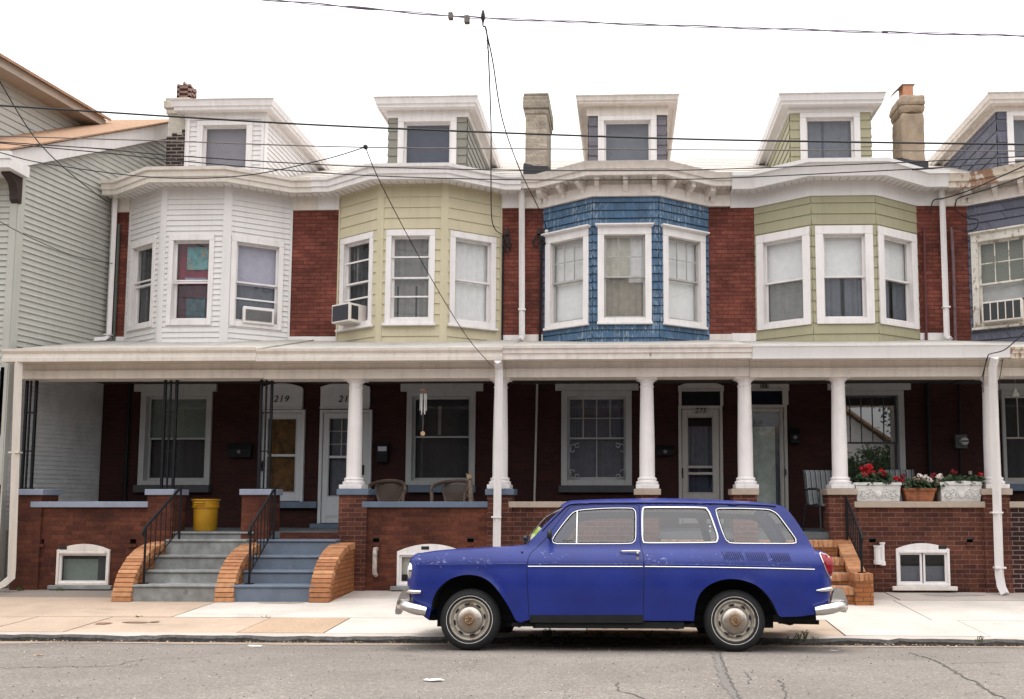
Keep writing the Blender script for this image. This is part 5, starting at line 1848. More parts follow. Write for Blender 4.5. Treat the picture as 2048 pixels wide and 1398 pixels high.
# side wall, boards cut off along the rake
q = MB()
course = 0.098
zz = 0.0
k = 0
while zz < 9.4:
    s_st = 0.0
    top = zz + course
    lim = zc0 + 0.0
    s0 = max(0.0, (zz - zc0) / sl2)
    old, q.M = q.M, Ms
    s0b = max(0.0, (top - zc0) / sl2)
    if s0 < ls:
        q.add([(s0, -0.02, zz), (ls, -0.02, zz), (ls, 0, top), (s0b, 0, top)], [(0, 1, 2, 3)])
        q.add([(s0, -0.02, zz), (ls, -0.02, zz), (ls, 0.005, zz), (s0, 0.005, zz)], [(0, 1, 2, 3)])
    q.M = old
    zz = top
ns = q.build("side_wall", sagegray, h)
# front wall
q = MB()
lap(q, frame((A_[0] - 6, YN), (A_[0], YN)), 0, 6, walk_z(YN) + 1.6, zc0 + 0.1, 0.098, 0.0, None, 0, 0.02)
q.box(A_[0] - 6, A_[0], YN + 0.02, YN + 0.1, walk_z(YN) - 0.1, walk_z(YN) + 1.6, 1)
q.build("front_wall", [sagegray, brick_dark], h)
q = MB()
q.M = Ms
q.box(-0.02, 0.10, -0.03, 0.0, 0.0, zc0 + 0.05)
q.M = None
q.box(A_[0] - 0.11, A_[0] + 0.005, YN - 0.03, YN, walk_z(YN) + 1.6, zc0)
q.build("corner_post", sagegray, h)
# rake board, main roof
def on(s_, out, z):
    return Ms @ Vector((s_, -out, z))
q = MB()
s1 = (17.0 - YN) / math.cos(math.atan(SPL))
rk = 0.30
for (o0, o1, d0, d1) in ((0.0, 0.14, -0.02, rk),):
    lo = [on(-0.35, 0.02, zc0 - 0.35 * sl2 + d0), on(s1, 0.02, zc0 + s1 * sl2 + d0), on(s1, 0.12, zc0 + s1 * sl2 + d0), on(-0.35, 0.12, zc0 - 0.35 * sl2 + d0)]
    hi = [v + Vector((0, 0, rk)) for v in lo]
    q.hexa(lo, hi)
# front eave box
za = zc0 - 0.35 * sl2
q.box(A_[0] - 6, A_[0] + 0.16, YN - 0.46, YN - 0.0, za - 0.02, za + 0.16)
q.box(A_[0] - 6, A_[0] + 0.17, YN - 0.48, YN - 0.42, za + 0.12, za + 0.24)
q.build("rake_board", white, h)
q = MB()
r0, r1 = on(-0.42, 0.2, 0), on(s1, 0.2, 0)
zr0, zr1 = zc0 - 0.42 * sl2 + rk + 0.0, zc0 + s1 * sl2 + rk
q.hexa([(r0.x, r0.y, zr0), (r1.x, r1.y, zr1), (-16, r1.y, zr1), (-16, r0.y, zr0)],
       [(r0.x, r0.y, zr0 + 0.03), (r1.x, r1.y, zr1 + 0.03), (-16, r1.y, zr1 + 0.03), (-16, r0.y, zr0 + 0.03)])
q.hexa([(r1.x, r1.y, zr1), (r1.x + 0.6, r1.y + 4, zr1 - 2), (-16, r1.y + 4, zr1 - 2), (-16, r1.y, zr1)],
       [(r1.x, r1.y, zr1 + 0.03), (r1.x + 0.6, r1.y + 4, zr1 - 1.97), (-16, r1.y + 4, zr1 - 1.97), (-16, r1.y, zr1 + 0.03)])
q.build("roof", shingle_brown, h)
# big dormer whose side wall shows above the roof
q = MB()
dxa = P(180, 265, 16.4)[0]
DA, DB = (dxa - SPL * 0.8 * (16.6 - 13.6), 13.6), (dxa + 0.03, 16.6)
Md = frame(DA, DB)
ld = (Vector(DB) - Vector(DA)).length
ztd = PZ_(165, 14.4, 0) + 0.02
lap(q, Md, 0, ld, 5.8, ztd, 0.13, 0.0, None)
q.box(DA[0] - 4, DA[0], 13.6, 13.64, 5.8, ztd)
q.build("dormer_wall", sagegray, h)
q = MB()
lo = [Md @ Vector((-0.5, 0.05, ztd)), Md @ Vector((-0.5, -0.34, ztd)), Md @ Vector((ld - 0.25, -0.34, ztd)), Md @ Vector((ld - 0.25, 0.05, ztd))]
q.hexa(lo, [v + Vector((0, 0, 0.03)) for v in lo])
lo = [Md @ Vector((-0.5, -0.34, ztd)), Md @ Vector((-0.5, -0.38, ztd)), Md @ Vector((ld - 0.25, -0.38, ztd)), Md @ Vector((ld - 0.25, -0.34, ztd))]
q.hexa(lo, [v + Vector((0, 0, 0.15)) for v in lo])
q.build("dormer_eave", plain("tan_trim", (0.40, 0.33, 0.27), 0.7, 0.08, 4, dirt=0.15), h)
q = MB()
lo = [Md @ Vector((-0.55, -0.46, ztd + 0.13)), Md @ Vector((ld - 0.2, -0.46, ztd + 0.13)), Md @ Vector((ld - 0.2, 3.5, ztd + 1.9)), Md @ Vector((-0.55, 3.5, ztd + 1.9))]
q.hexa(lo, [v + Vector((0, 0, 0.05)) for v in lo])
q.build("dormer_roof", shingle_brown, h)
# dark carved bracket under the front eave
q = MB()
bx = PX_(20, YN - 0.2, 350)
zb_ = za + 0.02
q.prism([(YN, zb_), (YN - 0.30, zb_), (YN - 0.30, zb_ - 0.08), (YN - 0.22, zb_ - 0.12), (YN - 0.14, zb_ - 0.18), (YN - 0.10, zb_ - 0.30), (YN - 0.09, zb_ - 0.42), (YN - 0.04, zb_ - 0.47), (YN, zb_ - 0.47)], bx - 0.07, bx + 0.07, 'x')
q.build("eave_bracket", plain("dark_brown_wood", (0.03, 0.018, 0.014), 0.5, 0.3, 14), h, bevel=0.01)
# white painted siding inside the porch end
q = MB()
wx = lambda Y: xw(Y) + 0.03
Mp = frame((wx(13.5), 13.5), (wx(15.38), 15.38))
lp = (Vector((wx(15.38), 15.38)) - Vector((wx(13.5), 13.5))).length
lap(q, Mp, 0, lp, FLOOR, 3.5, 0.075, 0.0, None, 0, 0.012)
q.build("painted_end_wall", plain("scuffed_white_paint", (0.50, 0.51, 0.51), 0.7, 0.12, 5, dirt=0.25), h)
# window at the far left
q = MB()
x0, z1 = P(-40, 735, YN)
x1, z0 = P(4, 872, YN)
q.box(x1 - 0.06, x1, YN - 0.03, YN, z0, z1)
q.box(x0, x1 - 0.06, YN - 0.03, YN, z1 - 0.06, z1)
q.box(x0, x1 - 0.06, YN - 0.03, YN, z0, z0 + 0.06)
q.quad((x0, YN - 0.02, z0), (x1, YN - 0.02, z0), (x1, YN - 0.02, z1), (x0, YN - 0.02, z1), 1)
q.build("window", [white, dark], h)

# ------------------------------------------------------------------ the parked estate car
def ground_hit(px, py):
    d = ray(px, py)
    lo, hi = 2.0, 12.0
    for _ in range(60):
        m = (lo + hi) / 2
        if EYE + d.z * (m / d.y) > road_z(m):
            lo = m
        else:
            hi = m
    return lo
YT = ground_hit(1204, 1303)                 # distance of the near tyre faces
TH = math.atan(0.098)                       # the road falls towards the kerb, the car leans with it
TRK = 0.735                                 # centre line to outer tyre face
z_t = road_z(YT)
C0 = Vector((0, YT + TRK * math.cos(TH), z_t - TRK * math.sin(TH)))
C0.x = PX_(1204, C0.y, 1200)
CARM = Matrix.Translation(C0) @ Matrix.Rotation(-TH, 4, 'X')
CARI = CARM.inverted()
eye_l = CARI @ EYEV

def cp(px, py, yl=-0.76):
    """photo pixel on the car's plane y = yl (car axes) -> (x, z)"""
    d = (CARI.to_3x3() @ ray(px, py))
    t = (yl - eye_l.y) / d.y
    p = eye_l + d * t
    return (p.x, p.z)

car = thing("parked_car", "old blue two-door estate car with chipped paint and chrome bumpers parked at the kerb", "car", C0, local=True)
car.rotation_euler = (-TH, 0, 0)

def car_paint():
    N = NT("faded_blue_car_paint")
    p = N.pos(obj=True)
    sp = N.n("ShaderNodeSeparateXYZ")
    N.l(p, sp.inputs[0])
    f = N.ramp(N.noise(p, 2.2, 5), [(0.3, 0), (0.7, 1)])
    col = N.mix(f, (0.0045, 0.0145, 0.15), (0.008, 0.023, 0.205))
    # sun-faded haze on faces that look up
    g = N.n("ShaderNodeNewGeometry")
    # chips: pale primer showing in clusters along the shoulder
    ch = N.ramp(N.noise(N.pos((1, 1, 1.6), True), 26, 5, 0.75), [(0.60, 0), (0.615, 1)])
    cl = N.ramp(N.noise(p, 2.6, 2), [(0.46, 0), (0.56, 1)])
    zb = N.ramp(sp.outputs[2], [(0.0, 0), (0.80, 0.0), (0.84, 1.0), (0.95, 1.0), (0.97, 0.15), (1.0, 0.1)])
    few = N.ramp(N.noise(p, 33, 4, 0.7), [(0.735, 0), (0.745, 1)])
    chip = N.math('MAXIMUM', N.math('MULTIPLY', N.math('MULTIPLY', ch, cl), zb), few)
    col = N.mix(N.math('MULTIPLY', chip, 0.6), col, (0.36, 0.40, 0.60))
    N.l(col, N.b.inputs["Base Color"])
    rg = N.ramp(N.noise(p, 5, 4), [(0.3, 0.30), (0.7, 0.46)])
    N.l(rg, N.b.inputs["Roughness"])
    N.b.inputs["Specular IOR Level"].default_value = 0.33
    N.b.inputs["Coat Weight"].default_value = 0.3
    N.b.inputs["Coat Roughness"].default_value = 0.14
    N.bump(N.noise(p, 90, 3), 0.05, 0.002)
    return N.mat
paint = car_paint()
gap = plain("door_gap", (0.004, 0.005, 0.02), 0.8, 0.1, obj=True)
blackpl = plain("black_plastic", (0.014, 0.014, 0.016), 0.45, 0.1, obj=True)
under = plain("sooty_underbody", (0.008, 0.008, 0.008), 0.9, 0.3, 10, obj=True)
trimcol = plain("grey_beige_interior", (0.24, 0.225, 0.21), 0.85, 0.1, 6, obj=True)
seatm = plain("worn_seat_vinyl", (0.30, 0.25, 0.21), 0.75, 0.2, 8, obj=True)
redlens = NT("red_lens")
redlens.b.inputs["Base Color"].default_value = (0.26, 0.008, 0.02, 1)
redlens.b.inputs["Roughness"].default_value = 0.12
redlens = redlens.mat
lensm = NT("headlamp_lens")
lensm.b.inputs["Base Color"].default_value = (0.6, 0.62, 0.62, 1)
lensm.b.inputs["Roughness"].default_value = 0.05
lensm = lensm.mat
rim_paint = plain("rusty_cream_wheel", (0.36, 0.32, 0.265), 0.45, 0.2, 9, obj=True, chip=((0.11, 0.06, 0.035), 8, 0.56, 0.75))
wline = plain("white_tyre_line", (0.55, 0.53, 0.50), 0.7, 0.15, 12, obj=True)

def hubm():
    N = NT("rusty_hub_cap")
    p = N.pos(obj=True)
    ln = N.n("ShaderNodeVectorMath", operation='LENGTH')
    N.l(N.pos((1, 0, 1), True), ln.inputs[0])
    r = N.math('ADD', ln.outputs["Value"], N.math('MULTIPLY', N.math('SUBTRACT', N.noise(p, 14, 4, 0.7), 0.5), 0.10))
    ru = N.ramp(r, [(0.04, 1), (0.11, 0.0)])
    col = N.mix(ru, (0.46, 0.42, 0.37), (0.15, 0.07, 0.025))
    N.l(col, N.b.inputs["Base Color"])
    N.l(N.ramp(r, [(0.035, 0.55), (0.10, 0.28)]), N.b.inputs["Roughness"])
    N.l(N.ramp(r, [(0.035, 0.1), (0.09, 0.85)]), N.b.inputs["Metallic"])
    return N.mat
hub_mat = hubm()

# --- outlines measured on the near side
def pl(pts, yl=-0.76):
    return [cp(x, y, yl) for x, y in pts]
def smooth(pts, k=4, closed=False):
    """Catmull-Rom through points"""
    out = []
    n = len(pts)
    rng = range(n if closed else n - 1)
    g = (lambda i: pts[i % n]) if closed else (lambda i: pts[max(0, min(n - 1, i))])
    for i in rng:
        p0, p1, p2, p3 = g(i - 1), g(i), g(i + 1), g(i + 2)
        for j in range(k):
            t = j / k
            out.append(tuple(0.5 * ((2 * p1[a]) + (-p0[a] + p2[a]) * t + (2 * p0[a] - 5 * p1[a] + 4 * p2[a] - p3[a]) * t * t + (-p0[a] + 3 * p1[a] - 3 * p2[a] + p3[a]) * t ** 3) for a in (0, 1)))
    if not closed:
        out.append(pts[-1])
    return out

YS, YG = -0.74, -0.62          # shoulder line and greenhouse planes
nose = smooth(pl([(860, 1240), (846, 1229), (833, 1210), (824, 1190), (817, 1172), (814, 1152), (815, 1133), (820, 1118), (829, 1109.5)], -0.66), 3)
hood = smooth(pl([(829, 1109.5), (860, 1104.5), (904, 1100.5), (975, 1096.5), (1028, 1093.3), (1056, 1089.5)], YS), 5)
wshield = smooth(pl([(1056, 1089.5), (1068, 1081), (1098, 1047), (1127, 1017)], YG), 4)
roof = smooth(pl([(1127, 1017), (1135, 1010.5), (1147, 1007.2), (1190, 1005.2), (1290, 1004.6), (1382, 1005.2), (1478, 1007.5), (1535, 1010), (1563, 1012.5)], YG), 4)
tail = smooth(pl([(1563, 1012.5), (1570, 1015), (1579, 1024), (1592.5, 1043), (1612, 1074), (1628, 1103)], YG), 4)
rear = smooth(pl([(1628, 1103), (1640, 1106.5), (1655, 1110), (1661, 1126), (1664.5, 1150), (1664, 1165), (1661.5, 1182), (1655, 1205), (1642, 1224), (1630, 1229)], -0.68), 3)
bot_r = pl([(1630, 1229), (1600, 1233), (1562, 1234)], YS)
arch_r = smooth(pl([(1558, 1231), (1549, 1212), (1537.5, 1194), (1521, 1177), (1502, 1166), (1474, 1158.5), (1446, 1159.4), (1418.6, 1169.7), (1401, 1186), (1392, 1208), (1388, 1242)], -0.78), 3)
sill = pl([(1388, 1242), (1286, 1241.5), (1286, 1231.5), (1061, 1231.5), (1058, 1240), (1040, 1245), (1031, 1241)], -0.78)
arch_f = smooth(pl([(1031, 1241), (1027, 1233), (1016, 1211), (1003, 1190), (990, 1173), (975, 1160), (957, 1152), (934, 1149.5), (910, 1154), (891.6, 1163), (873, 1181), (863, 1202), (860, 1222)], -0.78), 3)
def resamp(pts, step):
    out = [pts[0]]
    for a, b in zip(pts, pts[1:]):
        l_ = math.hypot(b[0] - a[0], b[1] - a[1])
        k = max(1, int(round(l_ / step)))
        for i in range(1, k + 1):
            out.append((a[0] + (b[0] - a[0]) * i / k, a[1] + (b[1] - a[1]) * i / k))
    return out
segs = [nose, hood, wshield, roof, tail, rear, bot_r, arch_r, sill, arch_f]
outline = []
seg_rng = []
for sg in segs:
    sg = resamp(sg, 0.03)
    if outline and math.hypot(outline[-1][0] - sg[0][0], outline[-1][1] - sg[0][1]) < 0.03:
        sg = sg[1:]
        seg_rng.append((len(outline) - 1, len(outline) + len(sg) - 1))
    else:
        seg_rng.append((len(outline), len(outline) + len(sg) - 1))
    outline += sg
while math.hypot(outline[-1][0] - outline[0][0], outline[-1][1] - outline[0][1]) < 0.012:
    outline.pop()
X0c, X1c = min(p[0] for p in outline), max(p[0] for p in outline)
zbelt = cp(1200, 1094, YS)[1]
zcrease = cp(1200, 1128.5, -0.79)[1]
zroof = cp(1290, 1004.6, YG)[1]
xfw, xrw = cp(939, 1237, -TRK)[0], cp(1470, 1238, -TRK)[0]
zhub = 0.302

def sstep(a, b, t):
    t = max(0.0, min(1.0, (t - a) / (b - a)))
    return t * t * (3 - 2 * t)

def W(x, z):
    """half width of the body at (x, z)"""
    if z >= zbelt:
        t = (z - zbelt) / (zroof - zbelt)
        w_ = 0.711 - 0.101 * t - 0.02 * t * t
    elif z > zcrease:
        t = (z - zcrease) / (zbelt - zcrease)
        w_ = 0.795 - 0.060 * t ** 1.8 - 0.024 * t
    else:
        t = (zcrease - z) / (zcrease - 0.2)
        w_ = 0.789 + 0.012 * math.sin(min(t * 1.6, 1.0) * math.pi) - 0.045 * t ** 2.5
    if zbelt - 0.03 < z < zbelt + 0.03:
        pass
    # plan taper and rounded ends
    df, dr = x - X0c, X1c - x
    w_ -= 0.065 * (1 - sstep(0.0, 1.0, df)) ** 1.3 + 0.05 * (1 - sstep(0.0, 0.9, dr)) ** 1.3
    for dd, R in ((df, 0.17), (dr, 0.15)):
        if dd < R:
            w_ -= 0.15 * (1 - math.sqrt(max(0.0, 1 - (1 - dd / R) ** 2)))
    # rolled wheel-arch lips
    for xc, zc_, ra, rb in ((xfw, 0.30, 0.375, 0.39), (xrw + 0.01, 0.28, 0.36, 0.375)):
        rr = math.hypot((x - xc) / ra, (z - zc_) / rb)
        if 0.9 < rr < 1.35 and z > 0.2:
            w_ += 0.016 * math.exp(-((rr - 1.03) / 0.07) ** 2)
    return w_

# --- windows and door on the side
def rr_poly(pts, yl=YG, k=5):
    return smooth(pl(pts, yl), k, True)
win_door = rr_poly([(1105, 1080), (1112, 1087), (1130, 1087.8), (1200, 1087.8), (1255, 1087.3), (1266, 1085), (1271, 1077), (1271.8, 1050), (1271.5, 1026), (1268, 1018), (1260, 1015.2), (1230, 1015), (1197, 1016.2), (1162, 1019), (1148, 1023), (1140, 1030), (1131, 1041), (1117, 1060)], YG - 0.05, 3)
win_mid = rr_poly([(1285, 1076), (1287, 1083), (1294, 1085.8), (1360, 1085.6), (1425, 1085), (1433, 1082), (1435, 1073), (1430, 1055), (1421, 1028), (1415, 1018), (1407, 1014.5), (1350, 1013.6), (1294, 1013.8), (1287, 1016), (1285, 1024), (1284.5, 1050)], YG - 0.05, 3)
win_rear = rr_poly([(1433, 1021), (1436, 1017), (1443, 1015.5), (1490, 1015.8), (1534, 1017.5), (1547, 1021), (1558, 1029), (1573, 1050), (1590, 1075), (1591.5, 1082), (1586, 1087), (1520, 1087.3), (1465, 1086.8), (1455, 1083), (1449, 1076), (1440, 1049)], YG - 0.05, 3)
door_pl = smooth(pl([(1058, 1240), (1056.5, 1205), (1055, 1165), (1055, 1130), (1057, 1115), (1064, 1102), (1076, 1094)], -0.78), 3)[:-1] \
    + smooth(pl([(1076, 1094), (1092, 1078), (1112, 1050), (1133, 1021), (1142, 1013), (1155, 1010), (1190, 1008.8), (1240, 1008.4), (1276, 1008.4)], YG - 0.03), 3)[:-1] \
    + smooth(pl([(1278.5, 1010), (1279.5, 1050), (1280, 1085), (1282, 1095)], YG - 0.03), 2)[:-1] + smooth(pl([(1284, 1102), (1287, 1112), (1288, 1140), (1287.5, 1180), (1286.5, 1230.5)], -0.78), 3) + pl([(1170, 1230.5)], -0.78)

def inside(p, poly):
    x, y = p
    c = False
    n = len(poly)
    j = n - 1
    for i in range(n):
        xi, yi = poly[i]
        xj, yj = poly[j]
        if (yi > y) != (yj > y) and x < (xj - xi) * (y - yi) / (yj - yi) + xi:
            c = not c
        j = i
    return c

def tri2d(outer, holes, lines=(), step=0.04):
    vs = [Vector(p) for p in outer]
    es = [(i, (i + 1) % len(outer)) for i in range(len(outer))]
    for hl in list(holes) + list(lines):
        b = len(vs)
        vs += [Vector(p) for p in hl]
        es += [(b + i, b + (i + 1) % len(hl)) for i in range(len(hl))]
    xs = [p[0] for p in outer]
    zs = [p[1] for p in outer]
    cell = {}
    for v in vs:
        cell.setdefault((int(v.x / step), int(v.y / step)), []).append(v)
    x = min(xs) + step / 2
    row = 0
    while x < max(xs):
        z = min(zs) + step / 2 * (1 + row % 2 * 0.5)
        while z < max(zs):
            if inside((x, z), outer) and not any(inside((x, z), hl) for hl in holes):
                k = (int(x / step), int(z / step))
                near = any((v.x - x) ** 2 + (v.y - z) ** 2 < (step * 0.5) ** 2 for a in (-1, 0, 1) for b_ in (-1, 0, 1) for v in cell.get((k[0] + a, k[1] + b_), ()))
                if not near:
                    vs.append(Vector((x, z)))
            z += step
        x += step
        row += 1
    r = delaunay_2d_cdt(vs, es, [], 0, 1e-6)
    V, Fc = r[0], r[2]
    out = []
    for f in Fc:
        c = (sum(V[i].x for i in f) / len(f), sum(V[i].y for i in f) / len(f))
        if inside(c, outer) and not any(inside(c, hl) for hl in holes):
            out.append((f, c))
    return V, out

wins = [win_door, win_mid, win_rear]
V2, T2 = tri2d(outline, wins, [door_pl])
def side_mesh(faces, sgn, off=0.0):
    idx = {}
    vs, fs = [], []
    for f in faces:
        g = []
        for i in f:
            if i not in idx:
                idx[i] = len(vs)
                v = V2[i]
                vs.append((v.x, sgn * (W(v.x, v.y) + off), v.y))
            g.append(idx[i])
        fs.append(g if sgn < 0 else g[::-1])
    return vs, fs
body = MB()
doors = {}
for sgn in (-1, 1):
    dv, df_ = side_mesh([f for f, c in T2 if inside(c, door_pl)], sgn)
    bv, bf = side_mesh([f for f, c in T2 if not inside(c, door_pl)], sgn)
    body.add(bv, bf, 0, True)
    # inner skin so that the pillars have thickness
    dq = MB()
    dq.add(dv, df_, 0, True)
    doors[sgn] = dq

# --- strip across the car between the two outlines
def strip(mb_, pts, crown, nrm_up, m=0, ts=None, inner=None, flat=2.6):
    """pts: outline points; crown: metres raised at the centre line along the outline's outer normal"""
    ts = ts or [-1, -0.985, -0.95, -0.88, -0.75, -0.5, -0.25, 0, 0.25, 0.5, 0.75, 0.88, 0.95, 0.985, 1]
    n = len(pts)
    rows = []
    for i, p in enumerate(pts):
        a, b = pts[max(0, i - 1)], pts[min(n - 1, i + 1)]
        tx, tz = b[0] - a[0], b[1] - a[1]
        l_ = math.hypot(tx, tz) or 1
        nx, nz = -tz / l_, tx / l_           # left normal; outline runs front -> roof -> rear, so this points out
        c = crown[i] if isinstance(crown, list) else crown
        w_ = W(p[0], p[1])
        row = []
        for t in ts:
            k = (1 - abs(t) ** flat) * c
            row.append((p[0] + nx * k, t * w_, p[1] + nz * k))
        rows.append(row)
    vs = [v for r in rows for v in r]
    m_ = len(ts)
    fs = [(i * m_ + j, i * m_ + j + 1, (i + 1) * m_ + j + 1, (i + 1) * m_ + j) for i in range(n - 1) for j in range(m_ - 1)]
    mb_.add(vs, fs, m, True)
    return rows

def seg(i):
    a, b = seg_rng[i]
    return outline[a:b + 1]
def ramp_list(n, *keys):
    out = []
    for i in range(n):
        t = i / max(n - 1, 1)
        for (t0, v0), (t1, v1) in zip(keys, keys[1:]):
            if t0 <= t <= t1:
                u = (t - t0) / max(t1 - t0, 1e-9)
                out.append(v0 + (v1 - v0) * u)
                break
    return out
sn, sh, sw, sr_, st, sre = (seg(i) for i in range(6))
strip(body, sn, ramp_list(len(sn), (0, 0.02), (0.5, 0.10), (1, 0.035)), 1)
hb = MB()
strip(hb, sh, ramp_list(len(sh), (0, 0.035), (0.4, 0.035), (1, 0.03)), 1, flat=4)
hb.build("hood", paint, car, weld=True, angle=60)
strip(body, sr_, ramp_list(len(sr_), (0, 0.09), (0.12, 0.07), (0.5, 0.085), (0.9, 0.065), (1, 0.05)), 1, flat=3.4)
strip(body, sre, ramp_list(len(sre), (0, 0.05), (0.3, 0.07), (1, 0.05)), 1)
bt = [outline[seg_rng[6][0]], outline[seg_rng[6][1]]]
# windscreen frame edges and tailgate edges
def strip_part(mb_, pts, crown, tr, m=0, flat=2.6):
    ts = [tr[0] + (tr[1] - tr[0]) * i / 10 for i in range(11)]
    return strip(mb_, pts, crown, 1, m, ts, flat=flat)
cw = ramp_list(len(sw), (0, 0.03), (0.2, 0.13), (0.7, 0.135), (1, 0.09))
ct = ramp_list(len(st), (0, 0.05), (0.5, 0.07), (1, 0.05))
for tr in ((-1, -0.93), (0.93, 1)):
    strip_part(body, sw, cw, tr)
body.add([], [])
bo = body.build("body", paint, car, weld=True, angle=50)
gm = MB()
rows_w = strip_part(gm, sw, cw, (-0.93, 0.93))
gm.build("windscreen", carglass, car)
tg = MB()
k0, k1 = int(len(st) * 0.18), int(len(st) * 0.82)
strip_part(tg, st[:k0 + 1], ct[:k0 + 1], (-1, 1))
strip_part(tg, st[k1:], ct[k1:], (-1, 1))
for tr in ((-1, -0.84), (0.84, 1)):
    strip_part(tg, st[k0:k1 + 1], ct[k0:k1 + 1], tr)
tgo = tg.build("tailgate", paint, car, weld=True)
gm = MB()
strip_part(gm, st[k0:k1 + 1], ct[k0:k1 + 1], (-0.84, 0.84))
gm.build("rear_window", carglass, tgo)

# doors with handle, seam, glass
def on_side(pts, sgn, off=0.0):
    return [(x, sgn * (W(x, z) + off), z) for x, z in pts]
for sgn in (-1, 1):
    do = doors[sgn].build("door", paint, car, angle=50)
    q = MB()
    q.tube(on_side(resamp(door_pl, 0.03), sgn, -0.002), 0.0045, 5, 0, True)
    q.build("door_seam", gap, do)
    hx, hz = cp(1262, 1102.5, -0.79)
    hx0 = cp(1240, 1103, -0.79)[0]
    hx1 = cp(1279, 1102, -0.79)[0]
    q = MB()
    yo = lambda x, z, o: sgn * (W(x, z) + o)
    q.tube([(hx0, yo(hx0, hz, 0.006), hz), (hx0 + 0.02, yo(hx0, hz, 0.028), hz + 0.002), (hx, yo(hx, hz, 0.034), hz + 0.003), (hx1 - 0.03, yo(hx1, hz, 0.034), hz + 0.003), (hx1, yo(hx1, hz, 0.012), hz)], [0.004, 0.008, 0.009, 0.011, 0.012], 8)
    q.lathe((hx1 - 0.018, yo(hx1, hz - 0.02, 0.004), hz - 0.018), [(0.0, -0.03), (0.014, -0.028), (0.016, 0.0), (0.016, 0.02)], 14, axis='y')
    kx, kz = cp(1275.5, 1116, -0.79)
    q.box(kx - 0.013, kx + 0.013, min(yo(kx, kz, 0.006), yo(kx, kz, -0.01)), max(yo(kx, kz, 0.006), yo(kx, kz, -0.01)), kz - 0.016, kz + 0.014)
    q.build("handle", oldchrome, do)
    if sgn < 0:
        q = MB()
        cxh, czh = cp(1259, 1106, -0.79)
        q.ico((cxh, yo(cxh, czh, -0.004), czh), 0.04, 0, 2, (1.0, 0.12, 0.42))
        q.build("handle_cup", plain("faded_lilac_blue", (0.12, 0.14, 0.36), 0.4, 0.1, obj=True), do)

# side glass with chrome surrounds
def panel(poly, sgn, off, step=0.06):
    v, t = tri2d(poly, [], (), step)
    idx, vs, fs = {}, [], []
    for f, c in t:
        g = []
        for i in f:
            if i not in idx:
                idx[i] = len(vs)
                vs.append((v[i].x, sgn * (W(v[i].x, v[i].y) + off), v[i].y))
            g.append(idx[i])
        fs.append(g)
    return vs, fs
for sgn in (-1, 1):
    for k, poly in enumerate(wins):
        q = MB()
        vs, fs = panel(poly, sgn, -0.012)
        q.add(vs, fs, 0, True)
        wo = q.build("side_window", carglass, car)
        q = MB()
        q.tube(on_side(poly, sgn, 0.003), [0.006, 0.0105, 0.0058][k], 6, 0, True, squash=0.8)
        q.build("window_trim", chrome, wo)
        q = MB()
        q.tube(on_side(poly, sgn, -0.012), 0.016, 5, 0, True)
        q.build("window_seal", black, wo)
        if k == 0:
            q = MB()
            vx, vz0 = cp(1153.5, 1087.5, YG - 0.05)
            vz1 = cp(1153.5, 1021.5, YG - 0.05)[1]
            q.tube([(vx, sgn * (W(vx, vz0) - 0.002), vz0), (vx, sgn * (W(vx, (vz0 + vz1) / 2) - 0.002), (vz0 + vz1) / 2), (vx, sgn * (W(vx, vz1) - 0.002), vz1)], 0.011, 6)
            q.build("quarter_light_bar", chrome, wo)
            # inner frame, tilted handle of the quarter light
            q = MB()
            ax, az = cp(1125, 1083, YG - 0.05)
            q.box(ax, ax + 0.11, min(sgn * (W(ax, az) - 0.03), sgn * (W(ax, az) - 0.012)), max(sgn * (W(ax, az) - 0.03), sgn * (W(ax, az) - 0.012)), az - 0.005, az + 0.01)
            q.build("quarter_light_latch", chrome, wo)

# chrome waist strips
for sgn in (-1, 1):
    for pts, r in (([(1056, 1132.8), (1170, 1133), (1285.5, 1133.2)], 0.0055), ([(1289.5, 1133.2), (1400, 1134.2), (1520, 1136.2), (1631, 1138.6)], 0.0055)):
        q = MB()
        q.tube(on_side(resamp(pl(pts, -0.79), 0.05), sgn, 0.003), r, 6, squash=0.9)
        q.build("waist_strip", chrome, car)
    # pressed swage line, catching light
    q = MB()
    q.tube(on_side(resamp(pl([(840, 1129.5), (940, 1128.5), (1053, 1127.6)], -0.79), 0.05), sgn, 0.0015), [0.001] + [0.005] * (len(resamp(pl([(840, 1129.5), (940, 1128.5), (1053, 1127.6)], -0.79), 0.05)) - 1), 6, squash=0.6)
    q.tube(on_side(resamp(pl([(1058, 1127.8), (1285, 1128.2)], -0.79), 0.05), sgn, 0.0005), 0.004, 6, squash=0.6)
    q.tube(on_side(resamp(pl([(1290, 1128.3), (1450, 1129.5), (1625, 1134)], -0.79), 0.05), sgn, 0.0005), 0.004, 6, squash=0.6)
    q.build("swage_line", paint, car)

# roof gutters, standing proud of the roof edge with a dark shadow joint below
for sgn in (-1, 1):
    rail = outline[seg_rng[2][1] - 10:seg_rng[3][1] - 1]
    q = MB()
    q.tube([(x, sgn * (W(x, z) + 0.010), z + 0.002) for x, z in rail], 0.0095, 6, squash=0.7)
    q.build("drip_rail", paint, car)
    q = MB()
    q.tube([(x, sgn * (W(x, z) + 0.003), z - 0.009) for x, z in rail], 0.005, 5)
    q.build("drip_joint", gap, car)

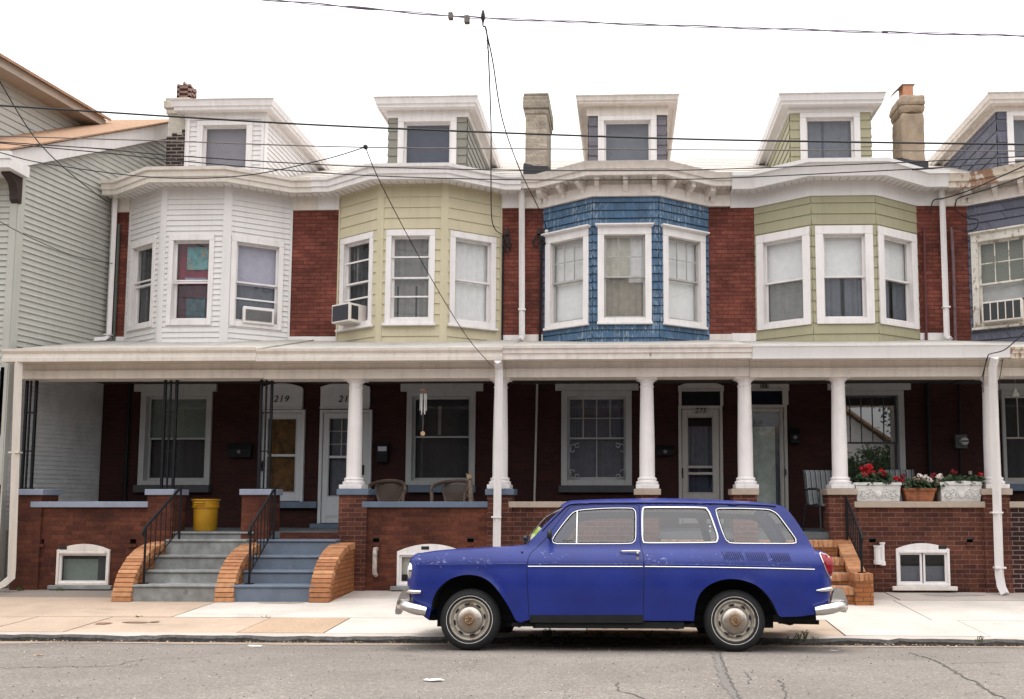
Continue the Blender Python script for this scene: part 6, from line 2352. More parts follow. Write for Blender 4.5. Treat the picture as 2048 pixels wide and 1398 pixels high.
# cooling louvres on the rear wing
for sgn in (-1, 1):
    for g0, g1, y0, y1 in ((1444.5, 1481.5, 1101.5, 1121.5), (1491.5, 1529.5, 1103, 1123), (1541, 1577, 1105, 1124.5)):
        q = MB()
        for i in range(10):
            px = g0 + (g1 - g0) * i / 9
            a, b = cp(px, y0, -0.78), cp(px + 7, y1, -0.79)
            pts = [(a[0] + (b[0] - a[0]) * t, a[1] + (b[1] - a[1]) * t) for t in (0, 0.15, 0.5, 0.85, 1)]
            q.tube(on_side(pts, sgn, -0.001), [0.0015, 0.0035, 0.0038, 0.0035, 0.0015], 6, 0)
            pts = [(x - 0.011, z) for x, z in pts]
            q.tube(on_side(pts, sgn, -0.002), [0.0015, 0.004, 0.005, 0.004, 0.0015], 6, 1)
        q.build("louvre_vent", [gap, paint], car)

# wheels
def wheel(xc, sgn):
    wh = bpy.data.objects.new("wheel", None)
    COL.objects.link(wh)
    wh.parent = car
    yo = sgn * TRK
    s_ = -sgn
    Y = lambda o: yo + s_ * o
    R = zhub
    q = MB()
    prof = [(0.175, 0.05), (0.19, 0.012), (0.235, -0.004), (0.262, 0.0), (0.282, 0.018), (R - 0.004, 0.035), (R, 0.05), (R + 0.001, 0.09), (R, 0.13), (R - 0.012, 0.15), (0.26, 0.165), (0.19, 0.16), (0.175, 0.12), (0.175, 0.05)]
    q.lathe((xc, yo, zhub), [(r, s_ * h) for r, h in prof], 56, 0, 'y', caps=False)
    # flattened foot
    for v in q.v:
        if v.z < 0.004:
            v.z = 0.004
    q.lathe((xc, yo, zhub), [(0.2275, s_ * -0.0045), (0.2285, s_ * -0.0062), (0.2325, s_ * -0.0062), (0.2335, s_ * -0.0035)], 56, 1, 'y', caps=False)
    q.build("tyre", [black, wline], wh)
    q = MB()
    q.lathe((xc, yo, zhub), [(r, s_ * h) for r, h in [(0.20, 0.022), (0.205, 0.008), (0.196, 0.002), (0.188, 0.008), (0.184, 0.028), (0.172, 0.036), (0.168, 0.026), (0.155, 0.016), (0.140, 0.018), (0.128, 0.03), (0.05, 0.034)]], 56, 0, 'y', caps=False)
    for i in range(8):
        a = i * math.pi / 4 + 0.2
        c, s2 = math.cos(a), math.sin(a)
        rr = 0.152
        ux, uz = -s2, c
        pts = []
        for j in range(12):
            an = j * math.pi / 6
            dx = 0.020 * math.cos(an) + (0.008 if math.cos(an) > 0 else -0.008)
            dz = 0.0105 * math.sin(an)
            pts.append((xc + c * rr + ux * dx + c * dz, zhub + s2 * rr + uz * dx + s2 * dz))
        q.prism(pts, Y(0.0145), Y(0.03), 'y', 1)
    q.build("rim", [rim_paint, gap], wh, angle=40)
    # hub cap: its own origin at the wheel centre, for the rust ring
    q = MB()
    q.lathe((0, 0, 0), [(r, s_ * h) for r, h in [(0.128, 0.022), (0.127, 0.006), (0.118, -0.004), (0.095, -0.016), (0.06, -0.026), (0.048, -0.028), (0.047, -0.033), (0.04, -0.036), (0.0, -0.036)]], 48, 0, 'y', caps=False)
    ho = q.build("hub_cap", hub_mat, None)
    ho.parent = wh
    ho.location = (xc, yo, zhub)
    # emblem: V over W in a ring
    q = MB()
    rot = 2.2 if xc < 0 else 0.5
    def tr(x, z):
        return (x * math.cos(rot) - z * math.sin(rot), s_ * -0.037, x * math.sin(rot) + z * math.cos(rot))
    ring = [tr(0.037 * math.cos(a * math.pi / 12), 0.037 * math.sin(a * math.pi / 12)) for a in range(24)]
    q.tube(ring, 0.0035, 5, 0, True)
    for st_ in ([(-0.015, 0.032), (0, 0.004), (0.015, 0.032)], [(-0.031, 0.016), (-0.015, -0.03), (0, 0.0), (0.015, -0.03), (0.031, 0.016)]):
        q.tube([tr(*p) for p in st_], 0.0035, 5, 0)
    eo = q.build("emblem", plain("worn_emblem_metal", (0.42, 0.33, 0.22), 0.4, 0.2, 20, metal=0.6, obj=True), None)
    eo.parent = wh
    eo.location = (xc, yo, zhub)
for xc in (xfw, xrw):
    for sgn in (-1, 1):
        wheel(xc, sgn)

# underside, wheel housings
q = MB()
zf = 0.22
q.box(xfw + 0.42, xrw - 0.40, -0.70, 0.70, 0.235, 0.27)
q.box(X0c + 0.2, xfw - 0.40, -0.5, 0.5, 0.29, 0.34)
q.box(xrw + 0.40, X1c - 0.16, -0.6, 0.6, 0.285, 0.36)
q.box(X0c + 0.3, X1c - 0.3, -0.45, 0.45, 0.28, 0.34)
for sgn in (-1, 1):
    for ar in (arch_f, arch_r):
        pts = ar
        n = len(pts)
        vs = []
        for x, z in pts:
            vs += [(x, sgn * (W(x, z) - 0.012), z), (x, sgn * 0.40, z + 0.03)]
        q.add(vs, [(2 * i, 2 * i + 1, 2 * i + 3, 2 * i + 2) for i in range(n - 1)], 0, True)
        q.add([(x, sgn * 0.42, z + 0.03) for x, z in pts] + [(pts[-1][0], sgn * 0.42, 0.22), (pts[0][0], sgn * 0.42, 0.22)], [list(range(n + 2))])
    # sill
    a, b = cp(1060, 1232, -0.77), cp(1287, 1246, -0.77)
    q.box(a[0], b[0], min(sgn * 0.60, sgn * 0.772), max(sgn * 0.60, sgn * 0.772), b[1], a[1] + 0.01)
    q.box(a[0] + 0.05, b[0] + 0.4, min(sgn * 0.60, sgn * 0.745), max(sgn * 0.60, sgn * 0.745), 0.222, b[1] + 0.01)
q.tube([(xrw + 0.5, -0.3, 0.28), (X1c - 0.08, -0.35, 0.275)], 0.022, 8)
q.lathe((xrw + 0.62, 0.0, 0.31), [(0.0, -0.3), (0.07, -0.28), (0.07, 0.28), (0.0, 0.3)], 12, axis='y')
for i in range(14):
    x = xfw + 0.5 + i * 0.12 + random.uniform(-.04, .04)
    q.box(x, x + random.uniform(0.02, 0.06), -0.66, -0.6, 0.21 + random.uniform(0, .02), 0.24)
q.build("underbody", under, car)
# cabin: floor, seats, dashboard, steering wheel, headlining
q = MB()
q.box(cp(1065, 1090)[0], cp(1380, 1090)[0], -0.66, 0.66, 0.30, 0.36)
zw = zbelt - 0.035
q.box(cp(1075, 1090)[0], cp(1105, 1090)[0], -0.66, 0.66, zbelt - 0.25, zbelt + 0.005)
q.box(cp(1440, 1090)[0], cp(1620, 1090)[0], -0.60, 0.60, 0.76, zw - 0.05)
for sgn in (-1, 1):
    a, b = cp(1070, 1100)[0], cp(1600, 1100)[0]
    q.box(a, b, min(sgn * 0.63, sgn * 0.66), max(sgn * 0.63, sgn * 0.66), 0.76, zw - 0.005)
q.build("cabin", trimcol, car)
q = MB()
rp = [(p[0], p[1] - 0.012) for p in sr_[4:-4]]
strip(q, rp, ramp_list(len(rp), (0, 0.07), (0.5, 0.075), (1, 0.05)), 1, 0, [-0.93, -0.7, -0.35, 0, 0.35, 0.7, 0.93])
q.build("headlining", plain("headlining_cloth", (0.36, 0.35, 0.34), 0.9, 0.08, obj=True), car)
def seat(px, yc, wd, top):
    q = MB()
    x, _ = cp(px, 1090)
    q.box(x - 0.42, x, yc - wd / 2, yc + wd / 2, 0.40, 0.56)
    q.hexa([(x - 0.04, yc - wd / 2, 0.5), (x + 0.10, yc - wd / 2, 0.5), (x + 0.10, yc + wd / 2, 0.5), (x - 0.04, yc + wd / 2, 0.5)],
           [(x + 0.12, yc - wd / 2 + 0.03, top), (x + 0.21, yc - wd / 2 + 0.03, top), (x + 0.21, yc + wd / 2 - 0.03, top), (x + 0.12, yc + wd / 2 - 0.03, top)])
    q.build("seat", seatm, car, bevel=0.04, seg=3)
seat(1250, -0.33, 0.52, zbelt + 0.05)
seat(1250, 0.33, 0.52, zbelt + 0.05)
seat(1400, 0.0, 0.78, zbelt - 0.01)
q = MB()
sx, sz = cp(1140, 1085, -0.35)
ring = [(sx + 0.085 * math.sin(a * math.pi / 12) , -0.33 + 0.19 * math.cos(a * math.pi / 12), sz - 0.02 + 0.17 * math.sin(a * math.pi / 12)) for a in range(24)]
q.tube(ring, 0.011, 6, 0, True)
q.tube([(sx, -0.52, sz - 0.02), (sx + 0.01, -0.33, sz - 0.03), (sx, -0.14, sz - 0.02)], 0.012, 6)
q.tube([(sx + 0.01, -0.33, sz - 0.03), (sx - 0.2, -0.33, sz - 0.12)], 0.02, 6)
q.build("steering_wheel", blackpl, car)

# lamps
def headlamp(sgn):
    cx_, cz_ = cp(819, 1142, -0.62)
    yc = sgn * 0.575
    q = MB()
    r0 = 0.112
    q.lathe((cx_ + 0.10, yc, cz_), [(r0 + 0.006, 0.10), (r0 + 0.008, 0.0), (r0 + 0.004, -0.075), (r0 - 0.004, -0.095), (r0 - 0.02, -0.1)], 36, 0, 'x', caps=False)
    lo = q.build("headlamp", chrome, car)
    q = MB()
    q.lathe((cx_ + 0.10, yc, cz_), [(r0 - 0.018, -0.09), (r0 - 0.03, -0.108), (r0 - 0.06, -0.122), (0.0, -0.132)], 32, 0, 'x', caps=False)
    q.build("lens", lensm, lo)
    q = MB()
    q.lathe((cx_ + 0.12, yc, cz_), [(r0 + 0.045, 0.16), (r0 + 0.03, 0.02), (r0 + 0.008, -0.06)], 36, 0, 'x', caps=False)
    q.build("lamp_bowl", paint, lo)
for sgn in (-1, 1):
    headlamp(sgn)
def taillamp(sgn):
    out = pl([(1639.5, 1107.5), (1648, 1107.8), (1655.5, 1110), (1660, 1120), (1663, 1136), (1664.6, 1151), (1664.3, 1157.5), (1661, 1156.5), (1655, 1148), (1648, 1133)], -0.70)
    poly = resamp(smooth(out, 3, True), 0.02)
    v, t = tri2d(poly, [], (), 0.03)
    cx_ = sum(p[0] for p in poly) / len(poly)
    cz_ = sum(p[1] for p in poly) / len(poly)
    vs, fs = [], []
    for p in v:
        dmin = min(math.hypot(p.x - a[0], p.y - a[1]) for a in poly)
        vs.append((p.x + 0.012 * min(1, dmin / 0.03), sgn * (W(p.x, p.y) + 0.004 + 0.022 * min(1, dmin / 0.035) ** 0.6), p.y))
    q = MB()
    q.add(vs, [f for f, c in t], 0, True)
    # wraps round the corner
    edge = [p for p in poly if p[0] > cx_ + 0.02]
    lo = q.build("tail_lamp", redlens, car)
    q = MB()
    q.ico((cx_ + 0.03, sgn * (W(cx_, cz_) - 0.06), cz_), 0.06, 0, 2, (0.75, 1.0, 1.8))
    q.build("lens_wrap", redlens, lo)
    q = MB()
    q.tube([(x, sgn * (W(x, z) + 0.003), z) for x, z in poly], 0.007, 6, 0, True)
    q.build("lamp_rim", chrome, lo)
for sgn in (-1, 1):
    taillamp(sgn)

# bumpers: main blade wrapping round, over-riders and upper rail
def bumper(front):
    d = -1 if front else 1
    pts_s = [(851, 1222.5), (838, 1220), (822, 1216), (806, 1211.5)] if front else [(1632, 1222), (1645, 1220), (1664, 1217), (1682, 1212.5)]
    s_ = [cp(x, y, -0.80) for x, y in pts_s]
    xe, ze = s_[-1]
    path = [(s_[0][0], -0.785, s_[0][1]), (s_[1][0], -0.80, s_[1][1]), (s_[2][0], -0.785, s_[2][1]), (xe - d * 0.01, -0.73, ze), (xe + d * 0.055, -0.64, ze + 0.006), (xe + d * 0.08, -0.5, ze + 0.008), (xe + d * 0.10, 0, ze + 0.008)]
    full = path + [(x, -y, z) for x, y, z in path[-2::-1]]
    # refine
    q = MB()
    k = len(full)
    q.tube(full, [0.045] + [0.053] * (k - 2) + [0.045], 14, 0)
    b = q.build("bumper", oldchrome, car, angle=60)
    # over-rider plates
    for sgn in (-1, 1):
        if front:
            poly = pl([(793, 1228), (792, 1222), (796, 1203), (802, 1188), (808, 1180.5), (814, 1180), (820, 1184), (822, 1196), (816, 1210), (806, 1214), (803, 1224), (799, 1229)], -0.52)
        else:
            poly = pl([(1690, 1225), (1694, 1216), (1692.5, 1200), (1688, 1188), (1683, 1178), (1676, 1175.5), (1668, 1178), (1663, 1190), (1661, 1204), (1668, 1207), (1678, 1206), (1682, 1216), (1683, 1224)], -0.52)
        q = MB()
        q.prism(poly, sgn * 0.52 - 0.04, sgn * 0.52 + 0.04, 'y')
        q.build("over_rider", oldchrome, b, bevel=0.018, seg=3)
    up = [(843, 1184), (830, 1184), (818, 1182.8), (811, 1182)] if front else [(1631.5, 1181), (1645, 1180), (1660, 1177.5), (1668, 1177)]
    u_ = [cp(x, y, -0.74) for x, y in up]
    xe, ze = u_[-1]
    path = [(u_[0][0], -0.765, u_[0][1]), (u_[1][0], -0.765, u_[1][1]), (u_[2][0], -0.735, u_[2][1]), (xe + d * 0.005, -0.64, ze), (xe + d * 0.03, -0.5, ze), (xe + d * 0.05, 0, ze)]
    full = path + [(x, -y, z) for x, y, z in path[-2::-1]]
    rs = [0.016 if front else 0.006] + [0.02] * (len(full) - 2) + [0.016 if front else 0.006]
    if not front:
        rs[1] = rs[-2] = 0.017
        rs[2] = rs[-3] = 0.024
    q = MB()
    q.tube(full, rs, 10, 0)
    q.build("upper_rail", oldchrome, b, angle=60)
    # mounting irons
    q = MB()
    for sgn in (-1, 1):
        q.box(min(xe, xe - d * 0.2), max(xe, xe - d * 0.2), sgn * 0.45 - 0.02, sgn * 0.45 + 0.02, s_[0][1] - 0.03, s_[0][1] + 0.015)
    q.build("bumper_iron", under, b)
bumper(True)
bumper(False)

# mirror, far mirror, wipers, sticker, jets
q = MB()
mx_, mz_ = cp(1099, 1069, -0.80)
q.ico((mx_, -0.80, mz_), 0.055, 0, 2, (0.5, 0.9, 1.0))
q.tube([(mx_ + 0.01, -0.72, mz_ - 0.06), (mx_, -0.79, mz_ - 0.03)], 0.010, 6)
q.build("door_mirror", blackpl, car)
q = MB()
mx_, mz_ = cp(1050, 1077, 0.72)
q.ico((mx_, 0.74, mz_), 0.055, 0, 2, (0.6, 1.0, 0.75))
q.tube([(mx_ + 0.09, 0.68, mz_ - 0.06), (mx_, 0.74, mz_ - 0.01)], 0.010, 6)
q.build("door_mirror", blackpl, car)
q = MB()
for yy in (-0.35, 0.2):
    a = rows_w[2][5 + (1 if yy > 0 else -1)]
    bx_, bz_ = rows_w[1][5][0] - 0.02, rows_w[1][5][2] + 0.01
    q.tube([(bx_, yy, bz_), (bx_ + 0.06, yy - 0.2, bz_ + 0.03), (bx_ + 0.08, yy - 0.42, bz_ + 0.035)], 0.008, 6)
    q.lathe((bx_, yy, bz_ - 0.02), [(0.016, 0), (0.014, 0.03), (0, 0.035)], 10)
q.build("wiper", blackpl, car)
q = MB()
n_ = len(rows_w)
i0, i1 = int(n_ * 0.08), int(n_ * 0.46)
for i in range(i0, i1):
    for j in (0, 1):
        a, b, c, d = rows_w[i][j], rows_w[i][j + 1], rows_w[i + 1][j + 1], rows_w[i + 1][j]
        o_ = Vector((0.012, 0, -0.006))
        q.quad(*[Vector(v) + o_ for v in (a, b, c, d)], 0 if i < i0 + 3 else (1 if (i // 2) % 2 else 2))
q.build("windscreen_sticker", [white, plain("lime_green_card", (0.40, 0.55, 0.06), 0.6, 0.1, obj=True), plain("pale_lime_card", (0.62, 0.68, 0.32), 0.6, 0.2, 40, obj=True)], car)
q = MB()
jx, jz = cp(1044, 1104, -0.76)
q.ico((jx, -W(jx, jz) - 0.002, jz), 0.012, 0, 2)
q.build("washer_jet", blackpl, car)
q = MB()
bx_, bz_ = cp(1420.5, 1053, -0.64)
q.ico((bx_, -W(bx_, bz_) + 0.03, bz_), 0.012, 0, 2)
q.ico((bx_ + 0.0, -W(bx_, bz_) + 0.03, bz_ - 0.045), 0.009, 0, 2)
q.build("window_latch", white, car)

# ------------------------------------------------------------------ overhead cables
cablem = plain("black_cable", (0.012, 0.012, 0.014), 0.6, 0.1)
cablegrey = plain("weathered_grey_cable", (0.16, 0.14, 0.13), 0.7, 0.2, 3)
cablepur = plain("faded_lilac_cable", (0.17, 0.13, 0.19), 0.7, 0.3, 3)
def spline3(pts, k=8):
    out = []
    n = len(pts)
    for i in range(n - 1):
        p0, p1, p2, p3 = pts[max(i - 1, 0)], pts[i], pts[i + 1], pts[min(i + 2, n - 1)]
        for j in range(k):
            t = j / k
            out.append(Vector([0.5 * ((2 * p1[a]) + (-p0[a] + p2[a]) * t + (2 * p0[a] - 5 * p1[a] + 4 * p2[a] - p3[a]) * t * t + (-p0[a] + 3 * p1[a] - 3 * p2[a] + p3[a]) * t ** 3) for a in range(3)]))
    out.append(Vector(pts[-1]))
    return out
def cable(name, label, pts, r, m=cablem, ext=True, twist=0, group="overhead cables", cat="cable"):
    """pts: (px, py, distance)"""
    w_ = [Vector((P(x, y, Y)[0], Y, P(x, y, Y)[1])) for x, y, Y in pts]
    if ext:
        w_ = [w_[0] + (w_[0] - w_[1]).normalized() * 14] + w_ + [w_[-1] + (w_[-1] - w_[-2]).normalized() * 14]
    p = spline3(w_)
    q = MB()
    if twist:
        p2 = []
        for a, b in zip(p, p[1:]):
            k = max(1, int((b - a).length / 0.06))
            p2 += [a.lerp(b, i / k) for i in range(k)]
        p2.append(p[-1])
        s_ = 0
        A, B = [], []
        for i, v in enumerate(p2):
            an = i * 0.35
            A.append(v + Vector((0, math.cos(an) * twist, math.sin(an) * twist)))
            B.append(v - Vector((0, math.cos(an) * twist, math.sin(an) * twist)))
        q.tube(A, r, 5)
        q.tube(B, r * 0.7, 5)
    else:
        q.tube(p, r, 6)
    c = w_[len(w_) // 2]
    ob = q.build(name, m)
    return tag(ob, label, cat, group)

YW = 9.6
cable("overhead_cable", "thickest black overhead cable, the upper one crossing in front of the dormers", [(0, 211, YW), (360, 234, YW), (720, 254, YW), (1300, 276, YW), (1700, 284, YW), (2048, 289, YW)], 0.0105)
cable("overhead_cable", "thin pale grey overhead cable just below the thickest black one", [(0, 272, YW), (360, 283, YW), (730, 294.5, YW), (1300, 299, YW), (1700, 301, YW), (2048, 302, YW)], 0.0065, cablegrey)
cable("overhead_cable", "upper of two thin black cables sagging past the dormer sills", [(0, 284, YW), (180, 296, YW), (360, 312, YW), (680, 331, YW), (1000, 340, YW), (1300, 341, YW), (1480, 337, YW), (1800, 325, YW), (2048, 313, YW)], 0.006)
cable("overhead_cable", "lower of two thin black cables sagging along the eaves", [(0, 286, YW + 0.1), (200, 305, YW + 0.1), (373, 323, YW + 0.1), (680, 348, YW + 0.1), (1000, 359, YW + 0.1), (1300, 359, YW + 0.1), (1480, 355, YW + 0.1), (1880, 335, YW + 0.1), (2048, 322, YW + 0.1)], 0.006)
cable("service_cable", "steep black cable running down in front of the left clapboard house", [(-20, 120, 10.2), (5, 172, 10.5), (75, 282, 12.0), (153, 357, 13.6), (215, 404, 15.2)], 0.008, ext=False)
cable("service_cable", "slack black cable looping under the white bay's gutter", [(-30, 300, YW), (0, 305, YW + 0.1), (90, 327, YW + 0.3), (300, 354, YW + 0.4), (480, 352, YW + 0.3), (640, 321, YW + 0.1), (731, 294, YW)], 0.006, ext=False)
cable("service_cable", "thin cable slanting down across the yellow bay to the porch downspout", [(731, 295, YW), (764, 372, 10.4), (850, 535, 11.6), (930, 668, 12.5), (985, 733, 12.85)], 0.006, ext=False)
cable("service_cable", "left one of the pair of cables dropping to the brick beside the yellow bay", [(966, 52, YW), (975, 80, 9.8), (982, 250, 12.0), (982, 340, 13.2), (983, 430, 14.6), (990, 458, 15.2), (1003, 468, 15.33)], 0.009, ext=False)
cable("service_cable", "right one of the pair of cables dropping to the brick beside the blue bay", [(970, 52, YW), (985, 120, 10.2), (1005, 240, 11.6), (1040, 340, 13.0), (1075, 412, 14.6), (1090, 448, 15.2), (1092, 462, 15.33)], 0.0085, ext=False)
cable("overhead_cable", "twisted lilac cable bundle highest against the white sky", [(520, -2, YW), (700, 14, YW), (900, 32, YW), (970, 36, YW), (1100, 42, YW), (1400, 53, YW), (1750, 64, YW), (2048, 72, YW)], 0.008, cablepur, twist=0.009)
cable("service_cable", "faint thin cable sloping across the left clapboard wall to the downspout", [(-20, 432, 12.5), (60, 475, 13.2), (150, 512, 14.3), (225, 527, 15.28)], 0.006, cablem, ext=False)
cable("service_cable", "black cable arching from the right eave to the brick between olive and purple bays", [(2080, 318, 11.5), (2048, 332, 12.2), (1990, 358, 13.6), (1935, 382, 14.8), (1890, 396, 15.2), (1866, 402, 15.3), (1862, 430, 15.33)], 0.011, ext=False)
cable("service_cable", "second black cable at the right eave looping down beside the purple bay", [(2080, 335, 12), (2048, 352, 12.6), (1975, 378, 14.2), (1920, 395, 15.1), (1912, 404, 15.3), (1912, 420, 15.33), (1935, 436, 15.2), (1955, 440, 14.98), (1952, 456, 14.96), (1935, 462, 15.1), (1905, 456, 15.32)], 0.011, ext=False)
cable("service_cable", "cable swinging from the right porch gutter up past the purple bay", [(2060, 655, 11.5), (2035, 678, 12.2), (2008, 700, 12.75), (1980, 708, 12.85), (1975, 715, 12.85), (1964, 755, 13.05)], 0.008, ext=False)
def boxpx(q, x0, y0, x1, y1, Y, dep, m=0):
    a, b = P(x0, y0, Y), P(x1, y1, Y)
    q.box(a[0], b[0], Y - dep / 2, Y + dep / 2, b[1], a[1], m)
for x0, y0, x1, y1, lab in ((897, 26, 906, 39, "upper left grey splice box clipped on the top cable"), (929, 32, 939, 47, "lower right grey splice box hanging on the top cable")):
    q = MB()
    boxpx(q, x0, y0, x1, y1, YW, 0.06)
    tag(q.build("splice_box", cablegrey, bevel=0.008), lab, "splice box", "splice boxes on the top cable")
q = MB()
x, z = P(966, 36, YW)
q.lathe((x, YW, z), [(0.0, 0.098), (0.012, 0.09), (0.022, 0.05), (0.028, 0.0), (0.02, -0.02), (0.012, -0.05), (0.006, -0.1), (0.0, -0.105)], 12)
tag(q.build("cable_clamp", cablem), "dark spindle shaped clamp on the top cable above the two drops", "cable clamp")
cable("jumper_wire", "thin slack jumper wire drooping left under the splice boxes", [(920, 37, YW), (935, 62, YW), (952, 82, YW), (972, 93, YW), (980, 108, 9.9)], 0.003, cablem, ext=False, group="jumper wires", cat="wire")
cable("jumper_wire", "thin slack jumper wire curling right under the splice boxes", [(938, 44, YW), (948, 52, YW), (947, 68, YW), (955, 80, YW), (965, 74, YW), (976, 84, 9.9)], 0.003, cablem, ext=False, group="jumper wires", cat="wire")
q = MB()
x, z = P(731, 294, YW)
q.ico((x, YW, z), 0.03, 0, 1, (1, 1, 1.1))
tag(q.build("cable_knot", cablem), "small dark knot where the slanting cable leaves the pale grey one", "cable clamp")
# tangled cable ends on the brick
def tangle(px, py, lab, seed):
    rnd = random.Random(seed)
    x, z = P(px, py, YB - 0.06)
    q = MB()
    for k in range(6):
        pts = [(x, YB - 0.03, z + 0.03)]
        dx = rnd.uniform(-0.12, 0.12)
        for j in range(1, 6):
            t = j / 5
            pts.append((x + dx * math.sin(t * 2.5) + rnd.uniform(-.02, .02), YB - 0.03 - 0.06 * math.sin(t * 3), z - 0.30 * t * rnd.uniform(0.7, 1.1)))
        q.tube(pts, 0.010, 6)
    q.box(x - 0.03, x + 0.03, YB - 0.09, YB - 0.0, z - 0.02, z + 0.06)
    q.box(x + 0.0, x + 0.03, YB - 0.08, YB - 0.04, z - 0.34, z - 0.26)
    tag(q.build("cable_tangle", cablem), lab, "cable tangle", "cable entries on the upper brick")
tangle(1014, 468, "tangle of black cable ends beside the yellow bay", 3)
tangle(1078, 466, "tangle of black cable ends beside the blue bay", 5)
# dangling cable ends by the right downspout
for px, lab in ((1969, "cut cable hanging left of the right porch downspout"), (2002, "cut cable hanging right of the right porch downspout")):
    cable("hanging_wire", lab, [(px + 4, 717, 12.9), (px, 740, 13.0), (px - 3, 765, 13.0), (px - 2, 800 if px > 2000 else 785, 13.0)], 0.006, cablem, ext=False, group="cut cables at the right downspout", cat="wire")

# ------------------------------------------------------------------ window air conditioners
c_grey2 = plain("grey_grille", (0.22, 0.215, 0.21), 0.6, 0.1)
def aircon(M, x0, x1, z0, z1, out, lab, style):
    o = M @ Vector(((x0 + x1) / 2, -out / 2, z0))
    t = thing("air_conditioner", lab, "air conditioner", o, "window air conditioners")
    q = MB(M)
    q.box(x0, x1, -out, 0.10, z0, z1)
    q.build("housing", oldwhite if style != 0 else white, t, bevel=0.012)
    q = MB(M)
    if style == 0:
        a, b, c, d = x0 + 0.04, x1 - 0.04, z0 + 0.05, z1 - 0.05
        q.box(a, b, -out - 0.002, -out + 0.002, c, d, 1)
        k = 11
        for i in range(k):
            z = c + (d - c) * (i + 0.5) / k
            q.hexa([(a, -out - 0.012, z - 0.008), (b, -out - 0.012, z - 0.008), (b, -out - 0.002, z), (a, -out - 0.002, z)],
                   [(a, -out - 0.012, z - 0.004), (b, -out - 0.012, z - 0.004), (b, -out - 0.002, z + 0.006), (a, -out - 0.002, z + 0.006)])
        q.build("grille", [c_grey2, blackpl_], t)
    elif style == 1:
        q.box(x0 + 0.025, x1 - 0.02, -out - 0.003, -out + 0.002, z0 + 0.03, z1 - 0.03)
        q.build("rear_grille", plain("charcoal_coil", (0.035, 0.035, 0.045), 0.6, 0.2, 30), t)
        q = MB(M)
        q.box(x1 - 0.002, x1 + 0.004, -out + 0.05, -0.1, z0 + 0.05, z1 - 0.04)
        q.build("side_grille", blackpl_, t)
    else:
        q.box(x0 + 0.02, x1 - 0.02, -out - 0.003, -out + 0.002, z0 + 0.03, z1 - 0.03)
        q.build("rear_grille", plain("charcoal_coil", (0.03, 0.032, 0.034), 0.6, 0.2, 30), t)
        q = MB(M)
        for i in range(6):
            x = x0 + 0.02 + (x1 - x0 - 0.04) * i / 5
            q.box(x - 0.008, x + 0.008, -out - 0.012, -out - 0.003, z0 + 0.02, z1 - 0.02)
        q.build("grille_bar", oldwhite, t)
blackpl_ = plain("dark_grille", (0.02, 0.02, 0.022), 0.6, 0.2)
def facet(bay, i):
    bx0, bx1 = PX_(bay[0], YB, 520), PX_(bay[1], YB, 520)
    cx, hw = (bx0 + bx1) / 2, (bx1 - bx0) / 2
    fh = hw * 0.382
    pts = [(bx0, YB), (cx - fh, YBAY), (cx + fh, YBAY), (bx1, YB)]
    return frame(pts[i], pts[i + 1])
M = facet((257, 583), 2)
zc_, zd_ = PZ_(640, YBAY - 0.1, 520), PZ_(606, YBAY - 0.1, 520)
aircon(M, 0.30, 0.82, zc_, zd_, 0.07, "white air conditioner with louvred front in the white bay's right window", 0)
M = facet((677, 1003), 0)
aircon(M, 0.22, 0.68, PZ_(640, YBAY - 0.1, 710), PZ_(602, YBAY - 0.1, 710), 0.30, "white box air conditioner jutting from the yellow bay's left window", 1)
M = facet((1937, 2278), 0)
aircon(M, 0.22, 0.86, PZ_(636, YBAY - 0.1, 2000), PZ_(594, YBAY - 0.1, 2000), 0.20, "worn air conditioner with five dark panels in the peeling window at right", 2)

# ------------------------------------------------------------------ porch things
# yellow bucket
Yb_ = 13.72
x, _z = P(410, 1062, Yb_)
t = thing("garbage_bin", "tall mustard yellow plastic bin on the grey porch steps' landing", "bin", (x, Yb_, FLOOR))
zr = PZ_(998, Yb_, 410) - FLOOR
ym = plain("mustard_plastic", (0.42, 0.215, 0.010), 0.5, 0.1, 6)
q = MB()
ra, rb = 0.172, 0.203
q.lathe((x, Yb_, FLOOR), [(0.0, 0.0), (ra * 0.96, 0.0), (ra, 0.02), (rb - 0.022, zr * 0.72), (rb - 0.005, zr * 0.725), (rb - 0.002, zr * 0.78), (rb - 0.012, zr * 0.79), (rb - 0.004, zr * 0.95), (rb + 0.012, zr * 0.96), (rb + 0.012, zr), (rb - 0.012, zr), (rb - 0.02, zr * 0.9), (ra - 0.02, 0.03), (0.0, 0.03)], 40)
q.build("bin_body", ym, t)
q = MB()
q.tube([(x - 0.07, Yb_ - rb + 0.002, FLOOR + zr * 0.9), (x - 0.065, Yb_ - rb - 0.02, FLOOR + zr * 0.885), (x + 0.065, Yb_ - rb - 0.02, FLOOR + zr * 0.885), (x + 0.07, Yb_ - rb + 0.002, FLOOR + zr * 0.9)], 0.012, 8)
q.box(x - 0.075, x + 0.075, Yb_ - rb - 0.012, Yb_ - rb + 0.01, FLOOR + zr * 0.80, FLOOR + zr * 0.83)
q.build("handle", ym, t)

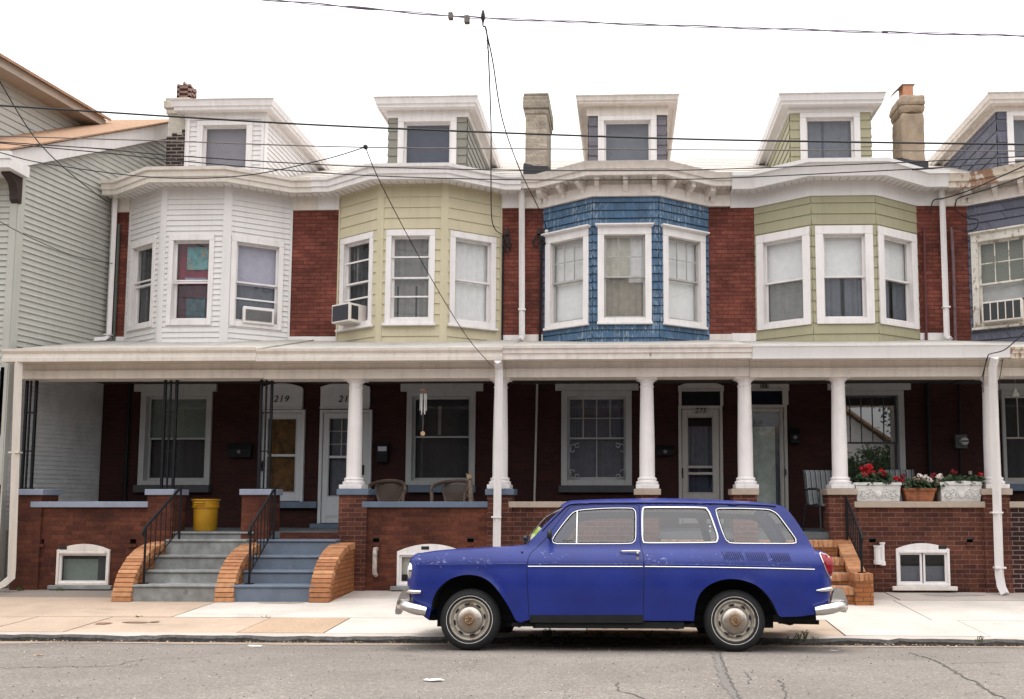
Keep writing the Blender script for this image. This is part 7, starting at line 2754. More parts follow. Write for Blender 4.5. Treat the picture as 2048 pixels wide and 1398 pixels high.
# plastic lattice chairs behind the low wall
resin = plain("brown_resin", (0.13, 0.092, 0.072), 0.5, 0.12, 10, obj=True)
def garden_chair(px, lab, rot, Y=14.15):
    x = PX_(px, Y, 985)
    t = thing("garden_chair", lab, "chair", (x, Y, FLOOR), "brown resin garden chairs", local=True)
    t.rotation_euler = (0, 0, rot)
    # chair faces the street (-y); seat 0.42, back top about 0.83
    zt_ = PZ_(963, Y + 0.25, px) - FLOOR
    def back(u, v):
        """u -1..1 across, v 0..1 up"""
        z = 0.44 + (zt_ - 0.44) * v
        w_ = 0.155 + 0.10 * v
        return Vector((u * w_, 0.20 + 0.10 * v - 0.06 * u * u, z - 0.075 * (abs(u) ** 2.2) * v))
    q = MB()
    N_ = 9
    for s_ in (1, -1):
        for i in range(-8, 14):
            pts = []
            for j in range(13):
                v = j / 12
                u = s_ * ((i / 6.0) - 0.9 + v * 1.2 - 0.25)
                if -1 <= u <= 1 and 0.02 <= v <= 0.93:
                    pts.append(back(u, v))
            if len(pts) > 1:
                q.tube(pts, 0.011, 5, squash=0.6)
    q.build("lattice_back", resin, t)
    q = MB()
    rim = [back(-1, 0.0), back(-1, 0.4), back(-1, 0.75), back(-0.85, 0.97), back(-0.45, 1.0), back(0, 1.0), back(0.45, 1.0), back(0.85, 0.97), back(1, 0.75), back(1, 0.4), back(1, 0.0)]
    q.tube(spline3(rim, 4), 0.018, 8)
    # hoop from the top of the back down into the arms
    hoop = []
    for i in range(25):
        a = math.pi * i / 24
        u = -math.cos(a)
        s_ = math.sin(a)
        hoop.append(Vector((u * 0.30 - 0.0, 0.28 - 0.46 * (abs(u) ** 3.0), 0.62 + (zt_ + 0.012 - 0.62) * s_ ** 0.62)))
    hoop = [Vector((-0.285, -0.24, 0.60))] + hoop + [Vector((0.285, -0.24, 0.60))]
    q.tube(spline3(hoop, 3), 0.026, 8, squash=1.3)
    q.build("arm_frame", resin, t)
    q = MB()
    q.box(-0.24, 0.24, -0.24, 0.22, 0.405, 0.435)
    q.build("seat", resin, t, bevel=0.012)
    for sx in (-1, 1):
        for y0, y1, zt2 in ((-0.22, -0.27, 0.60), (0.2, 0.27, 0.44)):
            q = MB()
            q.tube([(sx * 0.27, y1, 0.0), (sx * 0.265, (y0 + y1) / 2, 0.3), (sx * 0.275, y0, zt2)], [0.022, 0.026, 0.028], 7)
            q.build("leg", resin, t)
garden_chair(776, "brown lattice backed plastic chair beside the round porch column", 0.12)
garden_chair(905, "brown lattice backed plastic chair in front of the dark porch window", -0.10)

# tall carved figure by the second chair
Yg = 13.75
x, z = P(941, 1003, Yg)
t = thing("carved_figure", "tall mottled carved wooden figure beside the right plastic chair", "figurine", (x, Yg, FLOOR), local=True)
zt_ = PZ_(950, Yg, 941) - FLOOR
mot = plain("mottled_carved_wood", (0.20, 0.15, 0.115), 0.8, 0.6, 26, obj=True, chip=((0.04, 0.03, 0.025), 30, 0.55))
q = MB()
q.tube([(0.02, 0, 0), (0.015, 0, 0.3), (0.0, 0, zt_ - 0.16), (-0.012, 0, zt_ - 0.06)], [0.06, 0.05, 0.035, 0.028], 9)
q.build("carved_post", mot, t)
q = MB()
q.ico((-0.02, -0.01, zt_ - 0.03), 0.045, 0, 2, (1.0, 1.0, 0.9), 0.25)
for a in range(5):
    an = a * 1.3
    q.tube([(-0.02, -0.01, zt_ - 0.02), (-0.02 + 0.06 * math.cos(an), -0.02, zt_ + 0.0 + 0.04 * math.sin(an))], [0.018, 0.006], 5)
q.build("carved_head", plain("tan_carved_wood", (0.34, 0.25, 0.16), 0.8, 0.4, 30, obj=True), t)

# striped high-backed chairs
fab = stripes("grey_striped_canvas", (0.17, 0.19, 0.20), (0.04, 0.045, 0.05), 0.088, 0, 0.62, c3=(0.30, 0.29, 0.27))
darkmetal = plain("dark_chair_frame", (0.018, 0.02, 0.024), 0.5, 0.1, obj=True)
def striped_chair(px, Y, rot, lab, ptop):
    x = PX_(px, Y, 1000)
    t = thing("striped_chair", lab, "chair", (x, Y, FLOOR), "striped high backed porch chairs", local=True)
    t.rotation_euler = (0, 0, rot)
    h_ = PZ_(ptop, Y + 0.2, px) - FLOOR
    q = MB()
    n_ = 14
    prof = [(-0.22, 0.40), (-0.16, 0.42), (0.05, 0.40), (0.13, 0.41), (0.17, 0.47), (0.20, 0.62), (0.23, 0.80), (0.24, h_ - 0.06), (0.27, h_)]
    pr = spline3([(0, a, b) for a, b in prof], 3)
    vs, fs = [], []
    for p in pr:
        for u in (-0.24, -0.12, 0, 0.12, 0.24):
            vs.append((u, p.y + 0.012 * (1 - (u / 0.24) ** 2), p.z))
    for i in range(len(pr) - 1):
        for j in range(4):
            fs.append((i * 5 + j, i * 5 + j + 1, i * 5 + j + 6, i * 5 + j + 5))
    q.add(vs, fs, 0, True)
    o = q.build("sling", fab, t)
    sd = o.modifiers.new("thick", 'SOLIDIFY')
    sd.thickness = 0.012
    for sx in (-1, 1):
        q = MB()
        q.tube([(sx * 0.255, p.y, p.z) for p in pr], 0.014, 6)
        q.build("side_frame", darkmetal, t)
        q = MB()
        q.tube([(sx * 0.275, 0.21, 0.64), (sx * 0.285, 0.0, 0.655), (sx * 0.285, -0.22, 0.65), (sx * 0.285, -0.26, 0.62)], [0.016, 0.026, 0.03, 0.026], 8, squash=0.7)
        q.build("armrest", darkmetal, t)
        for y0, y1, z1 in ((-0.26, -0.28, 0.62), (0.16, 0.28, 0.42)):
            q = MB()
            q.tube([(sx * 0.27, y1, 0), (sx * 0.28, y0, z1)], 0.014, 6)
            q.build("leg", darkmetal, t)
striped_chair(1654, 13.72, 0.30, "striped high backed chair standing left of the flower boxes", 940)
striped_chair(1806, 14.35, -0.05, "striped chair mostly hidden behind the flower boxes", 939)

# planters on the porch wall
zcap = PZ_(1003, YF, 1850)
leafm = plain("geranium_leaf", (0.022, 0.045, 0.016), 0.65, 0.5, 20)
redm = plain("red_petal", (0.42, 0.006, 0.012), 0.6, 0.25, 40)
dredm = plain("dark_red_petal", (0.16, 0.008, 0.014), 0.6, 0.3, 40)
whitep = plain("white_petal", (0.74, 0.64, 0.60), 0.6, 0.12, 40)
creamp = plain("withered_petal", (0.40, 0.29, 0.20), 0.7, 0.3, 40)
stonew = plain("white_cast_planter", (0.60, 0.585, 0.56), 0.75, 0.1, 14, dirt=0.35, bump=0.2, bscale=40)
def leaves(q, x0, x1, y0, y1, z0, z1, n, s_, rnd):
    for _ in range(n):
        c = Vector((rnd.uniform(x0, x1), rnd.uniform(y0, y1), z0 + (z1 - z0) * rnd.random() ** 1.3))
        r = s_ * rnd.uniform(0.6, 1.25)
        nrm = Vector((rnd.uniform(-0.8, 0.8), rnd.uniform(-1.0, 0.3), rnd.uniform(0.1, 1.0))).normalized()
        a = nrm.orthogonal().normalized()
        b = nrm.cross(a)
        pts = [c + nrm * r * 0.18]
        for k in range(8):
            an = k * math.pi / 4
            rr = r * (1.0 if k % 2 else 0.82) * (0.5 if k == 0 else 1)
            pts.append(c + a * math.cos(an) * rr + b * math.sin(an) * rr)
        q.add(pts, [(0, k + 1, (k + 1) % 8 + 1) for k in range(8)], 0, True)
def flower(parent, px, py, Y, r, m, rnd, name="flower_head", n=26):
    x, z = P(px, py, Y)
    q = MB()
    for _ in range(n):
        d = Vector((rnd.gauss(0, 1), rnd.gauss(0, 1), rnd.gauss(0, 0.8))).normalized() * r * rnd.uniform(0.55, 1.0)
        c = Vector((x, Y, z)) + d
        nrm = d.normalized()
        a = nrm.orthogonal().normalized()
        b = nrm.cross(a)
        s_ = r * 0.42 * rnd.uniform(0.7, 1.2)
        tw = rnd.uniform(0, 6)
        pts = [c - nrm * s_ * 0.3]
        for k in range(10):
            an = tw + k * math.pi / 5
            rr = s_ * (1.0 if k % 2 == 0 else 0.62)
            pts.append(c + a * math.cos(an) * rr + b * math.sin(an) * rr + nrm * rnd.uniform(0, s_ * 0.2))
        q.add(pts, [(0, k + 1, (k + 1) % 10 + 1) for k in range(10)], 0, True)
    q.tube([(x, Y + 0.02, z - r * 3.2), (x, Y, z)], 0.004, 4, 1)
    return q.build(name, [m, leafm], parent, recalc=False)
def planter(px0, px1, py0, py1, lab, mat_, ornate, flowers, leafspan, seed, peak=0.0, name="planter"):
    rnd = random.Random(seed)
    Y = YF + 0.10
    x0, z1 = P(px0, py0, Y - 0.12)
    x1 = P(px1, py0, Y - 0.12)[0]
    t = thing("flower_planter", lab, "planter", ((x0 + x1) / 2, Y, zcap), "flower planters on the porch wall")
    hgt = z1 - zcap
    f0, f1 = Y - 0.115, Y + 0.11
    ins = 0.028 if ornate else 0.05
    q = MB()
    q.hexa([(x0 + ins, f0 + 0.02, zcap), (x1 - ins, f0 + 0.02, zcap), (x1 - ins, f1 - 0.02, zcap), (x0 + ins, f1 - 0.02, zcap)],
           [(x0 + 0.012, f0, z1 - 0.05), (x1 - 0.012, f0, z1 - 0.05), (x1 - 0.012, f1, z1 - 0.05), (x0 + 0.012, f1, z1 - 0.05)])
    q.hexa([(x0, f0 - 0.012, z1 - 0.05), (x1, f0 - 0.012, z1 - 0.05), (x1, f1 + 0.012, z1 - 0.05), (x0, f1 + 0.012, z1 - 0.05)],
           [(x0 - 0.004, f0 - 0.016, z1 - 0.008), (x1 + 0.004, f0 - 0.016, z1 - 0.008), (x1 + 0.004, f1 + 0.016, z1 - 0.008), (x0 - 0.004, f1 + 0.016, z1 - 0.008)])
    if peak:
        q.prism([(x0, z1 - 0.009), (x1, z1 - 0.009), (x1, z1), ((x0 + x1) / 2, z1 + peak), (x0, z1)], f0 - 0.016, f0 + 0.02)
    q.build("box", mat_, t, bevel=0.006)
    if ornate:
        q = MB()
        xm, zm = (x0 + x1) / 2, zcap + (hgt - 0.05) * 0.5
        hw = (x1 - x0) / 2 - 0.05
        yf = f0 + 0.004
        q.ico((xm, yf, zm - 0.01), 0.05, 0, 2, (1.0, 0.35, 1.15), 0.12)
        for sx in (-1, 1):
            for k in range(7):
                cx_ = xm + sx * (0.085 + (hw - 0.09) * k / 6.5)
                cz_ = zm + (0.035 if k % 2 else -0.035)
                pts = []
                for j in range(12):
                    a = j / 11 * 5.0 + k
                    rr = 0.036 * (1 - 0.7 * j / 11)
                    pts.append((cx_ + sx * rr * math.cos(a), yf - 0.002, cz_ + rr * math.sin(a)))
                q.tube(pts, [0.010 - 0.005 * j / 11 for j in range(12)], 6)
            wav = [(xm + sx * (0.06 + hw * 0.9 * j / 20), yf, zm + 0.045 * math.sin(j * 0.95)) for j in range(19)]
            q.tube(wav, 0.009, 6)
        q.build("scroll_relief", mat_, t)
    # the plant
    g = thing("geranium", flowers[0], "flowering plant", ((x0 + x1) / 2, Y, z1 - 0.02), "geraniums on the porch wall")
    q = MB()
    a, b, ztop = leafspan
    la, lz = P(a, ztop, Y)
    lb = P(b, ztop, Y)[0]
    leaves(q, la, lb, f0 - 0.02, f1 + 0.03, z1 - 0.03, lz, 330, 0.034, rnd)
    leaves(q, la + 0.05, lb - 0.05, f0 + 0.02, f1, z1 - 0.04, (z1 + lz) / 2, 160, 0.04, rnd)
    q.build("foliage", leafm, g, recalc=False)
    q = MB()
    for _ in range(10):
        xx = rnd.uniform(la + 0.04, lb - 0.04)
        q.tube([(xx, Y, z1 - 0.06), (xx + rnd.uniform(-.03, .03), Y + rnd.uniform(-.05, .05), lz)], 0.005, 4)
    q.build("stem", leafm, g)
    for fx, fy, fr, fm in flowers[1:]:
        flower(g, fx, fy, Y - 0.03 + rnd.uniform(-0.05, 0.05), fr * 1.2, fm, rnd)
planter(1710, 1803, 964, 1000, "white scroll patterned planter beside the round column", stonew, True,
        ["geranium with the largest bright red blooms, beside the column", (1738, 935, 0.06, redm), (1726, 938, 0.045, redm), (1729, 948, 0.04, redm), (1743, 943, 0.05, redm), (1733, 952, 0.045, redm), (1762, 945, 0.05, redm), (1768, 947, 0.04, redm)],
        (1712, 1778, 946), 11)
planter(1808, 1873, 975, 1000, "plain brown pot between the two white planters", wood_pot, False,
        ["geranium with mixed white and red blooms in the brown pot", (1793, 957, 0.045, redm), (1806, 953, 0.04, dredm), (1803, 960, 0.035, redm), (1809, 966, 0.035, whitep), (1852, 957, 0.05, whitep), (1860, 960, 0.04, whitep), (1879, 953, 0.045, whitep),
         (1867, 951, 0.045, dredm), (1875, 964, 0.04, creamp), (1830, 958, 0.035, creamp), (1840, 951, 0.035, whitep), (1836, 960, 0.035, creamp), (1845, 962, 0.035, whitep)],
        (1806, 1880, 958), 12)
planter(1880, 1965, 964, 1000, "white scroll patterned planter with a peaked rim near the right downspout", stonew, True,
        ["sparse geranium with two small red blooms near the downspout", (1961, 952, 0.045, redm), (1906, 943, 0.04, dredm), (1911, 945, 0.03, dredm)],
        (1884, 1962, 953), 13, peak=0.02)

# wind chime under the porch beam
Yc = 13.68
x, z = P(847, 780, Yc)
t = thing("wind_chime", "silver tube wind chime with wooden disc hanging before the dark window", "wind chime", (x, Yc, z))
woodm = plain("chime_wood", (0.36, 0.20, 0.11), 0.6, 0.2, 20)
q = MB()
q.lathe((x, Yc, z - 0.01), [(0.0, 0.0), (0.055, 0.0), (0.058, 0.012), (0.055, 0.022), (0.0, 0.022)], 20)
q.build("wooden_disc", woodm, t)
q = MB()
q.tube([(x, Yc, z), (x, Yc, zc + 0.02)], 0.003, 4)
for a in range(6):
    an = a * math.pi / 3
    q.tube([(x + 0.045 * math.cos(an), Yc + 0.045 * math.sin(an), z - 0.03), (x + 0.045 * math.cos(an), Yc + 0.045 * math.sin(an), z)], 0.002, 4)
q.tube([(x, Yc, z), (x, Yc, P(847, 862, Yc)[1])], 0.0025, 4)
q.build("cord", sashgrey, t)
for a in range(6):
    an = a * math.pi / 3 + 0.3
    q = MB()
    l_ = 0.27 + 0.03 * (a % 3)
    cx_, cy_ = x + 0.046 * math.cos(an), Yc + 0.046 * math.sin(an)
    q.tube([(cx_, cy_, z - 0.06), (cx_, cy_, z - 0.06 - l_)], 0.008, 8)
    q.build("chime_tube", plain("chime_metal", (0.72, 0.72, 0.70), 0.4, 0.05, metal=0.3) if a == 0 else bpy.data.materials["chime_metal"], t)
q = MB()
zz = P(847, 867, Yc)[1]
q.lathe((x, Yc, zz), [(0.0, -0.006), (0.036, -0.005), (0.036, 0.005), (0.0, 0.006)], 20, axis='y')
q.build("wind_sail", plain("chime_wood_pale", (0.5, 0.33, 0.2), 0.6, 0.2, 20), t)
# white triangle ornament at the right
x, z = P(2031, 785, 14.2)
q = MB()
q.prism([(x - 0.055, z - 0.06), (x + 0.055, z - 0.06), (x, z + 0.08)], 14.19, 14.21)
q.tube([(x, 14.2, z + 0.08), (x, 14.2, PZ_(768, YB, 2031))], 0.002, 4)
tag(q.build("hanging_ornament", plain("pale_ornament", (0.6, 0.58, 0.56), 0.7, 0.3, 30)), "small white triangular ornament hanging under the right porch", "ornament")

# mailboxes
def mailbox(px0, px1, py0, py1, lab, label_plate=False, roll=0.0):
    x0, z1 = P(px0, py0, YB - 0.06)
    x1, z0 = P(px1, py1, YB - 0.06)
    t = thing("mailbox", lab, "mailbox", ((x0 + x1) / 2, YB - 0.06, z0), "black wall mailboxes")
    q = MB()
    q.prism([(YB - 0.002, z0), (YB - 0.10, z0), (YB - 0.11, z0 + (z1 - z0) * 0.7), (YB - 0.06, z1), (YB - 0.002, z1)], x0, x1, 'x')
    q.build("mailbox_body", iron, t, bevel=0.006)
    q = MB()
    q.prism([(YB - 0.118, z0 + (z1 - z0) * 0.62), (YB - 0.066, z1 + 0.008), (YB - 0.002, z1 + 0.008), (YB - 0.002, z1), (YB - 0.062, z1 - 0.004), (YB - 0.112, z0 + (z1 - z0) * 0.62)], x0 - 0.008, x1 + 0.008, 'x')
    q.build("lid", iron, t)
    q = MB()
    if label_plate:
        a, b = P(756, 893, YB - 0.12), P(773, 902, YB - 0.12)
        q.box(a[0], b[0], YB - 0.122, YB - 0.112, b[1], a[1])
        q.build("name_plate", plain("lilac_label", (0.42, 0.40, 0.46), 0.6, 0.1), t)
    else:
        q.lathe(((x0 + x1) / 2, YB - 0.112, (z0 + z1) / 2 - 0.02), [(0.0, -0.006), (0.03, -0.004), (0.034, 0.006)], 16, axis='y')
        q.build("badge", plain("worn_badge", (0.12, 0.11, 0.10), 0.4, 0.3, 20), t)
    for xx in (x0 + (x1 - x0) * 0.2, x0 + (x1 - x0) * 0.8):
        q = MB()
        q.tube([(xx, YB - 0.05, z0), (xx, YB - 0.06, z0 - 0.06), (xx, YB - 0.085, z0 - 0.075), (xx, YB - 0.10, z0 - 0.05)], 0.004, 5)
        q.build("hook", iron, t)
mailbox(457, 503, 888, 915, "wide black mailbox left of the amber glass door")
mailbox(755, 776, 885, 925, "upright black mailbox with a pale label beside the wind chime", True)
mailbox(1313, 1347, 892, 911, "flat black mailbox left of the grey screen door")
mailbox(1580, 1599, 858, 887, "small dark mailbox right of the full glass door")

# electricity meter
x0, z1 = P(1909, 869, YB - 0.08)
x1, z0 = P(1934, 897, YB - 0.08)
t = thing("electric_meter", "grey electricity meter with round glass dial on the right porch wall", "meter", ((x0 + x1) / 2, YB - 0.05, z0))
q = MB()
q.box(x0, x1, YB - 0.12, YB - 0.002, z0, z1)
q.build("meter_box", plain("dark_grey_meter_box", (0.055, 0.057, 0.06), 0.6, 0.1), t, bevel=0.01)
q = MB()
cx_, cz_ = (x0 + x1) / 2 + 0.03, (z0 + z1) / 2 + 0.0
q.lathe((cx_, YB - 0.12, cz_), [(0.075, 0.0), (0.075, -0.05), (0.06, -0.075), (0.0, -0.08)], 24, axis='y')
q.build("dial", plain("pale_meter_dial", (0.36, 0.37, 0.36), 0.25, 0.15, 20), t)
q = MB()
q.box(cx_ - 0.055, cx_ + 0.055, YB - 0.206, YB - 0.198, cz_ - 0.012, cz_ + 0.012)
q.build("register", iron, t)
a, b = P(1936, 942, YB), P(1943, 949, YB)
q = MB()
q.box(a[0], b[0], YB - 0.03, YB - 0.002, b[1], a[1])
tag(q.build("wall_socket", plain("pale_socket", (0.42, 0.40, 0.38), 0.6, 0.1), bevel=0.005), "small pale outdoor socket on brick above the right planter", "socket")
# white ball knob at the blue bay
x, z = P(1093, 462, YB - 0.1)
q = MB()
q.lathe((x, YB - 0.04, z), [(0.03, 0.03), (0.04, -0.02), (0.03, -0.06), (0.0, -0.07)], 14, axis='y')
tag(q.build("insulator", white), "small white insulator knob at the blue bay's upper left", "insulator")

# ------------------------------------------------------------------ scraps and weeds
def scrap(px, py, sz, lab, m, seed):
    rnd = random.Random(seed)
    Y = ground_hit(px, py)
    x = P(px, py, Y)[0]
    z = road_z(Y) + 0.006
    q = MB()
    n_ = 9
    ring = []
    for k in range(n_):
        a = 2 * math.pi * k / n_
        ring.append((x + math.cos(a) * sz[0] * rnd.uniform(0.6, 1.1), Y + math.sin(a) * sz[1] * rnd.uniform(0.6, 1.1), z + rnd.uniform(0, 0.014)))
    top = [(a, b, c + 0.004) for a, b, c in ring]
    q.add(ring + top, [list(range(n_))[::-1], list(range(n_, 2 * n_))] + [(i, (i + 1) % n_, n_ + (i + 1) % n_, n_ + i) for i in range(n_)])
    tag(q.build("paper_scrap", m), lab, "litter", "scraps of litter on the street")
scrapm = plain("white_scrap", (0.75, 0.73, 0.70), 0.8, 0.08)
scrap(512, 1294, (0.10, 0.035), "white paper scrap on asphalt left of the car", scrapm, 1)
scrap(868, 1363, (0.075, 0.03), "white paper scrap on asphalt in front of the car", scrapm, 2)
scrap(1670, 1304, (0.06, 0.02), "small pale scrap on asphalt behind the rear wheel", scrapm, 3)
scrap(78, 1314, (0.06, 0.015), "thin tan scrap on asphalt at the far left", plain("tan_scrap", (0.5, 0.32, 0.2), 0.8, 0.1), 4)
scrap(1770, 1281, (0.13, 0.05), "crumpled pale plastic scrap in the gutter at right", scrapm, 6)
weedm = plain("dry_green_weed", (0.09, 0.11, 0.035), 0.8, 0.5, 12)
def weed(px, py, n, hgt, lab, seed):
    rnd = random.Random(seed)
    Y = CURB_Y + 0.02 if py > 1262 else 10.98
    if py < 1215:
        Y = 13.2
    x = PX_(px, Y, py)
    z = walk_z(Y) - 0.03
    q = MB()
    for _ in range(n):
        a = rnd.uniform(0, 6.3)
        l_ = hgt * rnd.uniform(0.5, 1.1)
        dx, dy = math.cos(a) * l_ * rnd.uniform(0.2, 0.8), math.sin(a) * l_ * 0.4
        bx, by = x + rnd.uniform(-.05, .05), Y + rnd.uniform(-.02, .02)
        w_ = 0.004
        p0, p1, p2 = Vector((bx, by, z)), Vector((bx + dx * 0.5, by + dy * 0.5, z + l_ * 0.7)), Vector((bx + dx, by + dy, z + l_))
        q.add([p0 + Vector((-w_, 0, 0)), p0 + Vector((w_, 0, 0)), p1 + Vector((w_, 0, 0)), p1 + Vector((-w_, 0, 0)), p2], [(0, 1, 2, 3), (3, 2, 4)])
        if rnd.random() < 0.7:
            c = p1.lerp(p2, rnd.random())
            r = 0.012 * rnd.uniform(0.7, 1.4)
            q.add([c + Vector((-r, 0, 0)), c + Vector((0, -r * 0.6, r * 0.5)), c + Vector((r, 0, 0.004)), c + Vector((0, r * 0.6, -r * 0.3))], [(0, 1, 2, 3)])
    tag(q.build("weed", weedm, recalc=False), lab, "weed", "weeds along the kerb")
weed(1095, 1266, 34, 0.13, "largest green weed tuft at the kerb under the car", 1)
weed(1130, 1268, 16, 0.08, "low weed tuft at the kerb just right of the largest", 2)
weed(1197, 1266, 16, 0.09, "thin weed tuft at the kerb under the car's door seam", 3)
weed(1300, 1268, 14, 0.10, "sparse weed tuft at the kerb left of the rear wheel", 4)
weed(1603, 1268, 14, 0.13, "tall dry weed tuft at the kerb behind the car's rear wheel", 5)
weed(1960, 1270, 10, 0.07, "small weed tuft at the kerb at far right", 6)
weed(275, 1233, 14, 0.05, "weed tuft in the pavement joint before the grey steps", 7)
weed(529, 1240, 14, 0.05, "weed tuft in the pavement joint before the blue steps", 8)
weed(120, 1190, 26, 0.09, "grassy tuft at the wall foot under the leftmost cellar window", 9)
weed(40, 1195, 26, 0.10, "grassy tuft at the foot of the left downspout", 10)
for k, (wx, n_, hh_) in enumerate([(1065, 12, 0.07), (1160, 10, 0.06), (1240, 12, 0.07), (1345, 12, 0.08), (1375, 9, 0.06), (1625, 5, 0.06), (1580, 6, 0.07)]):
    weed(wx, 1268, n_, hh_, ("small dry weed tuft at the kerb just behind the front wheel", "tiny weed tuft at the kerb between two larger ones under the door", "small weed tuft at the kerb below the rear side panel", "weed tuft at the kerb near the rear wheel's left edge",
         "tiny weed tuft at the kerb against the rear wheel", "dry weed tuft at the kerb under the rear bumper", "weed tuft at the kerb just right of the rear wheel")[k], 40 + k)
# grit and dead leaves in the gutter: nobody could count them
rnd = random.Random(5)
q = MB()
for _ in range(2600):
    x = rnd.uniform(-7.5, 7.5)
    if x < 1.2 and rnd.random() < 0.45:
        continue
    y = CURB_Y + 0.03 - abs(rnd.gauss(0, 0.13))
    z = road_z(y) + 0.012 + 0.012 * rnd.random()
    r = rnd.uniform(0.004, 0.016)
    a = rnd.uniform(0, 6.3)
    c, s_ = math.cos(a) * r, math.sin(a) * r
    q.add([(x - c, y - s_, z), (x + s_ * 0.5, y - c * 0.5, z + r * 0.4), (x + c, y + s_, z + r * 0.2), (x - s_ * 0.5, y + c * 0.5, z)], [(0, 1, 2, 3)], rnd.randint(0, 2))
o = q.build("leaf_litter", [plain("dry_leaf_tan", (0.30, 0.20, 0.12), 0.9, 0.2), plain("dry_leaf_pale", (0.48, 0.38, 0.28), 0.9, 0.2), plain("dry_leaf_dark", (0.10, 0.075, 0.05), 0.9, 0.2)], recalc=False)
struct(o, "dry leaves and grit along the kerb", "stuff")
q = MB()
for _ in range(1500):
    x, y = rnd.uniform(-8, 8), rnd.uniform(5.9, 9.6)
    z = road_z(y) + 0.003
    r = rnd.uniform(0.003, 0.007)
    q.ico((x, y, z), r, 0 if rnd.random() < 0.5 else 1, 1, (1, 1, 0.6), 0.3)
o = q.build("gravel", [plain("pale_grit", (0.5, 0.45, 0.4), 0.9, 0.2), plain("dark_grit", (0.12, 0.11, 0.10), 0.9, 0.2)])
struct(o, "loose grit scattered over the asphalt", "stuff")

# ------------------------------------------------------------------ across the street, behind the camera: what the windows and paint reflect, and terraces added to block low sky
barkm = plain("tree_bark", (0.05, 0.04, 0.03), 0.9, 0.3, 8, obj=True)
crownm = plain("tree_foliage", (0.035, 0.06, 0.018), 0.8, 0.6, 1.5, obj=True)
def make_tree(seed):
    rnd = random.Random(seed)
    t = thing("street_tree", "leafy green tree across the street mirrored in the porch windows", "tree", (0, 0, 0), "trees across the street", local=True)
    q = MB()
    q.tube([(0, 0, -0.2), (0.05, 0, 1.5), (0, 0.1, 3.2), (0.2, 0, 5.5)], [0.24, 0.19, 0.15, 0.05], 9)
    for k in range(7):
        a = k * 0.9
        q.tube([(0, 0, 2.2 + 0.35 * k), (math.cos(a) * 1.1, math.sin(a) * 1.1, 3.3 + 0.4 * k), (math.cos(a) * 2.2, math.sin(a) * 2.2, 4.0 + 0.5 * k)], [0.09, 0.06, 0.02], 6)
    q.build("trunk", barkm, t)
    q = MB()
    cl = []
    for _ in range(60):
        d = Vector((rnd.gauss(0, 1), rnd.gauss(0, 1), rnd.gauss(0, 1))).normalized() * rnd.random() ** 0.4
        cl.append(Vector((d.x * 3.0, d.y * 3.0, 5.6 + d.z * 2.9)))
    for c in cl:
        for _ in range(75):
            p = c + Vector((rnd.gauss(0, 0.45), rnd.gauss(0, 0.45), rnd.gauss(0, 0.38)))
            n = Vector((rnd.uniform(-1, 1), rnd.uniform(-1, 1), rnd.uniform(-0.2, 1))).normalized()
            a = n.orthogonal().normalized() * 0.15 * rnd.uniform(0.6, 1.3)
            b = n.cross(a) * 0.7
            q.add([p - a, p + b, p + a, p - b], [(0, 1, 2, 3)])
    q.build("crown", crownm, t, recalc=False)
    return t
tr0 = make_tree(3)
spots = [(15.5, -11, 0.9), (5.4, -10.0, 0.6), (-15, -10, 0.9), (7.6, -9.2, 0.43), (9.4, -9.4, 0.40), (11.2, -9.2, 0.44), (12.9, -9.4, 0.46)]
for i, (x, y, s_) in enumerate(spots):
    if i == 0:
        o = tr0
    else:
        o = tr0.copy()
        COL.objects.link(o)
        for chd in list(tr0.children):
            c_ = chd.copy()
            COL.objects.link(c_)
            c_.parent = o
    o.location = (x, y, road_z(0) - 0.02)
    o.rotation_euler = (0, 0, i * 1.3)
    o.scale = (s_ * 1.0, s_ * 1.0, s_)
    if s_ < 0.5:
        o.name = 'street_shrub'
        o['label'] = 'low leafy shrub across the street mirrored in the lower porch glass'
        o['category'] = 'shrub'
        o['group'] = 'shrubs across the street'
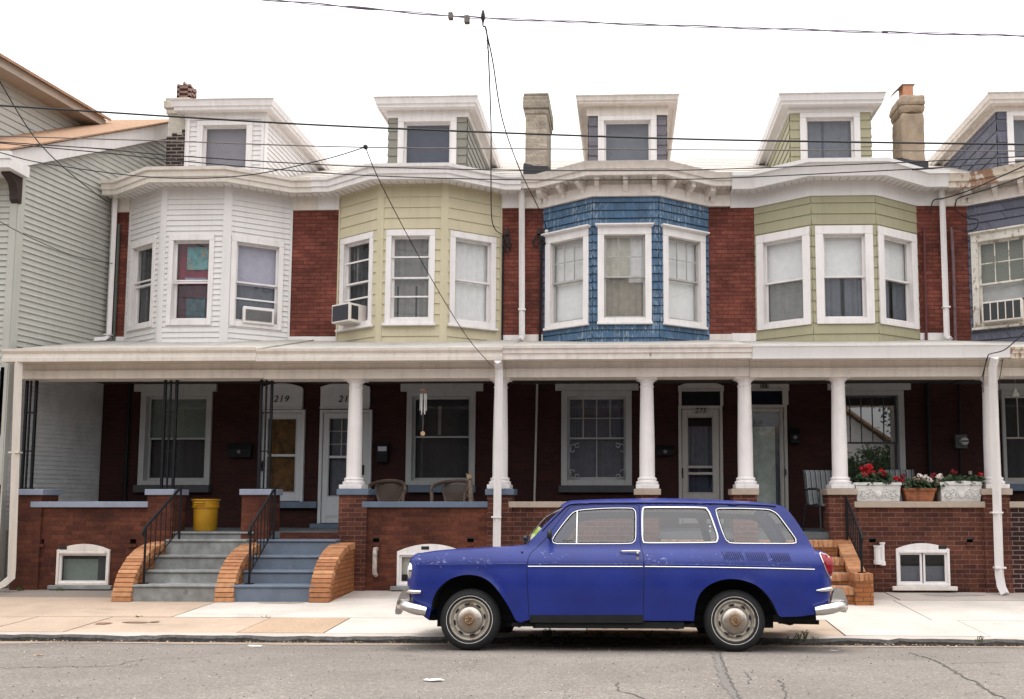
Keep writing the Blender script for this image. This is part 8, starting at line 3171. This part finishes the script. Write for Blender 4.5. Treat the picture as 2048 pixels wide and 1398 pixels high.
t = thing("gabled_house", "pale gabled house across the street mirrored in the porch window behind the flowers", "house", (10.2, -16, 0))
q = MB()
lap(q, frame((14.0, -13), (6.4, -13)), 0, 7.6, 0, 3.6, 0.2, 0)
q.prism([(6.4, 3.6), (14.0, 3.6), (10.2, 6.3)], -13.1, -13.0)
q.box(6.4, 14.0, -22, -13.1, -0.3, 3.6)
q.build("wall", vinyl, t)
q = MB()
for sx in (-1, 1):
    q.hexa([(10.2, -12.6, 6.4), (10.2 + sx * 4.2, -12.6, 3.4), (10.2 + sx * 4.2, -22, 3.4), (10.2, -22, 6.4)],
           [(10.2, -12.6, 6.55), (10.2 + sx * 4.2, -12.6, 3.55), (10.2 + sx * 4.2, -22, 3.55), (10.2, -22, 6.55)])
q.build("roof", shingle_brown, t)
for x0 in (7.4, 11.4):
    q = MB()
    q.box(x0, x0 + 1.2, -13.0, -12.94, 1.0, 2.6)
    q.build("window", dark, t)
t = thing("added_terrace", "long dark brick terrace added unseen across the street to darken the porch and its glass", "house", (-14, -15, 0))  # added out of view to keep low sky light off the porch
q = MB()
q.box(-40, 5.2, -22, -14.0, -0.3, 7.2)
q.build("wall", brick_dark, t)
q = MB()
q.prism([(-13.4, 7.2), (-22.6, 7.2), (-18, 9.0)], -40.2, 5.4, 'x')
q.build("roof", tar, t)
for k in range(16):
    for z0 in (1.2, 4.4):
        q = MB()
        q.box(-39 + k * 2.75, -38 + k * 2.75, -14.0, -13.95, z0, z0 + 1.6)
        q.build("window", dark, t)
t = thing("added_terrace", "short dark brick terrace added unseen across the street to cut low sky light", "house", (28, -15, 0))
q = MB()
q.box(16.5, 45, -22, -14.0, -0.3, 7.2)
q.build("wall", brick_dark, t)
q = MB()
q.prism([(-13.4, 7.2), (-22.6, 7.2), (-18, 9.0)], 16.3, 45.2, 'x')
q.build("roof", tar, t)
# far pavement and bank
q = MB()
q.box(-160, 160, -60, -8.2, -0.5, 0.12)
struct(q.build("far_pavement", s_grey), "pavement and yards across the street")
